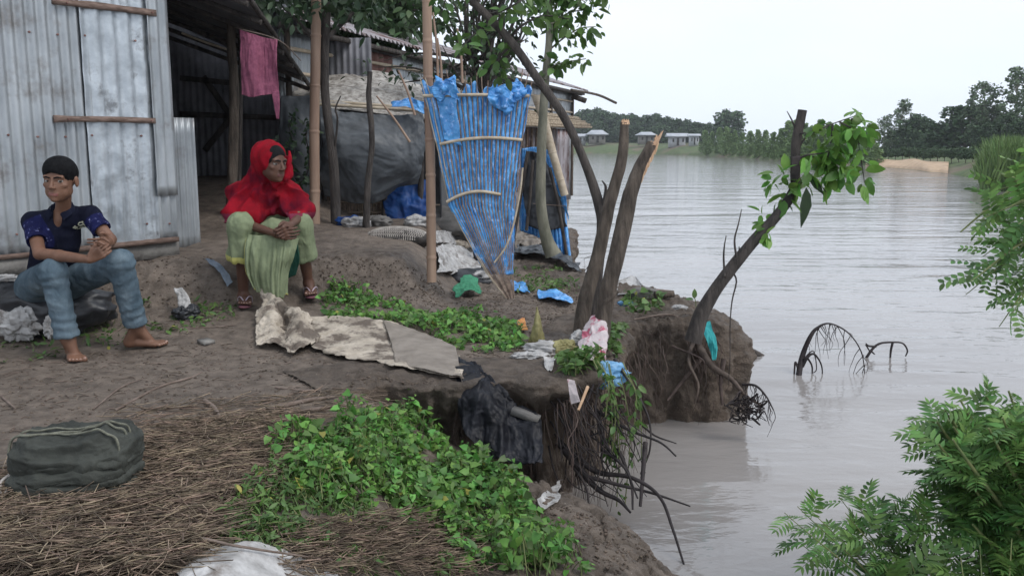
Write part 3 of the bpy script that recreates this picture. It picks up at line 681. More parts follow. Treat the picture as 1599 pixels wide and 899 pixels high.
q = MB(); tube(q, spath([W(284, 52, 8.6), W(320, 66, 8.6), W(356, 78, 8.6)], 8), .010, 5); q.build('tie_rod', M['bamboopale'], osd)
for (A_, B_) in (((282, 122), (362, 130)), ((282, 178), (480, 186)), ((318, 120), (358, 178)), ((320, 235), (364, 180)), ((282, 284), (480, 286))):
    q = MB(); bar(q, W(*A_, 10.5), W(*B_, 10.5), .05, .06); q.build('brace', M['barkdark'], osd)
q = MB(); tube(q, spath([W(360, 350, 8.3), W(366, 150, 8.3), W(361, 60, 8.3), W(366, -60, 8.3)], 30), [.050, .042, .04], 10, .15, 4); q.build('post', M['bark'], osd)
q = MB(); tube(q, spath([W(372, 350, 8.5), W(376, 100, 8.5), W(371, -60, 8.5)], 20), .022, 8, .15, 5); q.build('post', M['barkdark'], osd)
# grey cloth panel and dark cloth beside the post
cloth('hanging_tarpaulin', [[W(440, 150, 9.0), W(470, 150, 9.0), W(496, 148, 9.0)], [W(438, 230, 9.0), W(470, 235, 8.9), W(500, 235, 9.0)], [W(444, 318, 9.05), W(472, 322, 9.0), W(502, 322, 9.05)]], M['greytarp'], None, 40, 30, .03, 4, 31, .003, .03)
tag(COL.objects[-1], 'grey plastic sheet hanging in the shade between the woman and the wooden post', 'tarpaulin')
pk = cloth('pink_cloth', [[W(376, 47, 7.35), W(392, 53, 7.32), W(412, 59, 7.35), W(433, 63, 7.35)], [W(378, 95, 7.32), W(394, 98, 7.27), W(414, 100, 7.35), W(434, 100, 7.3)], [W(379, 148, 7.32), W(394, 152, 7.3), W(412, 149, 7.3), W(435, 146, 7.35)]], M['pinkcloth'], None, 90, 70, .020, 12, 8, .002, .006, aniso=(1.6, 1, .25))
tag(pk, 'faded pink cloth hung over a line beside the dark doorway', 'cloth')
q = MB(); C = [[W(424, 143, 7.29), W(436, 143, 7.29)], [W(428, 165, 7.28), W(437, 163, 7.28)], [W(432, 186, 7.29), W(436, 186, 7.29)]]
solid(q, crumple(ctrl(C, 20, 8), .008, 20, 3), .003); q.build('loose_corner', M['pinkcloth'], pk)
q = MB(); tube(q, spath([W(366, 43, 8.2), W(376, 46, 7.35), W(435, 63, 7.35), W(470, 95, 7.55)], 20), .004, 5); tag(q.build('clothes_line', M['twig']), 'thin cord line that carries the pink cloth', 'clothes line')
# ---- long tin shed along the river ----
tsd = thing('long_tin_shed', (0, 15, 0), 'long weathered tin shed running back along the river behind the blue screens', 'shed')
def tp_(s, z, off=0):
    d = unit(V3(3.45, 10.8, 0)); n = V3(d[1], -d[0], 0); return V3(-1.95, 11.1, 0)+d*s+n*off+V3(0, 0, z)
TD = unit(V3(3.45, 10.8, 0)); TN = V3(TD[1], -TD[0], 0)
q = MB(); corr(q, tp_(-1.6, 0), TD, TN, 3.6, 1.55, 2.42, .09, .012, 8, .004, 3); q.build('upper_wall', M['tin'], tsd)
q = MB(); corr(q, tp_(2.0, 0), TD, TN, 9.05, 1.55, 2.42, .09, .012, 8, .004, 3); q.build('upper_wall', M['tin'], tsd)
q = MB(); corr(q, tp_(.0, 0, .03), TD, TN, 1.1, 1.7, 2.35, .16, .012, 8, .006, 13); tag(q.build('rusty_sheet', M['rust'], tsd), 'rust red sheet of the shed wall')
q = MB(); corr(q, tp_(.2, 0, -.05), TD, TN, 10.8, -.1, 1.56, .09, .012, 6, .004, 5); q.build('lower_wall', M['tinold'], tsd)
q = MB(); corr(q, tp_(11.05, 0), -TN, TD, 3.6, -.1, 2.42, .09, .012, 6, .002, 6); q.build('end_wall', M['tin'], tsd)
q = MB(); P0 = tp_(-1.7, 2.47, .30); corr(q, P0, TD, unit(V3(-TN[0], -TN[1], 2.2)), 13.2, 0, 2.4, .12, .022, 4, 0, 7, up=unit(-TN*1+V3(0, 0, .33))); q.build('roof', M['tinold'], tsd)
q = MB(); bar(q, tp_(-1.7, 2.40, .10), tp_(11.6, 2.40, .10), .05, .07); bar(q, tp_(-1.7, 2.36, .26), tp_(11.2, 2.38, .26), .04, .05); q.build('eave_beam', M['barkdark'], tsd)
for z_ in (1.95, 2.2):
    q = MB(); tube(q, spath([tp_(-1.5, z_, .05), tp_(2, z_+.02, .05), tp_(6, z_-.02, .05), tp_(10.9, z_, .05)], 24), .022, 6, .1, 6); q.build('wall_rail', M['bamboopale'], tsd)
for s in (-1.5, .2, 2.4, 4.6, 6.8, 9, 10.9):
    q = MB(); tube(q, [tp_(s, 0, .06), tp_(s, 2.4, .06)], .035, 7, .1, int(s*3)+40); q.build('post', M['bark'], tsd)
q = MB(); tube(q, spath([tp_(9.8, 2.40, .3), tp_(11.6, 2.38, .5), W(962, 161, 21.5)], 12), .03, 6); q.build('roof_pole', M['bark'], tsd)
q = MB(); bar(q, W(893, 150, 21.2), W(915, 158, 21.2), .3, .10); q.build('roof_purlin', M['barkdark'], tsd)
# lean-to with plank roof under the end of the long shed
lt = thing('lean_to', (0.7, 17, 0), 'low lean-to with a plank roof against the river end of the long tin shed', 'lean-to')
q = MB(); rng = np.random.default_rng(3)
for i in range(9):
    f = i/8; a = W(786-4*f, 170+24*f, 15.5-.1*i); b = W(895+20*f, 186+12*f+rng.uniform(-2, 2), 18.5-.15*i); bar(q, a, b, .26, .04, mi=0)
q.build('plank_roof', M['thatch'], lt, smooth=False)
a = W(786, 300, 15.5); b = W(868, 300, 17.5); q = MB(); corr(q, (a[0], a[1], 0), b-a, (1, -.3, 0), float(np.linalg.norm((b-a)[:2])), .0, 1.5, .16, .02, 6, .01, 4); q.build('wall', M['tinold'], lt)
q = MB()
for i in range(12):
    f = i/11; tube(q, [W(795+6.5*i, 300, 15.4+.18*i), W(797+6.5*i+rng.uniform(-3, 3), 200, 15.4+.18*i)], .025, 5)
q.build('wall_slats', M['slat'], lt)
# ---- plastic-roofed hut in the middle ----
hut = thing('tarpaulin_hut', (-1.3, 9.5, .3), 'low hut with a wrinkled plastic and bamboo roof and dark sheets for walls', 'hut')
C = [[W(440, 118, 11.2), W(520, 108, 11.2), W(600, 118, 11.2), W(700, 150, 11.2)], [W(455, 135, 10.2), W(540, 130, 10.2), W(620, 140, 10.2), W(690, 160, 10.2)], [W(462, 172, 9.2), W(540, 176, 9.1), W(600, 184, 9.1), W(676, 188, 9.2)]]
P = crumple(ctrl(C, 120, 120), .045, 3.2, 5, 5, .05, (1, 3.0, 1)); q = MB(); solid(q, P, .01); q.build('roof', M['roofplastic'], hut)
for i in range(9):
    f = i/8; q = MB(); a = W(448+f*12+rng.uniform(-4, 4), 122+f*46, 11.1-2*f); b = W(690-f*24+rng.uniform(-8, 8), 152+f*30, 11.1-2*f); m_ = (a+b)/2+V3(0, 0, .05)
    tube(q, spath([a+V3(0, 0, .04), m_, b+V3(0, 0, .05)], 20), .018, 6, .15, i); q.build('roof_batten', M['bamboopale'], hut)
q = MB(); solid(q, crumple(ctrl([[W(430, 120, 11.6), W(720, 150, 11.6)], [W(430, 400, 11.6), W(720, 400, 11.6)]], 12, 20), .04, 3, 4), .01); q.build('back_wall', M['blacktarp'], hut)  # black back and side walls: the hut's inner darkness painted as colour
q = MB(); solid(q, ctrl([[W(700, 160, 11.3), W(684, 180, 9.3)], [W(700, 365, 11.3), W(690, 385, 9.3)]], 8, 8), .01); q.build('side_wall', M['blacktarp'], hut)
q = MB()
for i in range(34): x = 498+i*3.4; tube(q, [W(x, 342, 9.25), W(x+rng.uniform(-1, 1), 300, 9.25)], .009, 4)
for y in (316, 332): tube(q, [W(496, y, 9.22), W(615, y, 9.22)], .011, 5)
q.build('slat_wall', M['slat'], hut)
for x in (505, 600, 655):
    q = MB(); tube(q, spath([W(x, 350, 9.2), W(x+3, 250, 9.2), W(x, 178, 9.2)], 12), .03, 8, .2, x); q.build('post', M['barkdark'], hut)
C = [[W(497, 166, 9.0), W(540, 178, 9.0), W(590, 182, 9.0), W(640, 182, 9.05), W(660, 176, 9.1)], [W(502, 215, 8.85), W(540, 220, 8.8), W(590, 225, 8.8), W(640, 225, 8.9), W(664, 220, 9.0)], [W(500, 262, 8.9), W(545, 268, 8.8), W(590, 268, 8.85), W(636, 262, 8.9), W(655, 262, 9.0)], [W(505, 306, 9.0), W(548, 316, 8.95), W(592, 314, 8.95), W(622, 292, 9.0), W(652, 286, 9.05)]]
o = cloth('hanging_tarpaulin', C, M['greytarp'], None, 90, 110, .05, 2.6, 14, .003, .03, octv=5); tag(o, 'large dark grey plastic sheet draped from the hut roof, torn lower edge', 'tarpaulin')
o = cloth('hanging_tarpaulin', [[W(598, 288, 9.3), W(634, 286, 9.3), W(668, 282, 9.3)], [W(600, 318, 9.2), W(634, 318, 9.15), W(668, 318, 9.2)], [W(602, 346, 9.2), W(634, 348, 9.15), W(670, 345, 9.2)]], M['bluedeep'], None, 40, 40, .04, 6, 15, .003, .02); tag(o, 'deep blue sheet hanging in the shade under the grey plastic', 'tarpaulin')
o = cloth('plastic_scrap', [[W(612, 158, 9.0), W(640, 156, 9.0), W(668, 160, 8.9)], [W(610, 168, 8.95), W(640, 172, 8.9), W(670, 180, 8.9)]], M['bluetarp'], None, 24, 34, .05, 6, 16, .003, .04); tag(o, 'small blue plastic scrap at the corner of the hut roof left of the bamboo pole', 'plastic')
# ---- poles and small trunks in front ----
def pole(name, pts, rad, m, label, cat, nodes=0, seg=12, rough=.05, seed=0, parent=None):
    q = MB(); P = spath(pts, 60); R = np.interp(np.linspace(0, 1, 60), np.linspace(0, 1, len(rad)), rad)
    if nodes:
        L_ = np.linspace(0, 1, 60); 
        P = spath(pts, 240); L_ = np.linspace(0, 1, 240); R = np.interp(L_, np.linspace(0, 1, len(rad)), rad)
        for k in range(nodes): R = R*(1+.13*np.exp(-((L_-(k+.6)/nodes)/.0035)**2)-.05*np.exp(-((L_-(k+.6)/nodes-.006)/.003)**2))
    tube(q, P, R, seg, rough, seed); o = q.build(name, m, parent)
    if parent is None: tag(o, label, cat)
    return o
pole('bamboo_pole', [W(674, 440, 6.7), W(672, 250, 6.7), W(668, 100, 6.7), W(666, -90, 6.7)], [.036, .035, .034], M['bamboo'], 'tall thick bamboo pole standing left of the blue fan shaped screen', 'pole', 9, 14, .02, 3)
pole('wooden_post', [W(492, 356, 8.3), W(491, 200, 8.3), W(493, 80, 8.3), W(494, -90, 8.3)], [.048, .045, .045], M['bamboo'], 'brown wooden post right of the woman holding up the roof edge', 'post', 5, 12, .06, 4)
pole('dead_sapling', [W(572, 366, 8.2), W(574, 290, 8.2), W(581, 220, 8.2), W(576, 150, 8.2), W(578, 112, 8.2)], [.034, .028, .026, .022], M['barkdark'], 'thin black crooked trunk standing in front of the grey plastic sheet', 'tree trunk', 0, 8, .25, 5)
st = thing('shaded_tree', W(524, 356, 8.4), 'dark slender tree just right of the wooden post', 'tree')
q = MB(); tube(q, spath([W(526, 358, 8.4), W(520, 250, 8.4), W(508, 150, 8.4), W(508, 60, 8.4), W(516, -80, 8.4)], 40), [.05, .042, .04, .04], 10, .15, 5)
tube(q, spath([W(521, 250, 8.4), W(527, 190, 8.35), W(524, 170, 8.3), W(532, 150, 8.3)], 16), [.012, .006], 6)
tube(q, spath([W(508, 100, 8.4), W(480, 50, 8.4), W(440, 10, 8.4)], 16), [.025, .01], 6)
tube(q, spath([W(510, 60, 8.4), W(560, 10, 8.5), W(590, -50, 8.6)], 16), [.025, .01], 6)
q.build('trunk', M['barkdark'], st)
T, TF = leaf_t(.5, .1, .2, 'lance')
q = MB(); n = 1500; c = np.array([W(a, b, 8.5+d) for a, b, d in zip(RNG.uniform(385, 600, n), RNG.uniform(-70, 28, n)+10*RNG.normal(size=n), RNG.uniform(-.6, .9, n))])
scatter(q, T, TF, c, rdir(n)+V3(0, 0, -.6), rdir(n)+V3(0, 0, 1), RNG.uniform(.07, .12, n)); q.build('crown', M['leafdark'], st, smooth=False)
# vine on the grey panel by the woman
vn_ = thing('climbing_vine', W(470, 330, 8.6), 'dark leafy vine climbing in front of the grey sheet beside the wooden post', 'vine')
q = MB(); lpts = []
for pts in (([(486, 340), (470, 300), (452, 262), (460, 232), (452, 200), (458, 180)]), ([(466, 290), (480, 270), (482, 240), (478, 210), (484, 190)]), ([(452, 262), (440, 250), (436, 225)])):
    P = spath([W(a, b, 8.6) for a, b in pts], 30); tube(q, P, [.010, .004], 5); lpts.append(P)
q.build('stem', M['rootblack'], vn_)
lpts = np.concatenate(lpts); q = MB(); n = 260; i = RNG.integers(0, len(lpts), n)
scatter(q, T, TF, lpts[i]+RNG.normal(size=(n, 3))*.03, rdir(n)+V3(0, 0, -.5), rdir(n)+V3(0, -1, .5), RNG.uniform(.04, .08, n)); q.build('leaves', M['leafdark'], vn_, smooth=False)
# ---- blue fan screen ----
FY = 6.65
fan = thing('blue_fan_screen', W(795, 468, FY), 'fan shaped bamboo lattice screen covered in blue plastic, narrow end on the ground', 'screen')
FAP = W(797, 472, FY+.02)
def fanpt(fx, fy, off=0):
    """fx 0..1 left to right, fy 0 at foot..1 at top bar"""
    L0 = [(790, 466), (752, 420), (700, 322), (682, 230), (664, 150)]; R0 = [(802, 466), (801, 420), (801, 322), (817, 230), (826, 148)]
    y = np.interp(fy, [0, .17, .47, .75, 1, 1.2], [466, 420, 322, 230, 150, 95]); lx = np.interp(fy, [0, .17, .47, .75, 1, 1.2], [790, 755, 702, 683, 664, 648]); rx = np.interp(fy, [0, .17, .47, .75, 1, 1.2], [803, 801, 802, 813, 826, 838])
    bow = .10*math.sin(fx*math.pi)*fy
    return W(lx+(rx-lx)*fx, y, FY-bow+.12*fx*fy-off)
P = np.array([[fanpt(a, b, -.003) for b in np.linspace(.14, 1.05+.03*math.sin(a*31)+.02*math.sin(a*67), 110)] for a in np.linspace(-.01, 1.02, 120)])
P[..., 1] -= (.007*np.cos(np.linspace(-.01, 1.02, 120)*20*2*math.pi+math.pi))[:, None]; P = crumple(P, .009, 24, 9, 4, .016, (1, 1, .6)); q = MB(); solid(q, P, .0025); q.build('plastic_sheet', M['bluetarp'], fan)
nsl = 21; rng = np.random.default_rng(11)
for i in range(nsl):
    f = i/(nsl-1); f2 = f+rng.uniform(-.012, .012); top = rng.uniform(1.02, 1.17); q = MB()
    tube(q, [fanpt(f+rng.uniform(-.006, .006), b, .006+.004*math.sin(b*9+i)) for b in np.linspace(0 if i % 3 else -.0, top, 16)], [.003, .0045, .005, .0048, .004], 6, .15, i)
    q.build('slat', M['slat'] if i not in (0, 1) else M['bamboopale'], fan)
for fy, a, b, bend in ((1.0, -.02, 1.0, .006), (.765, .04, 1.0, .02), (.49, -.03, .78, .03)):
    q = MB(); tube(q, [fanpt(a+(b-a)*k/15, fy-.0*k+bend*math.sin(k/15*math.pi)+(.035*k/15 if fy < .6 else (0.02*k/15 if fy < .9 else 0)), .022) for k in range(16)], .012, 8, .12, int(fy*10)); q.build('cross_bar', M['bamboopale'], fan)
q = MB(); tube(q, spath([W(772, 410, FY-.04), W(790, 385, FY-.05), W(802, 350, FY-.04), W(812, 300, FY), W(816, 262, FY)], 24), .008, 6, .1, 3); q.build('tie_stick', M['bamboopale'], fan)
for (x0_, x1_, y0_, y1_, sd__) in ((.12, .34, .99, 1.10, 21), (.64, .86, .93, 1.05, 23), (.82, .99, 1.0, 1.06, 25)):
    q = MB(); C = [[fanpt(x0_+(x1_-x0_)*i/3, y1_-(y1_-y0_)*j/3+.025*math.sin(i*2.1+sd__+j), .02+.04*math.sin((i+.5)/4*3.1)*math.sin((j+.5)/4*3.1)+.015*math.sin(i*3+j*2+sd__)) for i in range(4)] for j in range(4)]
    solid(q, crumple(ctrl(C, 60, 60), .030, 13, sd__, 5, .05), .002); q.build('torn_flap', M['bluetarp'], fan)
q = MB(); C = [[fanpt(.10+.2*i/2, .98-.21*j/2+.02*math.sin(i+j), .016) for i in range(3)] for j in range(3)]
solid(q, crumple(ctrl(C, 40, 40), .014, 9, 27, 4, .03), .002); q.build('torn_flap', M['bluetarp'], fan)
# loose canes behind the bamboo pole
for i, (a, b) in enumerate([((684, 125), (676, 20)), ((640, 222), (588, 150)), ((648, 180), (622, 110)), ((690, 140), (683, 60)), ((722, 130), (714, 45))]):
    pole('bamboo_cane', [W(*a, 7.6), (W(*a, 7.6)+W(*b, 7.6))/2+V3(.01, 0, 0), W(*b, 7.6)], [.012, .008], M['bamboo'], ['thin bamboo cane sticking up right beside the tall bamboo pole', 'thin cane leaning on the hut roof, lowest of the loose canes', 'thin cane leaning on the roof edge above the blue scrap', 'short thin cane between the bamboo pole and the blue screen', 'thin cane rising above the left part of the blue fan screen'][i], 'cane', 0, 6)
    tube_root = None
# ---- second blue screen ----
SY = 9.3
sc2 = thing('blue_wall_screen', W(850, 405, SY), 'blue plastic screen partly covered by a black sheet, at the water edge', 'screen')
def s2(px, py, o=0): return W(px, py, SY-o)
C = [[s2(816, 232, -.3), s2(838, 230, -.2), s2(862, 236)], [s2(812, 300, -.3), s2(845, 300), s2(878, 300)], [s2(812, 360, -.3), s2(850, 375), s2(892, 408)]]
P = ctrl(C, 40, 120); fl = .018*np.cos(np.linspace(0, 2*math.pi*14, 120)); P[..., 1] += fl[None]*np.linspace(.2, 1, 40)[:, None]; P = crumple(P, .012, 9, 3)
q = MB(); solid(q, P, .003); q.build('plastic_sheet', M['bluetarp'], sc2)
C = [[s2(826, 236, .05), s2(842, 240, .08), s2(858, 262, .06)], [s2(818, 290, .08), s2(845, 295, .10), s2(878, 305, .06)], [s2(824, 352, .08), s2(848, 360, .10), s2(886, 354, .06)]]
q = MB(); solid(q, crumple(ctrl(C, 50, 40), .02, 7, 5, 4, .03), .003); q.build('black_sheet', M['blacktarp'], sc2)
C = [[s2(856, 236, .07), s2(868, 234, .1)], [s2(866, 280, .07), s2(880, 285, .1)], [s2(880, 320, .07), s2(890, 345, .1)]]
q = MB(); solid(q, crumple(ctrl(C, 50, 14), .02, 9, 5, 4, .02), .003); q.build('torn_flap', M['bluetarp'], sc2)
for pts in (([(858, 262), (872, 320), (886, 406)]), ([(824, 236), (814, 300), (802, 372)]), ([(832, 250), (828, 300), (822, 360)])):
    q = MB(); tube(q, spath([s2(a, b, .13) for a, b in pts], 14), .018, 7, .15, 3); q.build('frame_pole', M['barkdark'], sc2)
q = MB(); tube(q, [s2(832, 318, .15), s2(884, 322, .15)], .004, 5); q.build('cord', M['twig'], sc2)
pole('leaning_bamboo', [W(882, 305, 8.9), W(866, 250, 8.9), W(850, 190, 8.9), W(837, 150, 8.9)], [.040, .042, .045], M['bamboopale'], 'pale bamboo leaning against the slim trunk beside the second blue screen', 'bamboo', 4, 10, .05, 4)
# ---------------- trees and plants near the camera ----------------
OV, OF = leaf_t(.55, .10, .18, 'oval'); LV, LF = leaf_t(.34, .10, .2, 'lance'); HV, HF = leaf_t(.8, .08, .16, 'heart')
def leafy(q, ends, n_each, spread, size, T=(OV, OF), droop=.5, rng=RNG, up=.8):
    p = np.repeat(np.asarray(ends, float), n_each, 0); n = len(p)
    d = rdir(n, rng); p = p+d*spread*rng.uniform(.1, 1, (n, 1))
    scatter(q, T[0], T[1], p, d+rdir(n, rng)*.5+V3(0, 0, -droop), rdir(n, rng)*.7+V3(0, 0, up), rng.uniform(size[0], size[1], n))
def big_tree(name, label, base, forks, ends, m_leaf, n_each, spread, size, trunk_r, m_bark='bark', seed=0):
    rng = np.random.default_rng(seed); r = thing(name, base, label, 'tree'); q = MB()
    tube(q, spath([base, (np.array(base)+forks[0])/2+V3(.05, 0, 0), forks[0]], 24), [trunk_r, trunk_r*.7], 10, .12, seed)
    for i, e in enumerate(ends):
        f = forks[i % len(forks)]; e = np.array(e); m_ = (f+e)/2+rng.normal(size=3)*.08*np.linalg.norm(e-f); P = spath([f, m_, e], 14); tube(q, P, [trunk_r*.35, trunk_r*.06], 6, .1, i)
    q.build('trunk', M[m_bark], r); q = MB()
    allp = []
    for i, e in enumerate(ends):
        f = forks[i % len(forks)]
        for t in (.55, .8, 1.0, 1.0): allp.append(f+(np.array(e)-f)*t+rng.normal(size=3)*spread*.5)
    leafy(q, allp, n_each, spread, size, rng=rng); q.build('crown', m_leaf, r, smooth=False); return r
rng = np.random.default_rng(21)
D = 14.5; base = W(560, 250, D); base[2] = .3; fk = [W(560, 40, D), W(600, 20, D)]
ends = [W(a, b, D+rng.uniform(-1.4, 1.4)) for a, b in zip(rng.uniform(415, 672, 60), rng.uniform(-120, 50, 60))]
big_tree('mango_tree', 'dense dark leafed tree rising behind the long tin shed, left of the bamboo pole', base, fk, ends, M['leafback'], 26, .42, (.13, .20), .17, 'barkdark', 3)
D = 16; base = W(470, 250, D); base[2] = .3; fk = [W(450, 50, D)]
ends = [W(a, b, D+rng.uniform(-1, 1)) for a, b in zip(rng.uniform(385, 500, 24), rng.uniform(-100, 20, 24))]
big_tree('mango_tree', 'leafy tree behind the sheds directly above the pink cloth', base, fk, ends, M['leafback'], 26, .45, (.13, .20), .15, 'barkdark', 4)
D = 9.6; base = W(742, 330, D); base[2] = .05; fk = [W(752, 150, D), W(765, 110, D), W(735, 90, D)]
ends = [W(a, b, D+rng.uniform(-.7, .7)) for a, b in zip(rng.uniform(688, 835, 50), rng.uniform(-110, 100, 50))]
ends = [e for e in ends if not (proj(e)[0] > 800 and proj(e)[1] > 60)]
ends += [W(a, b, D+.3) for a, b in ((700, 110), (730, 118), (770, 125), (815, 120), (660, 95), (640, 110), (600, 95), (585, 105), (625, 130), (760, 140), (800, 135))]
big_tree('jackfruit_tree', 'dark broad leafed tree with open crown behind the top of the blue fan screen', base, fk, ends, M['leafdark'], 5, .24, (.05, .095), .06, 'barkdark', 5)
# slim trunk with the light green leaves
sl = thing('slim_tree', W(860, 398, 8.6), 'slim straight grey green tree beside the second blue screen, leafy at the top', 'tree')
q = MB(); tube(q, spath([W(864, 398, 8.6), W(853, 370, 8.6), W(845, 320, 8.6), W(845, 250, 8.6), W(848, 180, 8.6), W(852, 120, 8.6), W(858, 50, 8.6), W(856, -60, 8.6)], 50), [.085, .058, .050, .046, .04, .034, .03], 10, .12, 8)
tw = []
for pts in ([(851, 125), (862, 105), (882, 98), (915, 92)], [(856, 80), (880, 60), (905, 45), (930, 42)], [(857, 40), (890, 20), (925, 15)], [(856, 20), (895, -10), (950, -6)], [(857, 60), (870, 40), (880, 20)], [(860, 30), (850, 10), (870, -20)], [(858, 0), (885, -15), (915, 5)], [(856, 10), (830, -10), (800, -20)], [(858, -20), (880, -45), (900, -70)]):
    P = spath([W(a, b, 8.6+RNG.uniform(-.1, .1)) for a, b in pts], 14); tube(q, P, [.010, .004], 5); tw += list(P[3:])
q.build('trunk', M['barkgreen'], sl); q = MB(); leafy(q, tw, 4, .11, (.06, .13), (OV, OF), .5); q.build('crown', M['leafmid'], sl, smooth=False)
# the broken trees on the point
def stump(name, label, pts, rad, top_dir, seed, split=False):
    r = thing(name, pts[0], label, 'tree'); q = MB(); P = spath(pts, 70); tube(q, P, rad, 20, .24, seed, fr=9); q.build('trunk', M['bark'], r)
    q = MB(); e = P[-1]; rr = rad[-1]*.93; rng = np.random.default_rng(seed)
    for k in range(26):
        a = rng.uniform(0, 6.28); ro = rr*rng.uniform(.0, .95)**.5; b = e+V3(math.cos(a)*ro, math.sin(a)*ro, -.01)
        hh = rng.uniform(.01, .035) if not split else rng.uniform(.01, .03)+.09*max(0, math.cos(a))*ro/rr
        tube(q, [b, b+unit(top_dir)*hh*.6, b+unit(top_dir)*hh], [.010, .006, .001], 5)
    if split:
        for k in range(14):
            i = 69-int(k*1.6); c = P[i]; w_ = rad[-1]*(.95)
            tube(q, [c+V3(w_*.82, -w_*.35, -.05), c+V3(w_*.98, -w_*.3, .0), c+V3(w_*.85, -w_*.2, .05)], [.004, .012, .004], 6)
    q.build('torn_wood', M['freshwood'], r); return r
S1 = [Gp(905, 528, .0)+V3(0, 0, -.05)]; D1 = S1[0][1]
s1 = stump('broken_tree', 'broken leaning tree stem with a torn orange top, left of the pair on the point', [S1[0], W(912, 480, D1), W(931, 410, D1+.04), W(952, 320, D1+.06), W(971, 250, D1+.08), W(976, 192, D1+.1)], [.055, .048, .043, .040, .032, .025], (0, 0, 1), 31)
S2 = Gp(936, 540, 0)+V3(0, 0, -.05); D2 = S2[1]
s2_ = stump('broken_tree', 'thicker broken tree stem with a split pale top, right of the pair on the point', [S2, W(943, 490, D2), W(958, 420, D2), W(976, 340, D2+.03), W(992, 280, D2+.05), W(1018, 224, D2+.08)], [.060, .052, .048, .046, .040, .030], (.5, 0, 1), 32, True)
q = MB(); tube(q, spath([W(945, 472, D2-.04), W(956, 462, D2-.04), W(965, 455, D2-.03)], 6), [.018, .012], 7); q.build('limb', M['bark'], s2_)
S3 = Gp(925, 505, 0)+V3(0, 0, -.04); D3 = S3[1]
ct = thing('curved_tree', S3, 'dark curved tree stem arching from the point up across the sky to the top left', 'tree')
q = MB(); P = spath([S3, W(932, 440, D3), W(939, 360, D3), W(936, 322, D3), W(914, 255, D3), W(882, 185, D3), W(840, 125, D3), W(795, 62, D3), W(735, 0, D3), W(690, -40, D3)], 90)
tube(q, P, [.040, .036, .032, .036, .029, .028, .028, .027, .025, .022], 12, .16, 12, fr=10)
tube(q, spath([W(936, 330, D3), W(944, 312, D3-.03), W(946, 292, D3-.03), W(940, 282, D3-.03)], 10), [.018, .012, .004], 7)
tube(q, spath([W(934, 318, D3), W(924, 300, D3), W(920, 290, D3)], 8), [.012, .004], 6)
tw = []
for pts in ([(795, 62), (815, 40), (850, 25), (890, 30)], [(760, 25), (800, 10), (840, -20)], [(735, 0), (720, -20), (700, -10), (690, 20)], [(770, 35), (745, 50), (720, 75)], [(800, 70), (780, 90), (775, 115)], [(745, 10), (760, -30), (800, -50)]):
    Q = spath([W(a, b, D3+RNG.uniform(-.2, .2)) for a, b in pts], 14); tube(q, Q, [.012, .003], 5); tw += list(Q[4:])
q.build('trunk', M['barkdark'], ct); q = MB(); leafy(q, tw, 3, .09, (.06, .10)); q.build('crown', M['leafmid'], ct, smooth=False)
# leaning tree on the tip of the point
S4 = Gp(1082, 528, 0)+V3(0, 0, -.02); D4 = S4[1]
le = thing('leaning_tree', S4, 'bare leaning tree stem on the tip of the point with tufts of fresh green leaves', 'tree')
q = MB(); P = spath([S4, W(1100, 480, D4), W(1130, 435, D4), W(1170, 385, D4), W(1210, 340, D4), W(1238, 300, D4), W(1242, 265, D4), W(1243, 225, D4), W(1253, 172, D4)], 90)
tube(q, P, [.054, .046, .040, .036, .033, .030, .030, .029, .027], 12, .15, 14, fr=12)
def twigs(q, lst, r0=.008):
    out = []
    for pts in lst:
        Q = spath([W(a, b, D4+RNG.uniform(-.08, .08)) for a, b in pts], 16); tube(q, Q, [r0, r0*.35], 6, .1, 3); out.append(Q)
    return out
twigs(q, [[(1150, 402), (1147, 375), (1153, 350), (1158, 327)], [(1132, 432), (1130, 405), (1131, 385), (1134, 368)], [(1155, 395), (1154, 385)], [(1165, 388), (1164, 378)]])
twigs(q, [[(1145, 425), (1150, 440), (1143, 470), (1140, 510), (1140, 560), (1137, 600)]], .006)
twigs(q, [[(1242, 200), (1235, 185), (1229, 174)], [(1244, 212), (1252, 208), (1258, 207)]], .007)
br = twigs(q, [[(1243, 250), (1262, 242), (1290, 238), (1308, 225)], [(1243, 240), (1258, 215), (1285, 200), (1310, 190), (1345, 178)], [(1243, 262), (1262, 270), (1278, 285), (1290, 300)], [(1300, 195), (1298, 225), (1290, 260), (1298, 290)], [(1330, 185), (1340, 215), (1345, 250), (1350, 285)], [(1262, 243), (1300, 255), (1320, 275)], [(1310, 190), (1330, 200), (1352, 205)]], .007)
q.build('trunk', M['barkdark'], le)
q = MB(); e = np.concatenate([b[5:] for b in br[:2]+br[3:]]); leafy(q, e, 3, .06, (.045, .12), (OV, OF), .7)
tuft = lambda pts, k, sp, sz: leafy(q, [W(a, b, D4+RNG.uniform(-.06, .06)) for a, b in pts], k, sp, sz)
tuft([(1212, 275), (1222, 290), (1232, 300), (1205, 285), (1240, 290), (1252, 280), (1262, 270), (1218, 305), (1228, 268)], 5, .06, (.06, .12))
tuft([(1190, 335), (1196, 345), (1198, 360), (1188, 350), (1195, 370)], 5, .035, (.05, .09))
q.build('leaves', M['leafsun'], le, smooth=False)
for pts in ([(1262, 276), (1291, 303)], [(1259, 293), (1258, 357)]):
    q = MB(); A_ = W(*pts[0], D4-.03); B_ = W(*pts[1], D4-.03); scatter(q, LV, LF, [A_], [B_-A_], [V3(.3, -1, .2)], float(np.linalg.norm(B_-A_)))
    q.build('long_leaf', M['leafdark'], le, smooth=False)
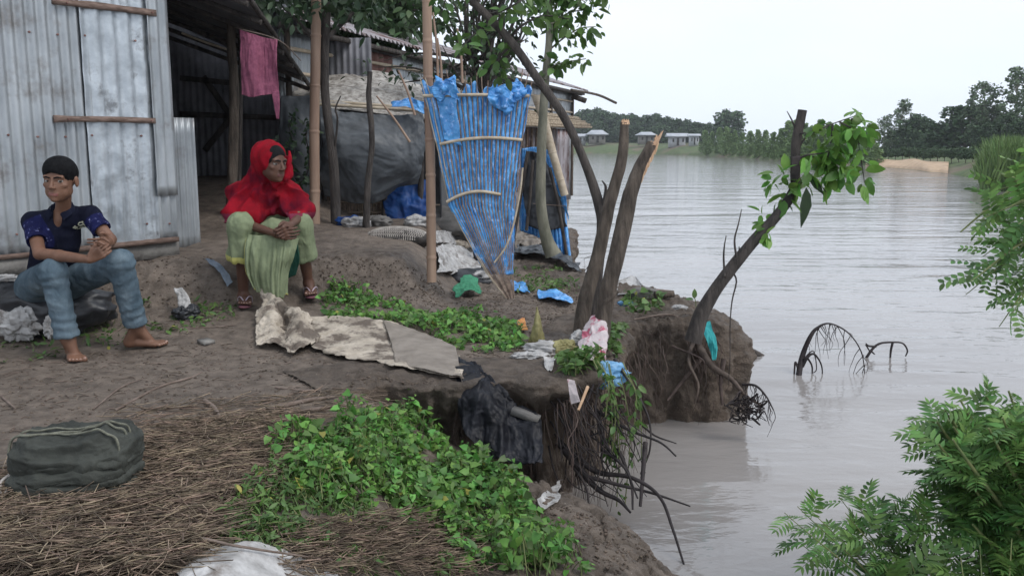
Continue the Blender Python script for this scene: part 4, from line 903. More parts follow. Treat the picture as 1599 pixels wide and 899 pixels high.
q = MB(); P = crumple(ctrl([[W(1236, 245, D4-.035), W(1252, 243, D4-.03)], [W(1234, 275, D4-.045), W(1247, 275, D4-.05)], [W(1240, 303, D4-.04), W(1245, 300, D4-.04)]], 20, 10), .006, 30, 4); solid(q, P, .006); q.build('peeled_bark', M['rootblack'], le)
# tiny seedling on the edge
q = MB(); b = Gp(1088, 488, .0); tube(q, spath([b, W(1086, 470, b[1]), W(1084, 462, b[1])], 8), .003, 5)
sd = tag(q.build('seedling', M['stemgreen']), 'tiny seedling with two leaves at the edge of the point', 'seedling')
q = MB(); scatter(q, OV, OF, [W(1084, 466, b[1]), W(1083, 467, b[1])], [V3(.05, 0, 1), V3(-1, 0, .1)], [V3(0, -1, 0), V3(0, -.5, 1)], [.07, .06]); q.build('leaves', M['leafmid'], sd, smooth=False)

# ---------------- roots and vines on the bank ----------------
def hang(q, start, length, rng, r=.006, out=(0, 0, 0), wob=.03, n=14):
    t = np.linspace(0, 1, n)[:, None]; P = start+t*np.array([0, 0, -length])+np.array(out)*np.sin(t*2.2)+wob*np.cumsum(rng.normal(size=(n, 3)), 0)*.35*np.array([1, 1, .3])
    tube(q, spath(P[::3], n*1), [r, r*.3], 5)
def edge_at(x, y): i = int(np.argmin((E[:, 0]-x)**2+(E[:, 1]-y)**2)); return E[i], Nn[i]
rng = np.random.default_rng(33)
q = MB()
for k in range(150):
    x = rng.choice([.26, .36, .44, .55, .62])+rng.normal()*.035; e, nn = edge_at(x, 4.6 if x < .5 else 4.9); d = rng.uniform(-.02, .08); z = float(top_h(e[0], e[1]))-rng.uniform(.02, .25)
    hang(q, V3(e[0]+nn[0]*d, e[1]+nn[1]*d, z), rng.uniform(.2, .75), rng, rng.uniform(.001, .004), out=V3(nn[0], nn[1], 0)*rng.uniform(-.05, .12), wob=.035)
for k in range(60):
    x = rng.uniform(-.3, .2); e, nn = edge_at(x, 4.5); z = -rng.uniform(.05, .25); hang(q, V3(e[0], e[1], z)-V3(nn[0], nn[1], 0)*.06, rng.uniform(.1, .5), rng, rng.uniform(.001, .003), wob=.03)
tag(q.build('root_curtain', M['root']), 'tangle of thin brown roots hanging from the undercut bank', 'roots', kind='stuff')
q = MB()
for k in range(100):
    x = rng.choice([.74, .85, 1.05, 1.3, 1.42])+rng.normal()*.05; e, nn = edge_at(x, 6.1 if x > .8 else 5.7); z = -rng.uniform(.02, .3)
    hang(q, V3(e[0]+nn[0]*.02, e[1]+nn[1]*.02, z), rng.uniform(.2, .6), rng, rng.uniform(.001, .004), out=V3(nn[0], nn[1], 0)*.06, wob=.05)
tag(q.build('root_curtain', M['root']), 'roots hanging down the brown face of the point under the leaning tree', 'roots', kind='stuff')
def rootth(name, paths, label, m='rootblack', cat='branch', r=(.016, .004)):
    q = MB()
    for i, (pts, rr) in enumerate(paths): tube(q, spath(pts, 40), rr, 7, .2, i)
    return tag(q.build(name, M[m]), label, cat)
Y = 4.45
rootth('root_tangle', [([W(870, 690, 4.55), W(930, 735, 4.5), W(985, 745, 4.4), W(1030, 775, 4.3), W(1052, 830, 4.1), W(1070, 888, 3.95)], [.022, .012, .008, .005]), ([W(900, 740, 4.5), W(960, 755, 4.4), W(1020, 770, 4.35), W(1078, 790, 4.3)], [.014, .008, .004]),
    ([W(880, 700, 4.5), W(930, 760, 4.45), W(965, 780, 4.4), W(985, 800, 4.35)], [.022, .012, .006]), ([W(930, 640, 4.6), W(980, 670, 4.5), W(1030, 690, 4.4), W(1056, 712, 4.35)], [.010, .004]), ([W(960, 560, 4.8), W(985, 600, 4.7), W(1012, 650, 4.6), W(1015, 700, 4.5), W(1000, 740, 4.45)], [.012, .006, .004]),
    ([W(990, 650, 4.7), W(1020, 678, 4.6), W(1056, 692, 4.5)], [.008, .003]), ([W(1008, 690, 4.5), W(1004, 740, 4.4), W(1000, 790, 4.3)], [.014, .008]), ([W(965, 700, 4.5), W(985, 750, 4.4), W(988, 795, 4.3)], [.010, .005]), ([W(940, 700, 4.5), W(975, 730, 4.4), W(996, 778, 4.3)], [.010, .004]), ([W(890, 720, 4.5), W(915, 760, 4.42), W(920, 800, 4.35)], [.010, .004])],
    'black woody roots reaching out of the undercut bank over the water', cat='roots')
tr = []
rr_ = np.random.default_rng(8)
for k in range(46):
    a = (rr_.uniform(850, 960), rr_.uniform(590, 700)); tr.append(([W(a[0], a[1], 4.6), W(a[0]+rr_.uniform(-20, 50), a[1]+rr_.uniform(20, 60), 4.5), W(a[0]+rr_.uniform(0, 70), a[1]+rr_.uniform(60, 120), 4.42)], [rr_.uniform(.003, .008), .002]))
rootth('brush_tangle', tr, 'dense brushwood of fine dark roots below the blue plastic bag', cat='roots')
rootth('bank_root', [([W(1100, 552, 6.15), W(1062, 600, 6.1), W(1042, 625, 6.05)], [.02, .008]), ([W(1085, 530, 6.2), W(1110, 570, 6.0), W(1140, 590, 5.95), W(1165, 618, 5.9), W(1188, 632, 5.85)], [.03, .018, .008]), ([W(1130, 560, 6.0), W(1125, 600, 5.95), W(1128, 632, 5.9)], [.018, .008]), ([W(1050, 540, 6.1), W(1095, 560, 6.0), W(1100, 575, 6.0)], [.008, .004]), ([W(1090, 520, 6.15), W(1075, 560, 6.05), W(1090, 600, 6.0), W(1085, 630, 6.0)], [.016, .006])],
    'thick brown roots of the leaning tree running down the face of the point', 'root', 'roots')
# fallen twig brush at the water below the point
q = MB(); b0 = W(1160, 600, 5.85); tube(q, spath([b0, W(1180, 602, 5.75), W(1196, 618, 5.7), W(1208, 640, 5.65)], 24), [.010, .004], 6)
for k in range(16):
    t = k/15; c = spath([b0, W(1180, 602, 5.75), W(1196, 618, 5.7), W(1208, 640, 5.65)], 16)[k]; hang(q, c, rng.uniform(.08, .2), rng, .003, wob=.02)
for k in range(60):
    a, b = rng.uniform(1142, 1188), rng.uniform(622, 655); tube(q, spath([W(a, b, 5.75), W(a+rng.uniform(-12, 14), b+rng.uniform(-14, 12), 5.72), W(a+rng.uniform(-18, 20), b+rng.uniform(-6, 16), 5.7)], 8), [rng.uniform(.004, .010), .002], 5)
tag(q.build('fallen_brush', M['rootblack']), 'fallen twiggy branch drooping into the water at the foot of the point', 'branch')
# drowned branches
def Wz(px, py, z=WZ): return Gp(px, py, z)
Db = Wz(1248, 582)[1]
q = MB(); main = spath([Wz(1246, 588)+V3(0, 0, -.1), W(1252, 560, Db), W(1264, 528, Db), W(1276, 512, Db), W(1296, 505, Db), W(1325, 520, Db), W(1345, 550, Db), W(1350, 590, Db-.05), W(1345, 632, Db-.3)], 60)
tube(q, main, [.027, .023, .019, .013, .007, .006, .005, .003, .002], 8, .2, 3)
for k in range(22):
    c = main[int(rng.uniform(20, 50))]; hang(q, c, rng.uniform(.08, .36), rng, .004, out=(rng.uniform(-.08, .08), 0, 0), wob=.02)
for pts, rr in (([(1252, 572), (1262, 556), (1272, 553), (1282, 568), (1284, 585), (1279, 603)], [.018, .01, .006, .004]), ([(1248, 582), (1242, 565), (1240, 585), (1236, 612)], [.010, .006]), ([(1262, 560), (1268, 572), (1268, 590)], [.010, .005]), ([(1255, 560), (1270, 548), (1275, 575), (1270, 582)], [.006, .004])):
    tube(q, spath([W(a, b, Db-.03) for a, b in pts], 20), rr, 6, .2, 4)
tag(q.build('drowned_branch', M['rootblack']), 'dark drowned branch arching out of the river with drooping twigs', 'branch')
Dc = Wz(1355, 558)[1]
q = MB()
for pts, rr in (([(1352, 560), (1362, 545), (1374, 536), (1395, 534), (1410, 536), (1417, 547), (1414, 556)], [.014, .011, .009, .008, .006]), ([(1394, 534), (1391, 548), (1390, 560)], [.012, .008]), ([(1368, 541), (1357, 540), (1352, 536)], [.012, .006]), ([(1360, 548), (1366, 553)], [.01, .006]), ([(1352, 538), (1358, 548)], [.008, .006])):
    tube(q, spath([W(a, b, Dc) for a, b in pts], 20), rr, 6, .2, 5)
tag(q.build('drowned_branch', M['rootblack']), 'smaller drowned branch like a low hook, right of the arching one', 'branch')
q = MB(); tube(q, spath([Gp(1155, 545, WZ+.05)+V3(0, 0, .02), Gp(1180, 552, WZ+.02), Gp(1196, 557, WZ-.02)], 14), [.05, .035, .01], 8, .2, 6)
tag(q.build('floating_log', M['barkdark']), 'half sunken log in the water right of the point', 'log')
q = MB(); tube(q, spath([Wz(912, 422)+V3(0, 0, -.02), W(930, 402, 8.2), W(940, 392, 8.2)], 8), [.006, .004], 5); tube(q, spath([W(940, 392, 8.2), Wz(912, 404)], 6), .004, 5)
tag(q.build('drowned_twig', M['twig']), 'thin bent twig poking out of the river just left of the broken stems', 'twig')

# ---------------- right hand bushes ----------------
def pinnate(nl=9, serr=True):
    """a compound neem leaf: rachis along +x with paired curved leaflets"""
    V = []; F = []; lv, lf = leaf_t(.30, .10, .25, 'lance'); rng = np.random.default_rng(1)
    for i in range(nl):
        x = .14+.80*i/(nl-1); Ls = .40*math.sin(.5+2.2*(i+1)/(nl+1))+.04
        for s in (-1, 1):
            a = math.radians(58-12*i/nl)*s; ca, sa = math.cos(a), math.sin(a); p = lv*Ls
            q_ = np.stack([x+p[:, 0]*ca-p[:, 1]*sa, p[:, 0]*sa+p[:, 1]*ca, p[:, 2]-.22*x*x], -1); F += (lf+len(V)).tolist(); V += q_.tolist()
    p = lv*.28; q_ = np.stack([.95+p[:, 0], p[:, 1], p[:, 2]-.2], -1); F += (lf+len(V)).tolist(); V += q_.tolist()
    xs = np.linspace(0, .97, 5)
    for a, b in zip(xs[:-1], xs[1:]):
        k = len(V); V += [[a, -.008, -.22*a*a], [a, .008, -.22*a*a], [b, .006, -.22*b*b], [b, -.006, -.22*b*b]]; F.append([k, k+1, k+2, k+3])
    return np.array(V), np.array(F)
NV_, NF_ = pinnate(6)
def neem(name, label, base, stems, m, nper, size, seed, cat='bush', T=None, out=.6, rad=.02):
    rng = np.random.default_rng(seed); r = thing(name, base, label, cat); q = MB(); pp = []; dd = []
    for st_ in stems:
        P = spath([np.array(p) for p in st_], 30); tube(q, P, [rad, rad*.2], 6, .1, seed)
        T_ = unit(np.gradient(P, axis=0))
        for k in range(nper):
            i = int(rng.uniform(.25, 1)**.7*29); a = rng.normal(size=3); a = a-T_[i]*a.dot(T_[i]); pp.append(P[i]); dd.append(unit(a)+T_[i]*out+V3(0, 0, .1))
    q.build('stem', M['stemgreen'], r); q = MB(); n = len(pp); T = T or (NV_, NF_)
    scatter(q, T[0], T[1], pp, np.array(dd), rdir(n, rng)*.6+V3(0, 0, 1), rng.uniform(size[0]*.8, size[1], n)); q.build('foliage', m, r, smooth=False); return r
rng = np.random.default_rng(44)
B0 = V3(2.05, 3.15, -1.0); stems = []
for k in range(60):
    px_ = rng.uniform(1462, 1680); py_ = rng.uniform(625, 850) if px_ > 1500 else rng.uniform(640, 740)
    e = W(px_, py_, rng.uniform(2.75, 3.6)); stems.append([B0, (B0+e)/2+V3(.1, 0, .1), e])
for e in ((1455, 655), (1452, 690), (1475, 640), (1500, 625), (1540, 618), (1575, 610), (1465, 720), (1482, 745)): stems.append([B0, (B0+W(*e, 3.2))/2+V3(.1, 0, .12), W(*e, 3.2)])
neem('neem_bush', 'tall dense bush with feathery green leaves at the lower right edge', B0, stems, M['leafneem'], 30, (.09, .15), 6)
B1 = V3(1.75, 3.0, -1.0); stems = []
for (a, b) in ((1225, 800), (1245, 790), (1270, 800), (1290, 820), (1310, 775), (1320, 800), (1340, 790), (1360, 810), (1372, 780), (1395, 780), (1410, 800), (1425, 785), (1440, 810), (1300, 840), (1350, 835), (1460, 800), (1480, 790), (1500, 810), (1240, 840)):
    e = W(a, b, rng.uniform(3.0, 3.5)); stems.append([B1, (B1+e)/2+V3(0, 0, .1), e])
neem('neem_sprig', 'low spreading feathery branches lying over the water below the dense bush', B1, stems, M['leafneem'], 12, (.09, .15), 7, rad=.007)
B2 = V3(1.5, 2.5, -1.0); stems = []
for (a, b) in ((1380, 880), (1420, 870), (1460, 890), (1500, 870), (1550, 880), (1590, 870), (1440, 850), (1530, 850), (1405, 905), (1580, 840)):
    e = W(a, b, rng.uniform(2.7, 3.1)); stems.append([B2, (B2+e)/2+V3(0, 0, .08), e])
neem('neem_sprig', 'yellowish feathery shoots in the water at the bottom right corner', B2, stems, M['leafmid'], 8, (.10, .17), 8, rad=.008)
# hanging branch upper right: rounder paired leaves
lv, lf = leaf_t(.5, .08, .15, 'oval'); V = []; F = []
for i in range(6):
    for s in (-1, 1):
        a = math.radians(60)*s; p = lv*.24; V0 = np.stack([.1+.15*i+p[:, 0]*math.cos(a)-p[:, 1]*math.sin(a), p[:, 0]*math.sin(a)+p[:, 1]*math.cos(a), p[:, 2]-.1*(i/5)**2], -1); F += (lf+len(V)).tolist(); V += V0.tolist()
k = len(V); V += [[0, -.006, 0], [0, .006, 0], [.95, .004, -.08], [.95, -.004, -.08]]; F.append([k, k+1, k+2, k+3])
RV, RF = np.array(V), np.array(F)
B3 = V3(2.75, 3.6, -1.0); stems = []
for (a, b) in ((1545, 300), (1560, 330), (1580, 300), (1540, 350), (1525, 345), (1560, 380), (1535, 400), (1515, 440), (1508, 460), (1530, 430), (1560, 420), (1580, 400), (1590, 350), (1600, 440), (1575, 460), (1600, 480), (1560, 510), (1600, 310), (1620, 380), (1590, 280), (1640, 420), (1580, 490)):
    e = W(a, b, rng.uniform(3.2, 3.9)); f = W(1680, 330+.3*(b-330), 3.6); stems.append([f, (f+e)/2+V3(0, 0, .06), e])
tk = [[B3, W(1720, 600, 3.6), W(1690, 400, 3.6), W(1680, 250, 3.6)]]
hb = neem('overhanging_tree', 'leafy branches hanging in from the right edge above the river', B3, stems, M['leafneem'], 6, (.12, .18), 9, 'tree', (RV, RF), .8, .008)
q = MB(); tube(q, spath(tk[0], 30), [.06, .04, .03], 9, .1, 3); tube(q, spath([W(1680, 330, 3.6), W(1600, 290, 3.5), W(1550, 320, 3.4), W(1500, 362, 3.35)], 20), [.02, .006, .003], 6)
tube(q, spath([W(1650, 350, 3.5), W(1600, 290, 3.45), W(1563, 272, 3.45)], 12), [.012, .006], 6); q.build('trunk', M['stemgreen'], hb)

# ---------------- ground cover ----------------
def inpoly(px, py, poly):
    ins = np.zeros(px.shape, bool)
    for i in range(len(poly)):
        (x0, y0), (x1, y1) = poly[i], poly[(i+1) % len(poly)]
        ins ^= ((y0 > py) != (y1 > py)) & (px < (x1-x0)*(py-y0)/(y1-y0+1e-9)+x0)
    return ins
def on_ground(poly, n, rng, extra=None):
    """n random ground points inside an outline of the photo (uniform on the ground)"""
    out = []
    x0, x1 = min(p[0] for p in poly), max(p[0] for p in poly); y0, y1 = min(p[1] for p in poly), max(p[1] for p in poly)
    c = np.array([Gp(a, b, z) for a in (x0, x1) for b in (y0, y1) for z in (.3, -.4)])
    X = rng.uniform(c[:, 0].min(), c[:, 0].max(), n*14); Yy = rng.uniform(c[:, 1].min(), c[:, 1].max(), n*14)
    Z = gz(X, Yy); t = Yy*math.cos(PITCH)-(Z-CAMZ)*math.sin(PITCH); v = (Yy*math.sin(PITCH)+(Z-CAMZ)*math.cos(PITCH))/t
    ok = inpoly(CX+F_PX*X/t, CY-F_PX*v, poly) & (Z > -.7); P = np.stack([X, Yy, Z], -1)[ok]
    return P[:n]
def weeds(name, label, polys, dens, size, hgt, m, seed, T=(HV, HF), clump=3.0, thr=-.25):
    rng = np.random.default_rng(seed); q = MB(); s_ = MB()
    for poly, n in polys:
        P = on_ground(poly, n, rng); k = fb2(P[:, 0], P[:, 1], clump, 2, seed); P = P[k > thr]; k = k[k > thr]
        h = hgt*(.12+.88*rng.uniform(0, 1, len(P)))*(.35+1.3*np.clip(k+.3, 0, 1)); C = P+np.stack([0*h, 0*h, h], -1)
        sz = size[0]+(size[1]-size[0])*rng.uniform(0, 1, len(P))**1.5; dd = rdir(len(P), rng)*V3(1, 1, .6)-V3(0, 0, .25); nn_ = rdir(len(P), rng)*.75+V3(0, -.25, 1); kind = rng.uniform(size=len(P))
        for lo_, hi_, T_, mi_ in ((0, .58, T, 0), (.58, .78, T, 2), (.78, .985, (LV, LF), 2), (.985, 1, T, 3)):
            w = (kind >= lo_) & (kind < hi_)
            if w.any(): scatter(q, T_[0], T_[1], C[w], dd[w], nn_[w], sz[w]*(1.3 if T_[0] is LV else 1), mi_)
        for i in range(0, len(P), 4):
            a = P[i]; b = C[i]; o = rng.normal(size=3)*.03; tube(s_, [a+o-V3(0, 0, .01), (a+b)/2+o*.5, b], .0022, 3, cap=False)
    q.v += s_.v; k0 = q.n
    for f in s_.f: q.f.append(f+k0)
    q.mi += [np.full(len(f), 1) for f in s_.f]; q.n += s_.n
    return tag(q.build(name, [m, M['stemgreen'], M['leafmid'], M['leafyellow']], smooth=False), label, 'weeds', kind='stuff')
weeds('weeds', 'bright green broad leafed creepers sprawling over the near slab of mud', [([(420, 712), (470, 690), (520, 672), (600, 664), (640, 655), (680, 680), (722, 705), (765, 735), (785, 770), (700, 780), (560, 800), (430, 770)], 5200), ([(600, 780), (700, 745), (780, 752), (820, 790), (850, 820), (895, 870), (925, 899), (760, 899), (700, 860), (640, 840)], 3600), ([(600, 650), (640, 645), (650, 690), (600, 690)], 160)], 1, (.014, .05), .13, M['leafbright'], 3, thr=-.28, clump=7)
weeds('weeds', 'low dull green weeds mixed with straw at the left end of the creepers', [([(350, 800), (430, 740), (560, 790), (620, 820), (560, 850), (430, 870), (350, 850)], 1700), ([(560, 840), (680, 840), (760, 899), (520, 899)], 600)], 1, (.018, .036), .06, M['leafmid'], 4, (LV, LF), thr=-.2)
weeds('weeds', 'green weeds along the foot of the mound behind the old tarpaulin', [([(500, 470), (520, 440), (560, 455), (600, 478), (640, 468), (700, 490), (760, 500), (815, 520), (820, 545), (760, 552), (715, 545), (660, 520), (590, 500), (510, 500)], 3000)], 1, (.025, .05), .085, M['leafbright'], 5, thr=-.35)
weeds('weeds', 'trampled grass and weeds around the feet of the boy', [([(120, 475), (215, 500), (215, 545), (130, 540)], 900), ([(215, 470), (270, 465), (365, 480), (370, 500), (300, 520), (240, 520)], 1100), ([(0, 520), (90, 540), (95, 560), (0, 570)], 420)], 1, (.025, .05), .045, M['leafmid'], 6, (LV, LF), thr=-.3)
weeds('weeds', 'green shoots behind the white rubbish at the foot of the broken stems', [([(950, 510), (985, 505), (1000, 545), (985, 575), (950, 560)], 420), ([(870, 565), (940, 560), (950, 590), (880, 595)], 420), ([(975, 470), (1030, 468), (1030, 490), (975, 492)], 260)], 1, (.035, .065), .09, M['leafmid'], 7, thr=-.6)
weeds('weeds', 'thin grass in the gap between the fan screen and the water', [([(790, 420), (880, 420), (905, 450), (880, 475), (790, 455)], 700), ([(700, 410), (760, 400), (800, 440), (720, 450)], 100)], 1, (.03, .06), .04, M['leafmid'], 8, (LV, LF), thr=.0)
# leaves hanging down the bank below the blue bag
q = MB(); s_ = []; 
for k in range(9):
    a = W(rng.uniform(925, 985), rng.uniform(560, 590), 4.62); b = a+V3(rng.uniform(-.02, .12), rng.uniform(-.18, -.05), -rng.uniform(.25, .75)); P = spath([a, (a+b)/2+V3(.03, -.05, .05), b], 20); tube(q, P, .003, 5); s_ += list(P[3:])
vv = tag(q.build('trailing_vine', M['stemgreen']), 'green creeper trailing down the bank beside the blue plastic bag', 'vine')
q = MB(); leafy(q, s_, 1, .035, (.025, .06), (OV, OF), .6); q.build('leaves', M['leafmid'], vv, smooth=False)
# straw
rng = np.random.default_rng(9); q = MB()
SP = [(0, 755), (190, 700), (330, 668), (430, 655), (470, 680), (430, 712), (415, 760), (350, 800), (330, 860), (280, 899), (0, 899), (-60, 899), (-60, 740)]
P = on_ground(SP, 13000, rng); P = P[fb2(P[:, 0], P[:, 1], 3.2, 3, 91)+rng.uniform(-.35, .35, len(P)) > -.32]; P2 = on_ground([(420, 830), (620, 800), (760, 850), (760, 899), (420, 899)], 1500, rng); P3 = on_ground([(190, 640), (600, 600), (640, 660), (420, 690), (190, 700)], 350, rng)
for Pk, amp in ((P, 1), (P2, .5), (P3, .3)):
    n = len(Pk); a = rng.normal(.25, .55, n)+(rng.uniform(size=n) < .25)*rng.uniform(-1.5, 1.5, n); Ls = rng.uniform(.05, .30, n); r = rng.uniform(.0009, .0026, n)
    hh = (.055*(1+fb2(Pk[:, 0], Pk[:, 1], 5, 2, 3)))*rng.uniform(0, 1, n)*amp+.004
    d = np.stack([np.cos(a), np.sin(a), rng.normal(0, .09, n)], -1); sd_ = np.stack([-np.sin(a), np.cos(a), 0*a], -1); bend = rng.normal(0, .14, n)*Ls
    ts = np.linspace(-.5, .5, 4); ring = [(1, 0), (-.5, .87), (-.5, -.87)]; V = np.zeros((n, 4, 3, 3))
    for i, t in enumerate(ts):
        c = Pk+V3(0, 0, 0)+d*(t*Ls)[:, None]+sd_*(bend*(t*t*4-.5))[:, None]; c[:, 2] += hh
        for j, (u_, w_) in enumerate(ring): V[:, i, j] = c+sd_*(r*u_)[:, None]+np.stack([0*r, 0*r, r*w_], -1)
    F = []
    for i in range(3):
        for j in range(3): F.append([i*3+j, i*3+(j+1) % 3, (i+1)*3+(j+1) % 3, (i+1)*3+j])
    q.add(V.reshape(-1, 3), ((np.arange(n)*12)[:, None, None]+np.array(F)[None]).reshape(-1, 4))
tag(q.build('straw', M['straw'], smooth=False), 'thick brown layer of straw over the near ground on the left', 'straw', kind='stuff')
# ---------------- sheets, bags and rubbish ----------------
M['whitescrap'] = mat('white_plastic', (.30, .29, .28), (.58, .57, .56), 12, .5, .004, 40, c3=(.16, .13, .11), c3s=9, c3r=(.52, .68), trans=.1)
M['dirtytarp'] = mat('dirty_tarp', (.34, .29, .23), (.60, .53, .44), 14, .75, .008, 40, c3=(.12, .095, .075), c3s=7, c3r=(.45, .58))
M['muddytarp'] = mat('muddy_tarp', (.17, .145, .12), (.27, .235, .20), 8, .7, .004, 40)
M['bundle'] = mat('bundle_canvas', (.024, .026, .022), (.058, .062, .053), 7, .75, .004, 60, spec=.3)
M['rope'] = mat('rope', (.11, .11, .085), (.22, .22, .17), 40, .9, .003, 120)
M['bluebag'] = mat('blue_bag', (.10, .30, .55), (.30, .55, .80), 14, .35, .003, 40, trans=.2)
M['teal'] = mat('teal_cloth', (.02, .26, .27), (.06, .42, .42), 14, .8, .002, 80)
M['pinkbag'] = mat('pink_print_cloth', (.42, .36, .37), (.58, .52, .52), 10, .7, .003, 60, c3=(.42, .10, .15), c3s=9, c3r=(.53, .60))
M['yellowsack'] = mat('yellow_sack', (.20, .18, .075), (.32, .29, .13), 16, .6, .004, 60)
M['orange'] = mat('orange_plastic', (.45, .16, .04), (.6, .28, .08), 12, .5, .002, 40)
M['greennet'] = mat('green_net', (.03, .17, .09), (.06, .27, .15), 40, .8, .006, 120)
M['sacking'] = mat('grey_sack', (.10, .095, .09), (.17, .16, .15), 9, .85, .006, 40)
M['netblack'] = mat('net_black', (.02, .018, .016), (.06, .05, .045), 20, .7, .004, 60)
M['netwhite'] = mat('net_white', (.30, .27, .24), (.50, .46, .42), 20, .7)
def gc(px, py, dz=0.0):
    """ground point under a photo pixel (iterated on the real relief) plus dz"""
    return hit(px, py)+V3(0, 0, dz)
def lay(name, rows, mt_, label, cat, dz=.01, **k):
    C = [[gc(*(c[:2]), dz+(c[2] if len(c) > 2 else 0)) for c in r] for r in rows]
    o = cloth(name, C, mt_, None, **k); return tag(o, label, cat)
gfl = lambda x, y: gz(x, y)
# folded tarpaulin bundle tied with rope, lower left
bt = thing('tarpaulin_bundle', gc(100, 760), 'dark grey green tarpaulin folded into a bundle and tied with rope on the straw', 'bundle')
c = gc(102, 790); q = MB(); rng = np.random.default_rng(2)
u = np.linspace(0, 2*math.pi, 150, endpoint=False); v = np.linspace(1e-3, math.pi-1e-3, 80); Vv, U = np.meshgrid(v, u, indexing='ij')
def sq(x, p): return np.sign(x)*np.abs(x)**p
D_ = np.stack([sq(np.sin(Vv), .65)*sq(np.cos(U), .62), sq(np.sin(Vv), .65)*sq(np.sin(U), .62), sq(np.cos(Vv), .75)], -1)
R_ = np.array([.195, .14, .125])
def cushion(cx, cy, cz, r, seed, amp):
    q_ = D_*np.array(r); q_ = q_+unit(D_*np.array([.25, .5, 1]))*(amp*fbm(np.stack([q_[..., 0]*6, q_[..., 1]*6, q_[..., 2]*22+seed], -1), 5, seed, True)+.25*amp*fbm(q_*40, 3, seed+3, True))[..., None]
    q_[..., 2] += .010*np.sin(q_[..., 0]*11+seed)+.012*fbm(np.stack([q_[..., 0]*5, q_[..., 1]*5, 0*q_[..., 0]+seed], -1), 2, seed)
    return q_+c+V3(cx, .10+cy, cz)
Ls = [cushion(rng.uniform(-.012, .014), rng.uniform(-.012, .008), .012+.031*k_, (.205-.004*k_+rng.uniform(-.012, .010), .160-.008*k_+rng.uniform(-.008, .008), .026), 3+k_, .020) for k_ in range(5)]
Ls.append(cushion(0, .014, .140, (.190, .135, .092), 12, .030))
i = np.arange(150*80).reshape(80, 150); nx = np.roll(i, -1, 1)
for k_, Lp in enumerate(Ls): q.add(Lp.reshape(-1, 3), np.stack([i[:-1], i[1:], nx[1:], nx[:-1]], -1).reshape(-1, 4))
q.build('folded_canvas', M['bundle'], bt); P = Ls[-1]
def rope_over(pts, seed):
    q = MB(); P = spath(pts, 160); t = np.linspace(0, 110, 160); T_ = unit(np.gradient(P, axis=0)); A_ = unit(np.cross(T_, [0, .3, 1])); B_ = np.cross(T_, A_)
    for ph in (0, 2.1, 4.2): tube(q, P+A_*(.0022*np.cos(t*1.4+ph))[:, None]+B_*(.0022*np.sin(t*1.4+ph))[:, None], .0023, 5)
    q.build('rope', M['rope'], bt)
Yb = c[1]
def onb(px, py):
    """point on the bundle surface seen at a pixel"""
    d = unit(W(px, py, 3.0)-V3(0, 0, CAMZ)); f = P.reshape(-1, 3); w = f-V3(0, 0, CAMZ); t = w@d; r = np.linalg.norm(w-t[:, None]*d, axis=1); k = np.where(r < .010)[0]
    if len(k) == 0: k = [int(np.argmin(r))]
    return f[k[np.argmin(t[k])]]+V3(0, -.003, .003)
def loop_over(y0, slope, seed, z0=.05):
    """rope round the bundle: highest surface points along a slanting line"""
    f = P.reshape(-1, 3); out = []
    for x in np.linspace(-.20, .19, 26):
        yy = y0+slope*x+.01*math.sin(x*20+seed); d = np.hypot(f[:, 0]-c[0]-x, f[:, 1]-c[1]-yy); k = np.where(d < .014)[0]
        if len(k): t = f[k[np.argmax(f[k, 2])]]; out.append((c[0]+x, c[1]+yy, t[2]+.003))
    out = np.array(out); out = out[::2]; a_ = out[0]+V3(-.012, -.004, -.07); b_ = out[-1]+V3(.010, -.004, -.07); rope_over(np.vstack([a_, out, b_]), seed)
loop_over(.085, .12, 1); loop_over(.055, -.10, 2); loop_over(.125, .0, 3)
e = c+V3(-.195, .03, .10); q = MB(); tube(q, spath([e, e+V3(-.02, -.02, -.02), e+V3(-.015, -.03, -.06), e+V3(.005, -.025, -.04), e], 20), .005, 6); q.build('rope', M['netwhite'], bt)
# old tarpaulin lying on the edge
o = lay('old_tarpaulin', [[(430, 505), (500, 500), (560, 500), (600, 505), (640, 520), (712, 548)], [(440, 525), (500, 520), (570, 515), (620, 522), (665, 540), (714, 570)], [(470, 540), (520, 545), (580, 545), (620, 548), (660, 560), (718, 585)], [(510, 556), (550, 568), (590, 575), (625, 580), (665, 588), (720, 597)]], M['dirtytarp'], 'mud stained cream tarpaulin lying flat at the broken bank edge', 'tarpaulin', .02, m=110, n=170, amp=.016, freq=9, seed=4, th=.004, edge=.055, octv=5, floor=lambda x, y: np.where(sdist(x, y, POLYM) > 0, gz(x, y), -9))
C = [[gc(598, 508, .03), gc(650, 525, .035), gc(712, 550, .03)], [gc(610, 540, .035), gc(662, 556, .045), gc(716, 574, .03)], [gc(618, 578, .03), gc(668, 590, .04), gc(721, 598, .02)]]
o2 = cloth('folded_corner', C, M['muddytarp'], o, 60, 60, .007, 7, 5, .004, .006, octv=3, floor=lambda x, y: np.where(sdist(x, y, POLYM) > 0, gz(x, y)+.02, -9))
q = MB(); a, b = gc(712, 552, .02), gc(721, 597, .01); C = [[a+V3(0, 0, .01), b+V3(0, 0, .015)], [a+V3(.012, 0, -.05), b+V3(.006, -.005, -.07)], [a+V3(.02, 0, -.12), b+V3(.0, -.01, -.17)]]
solid(q, crumple(ctrl(C, 30, 20), .008, 12, 3), .003); q.build('hanging_edge', M['muddytarp'], o)
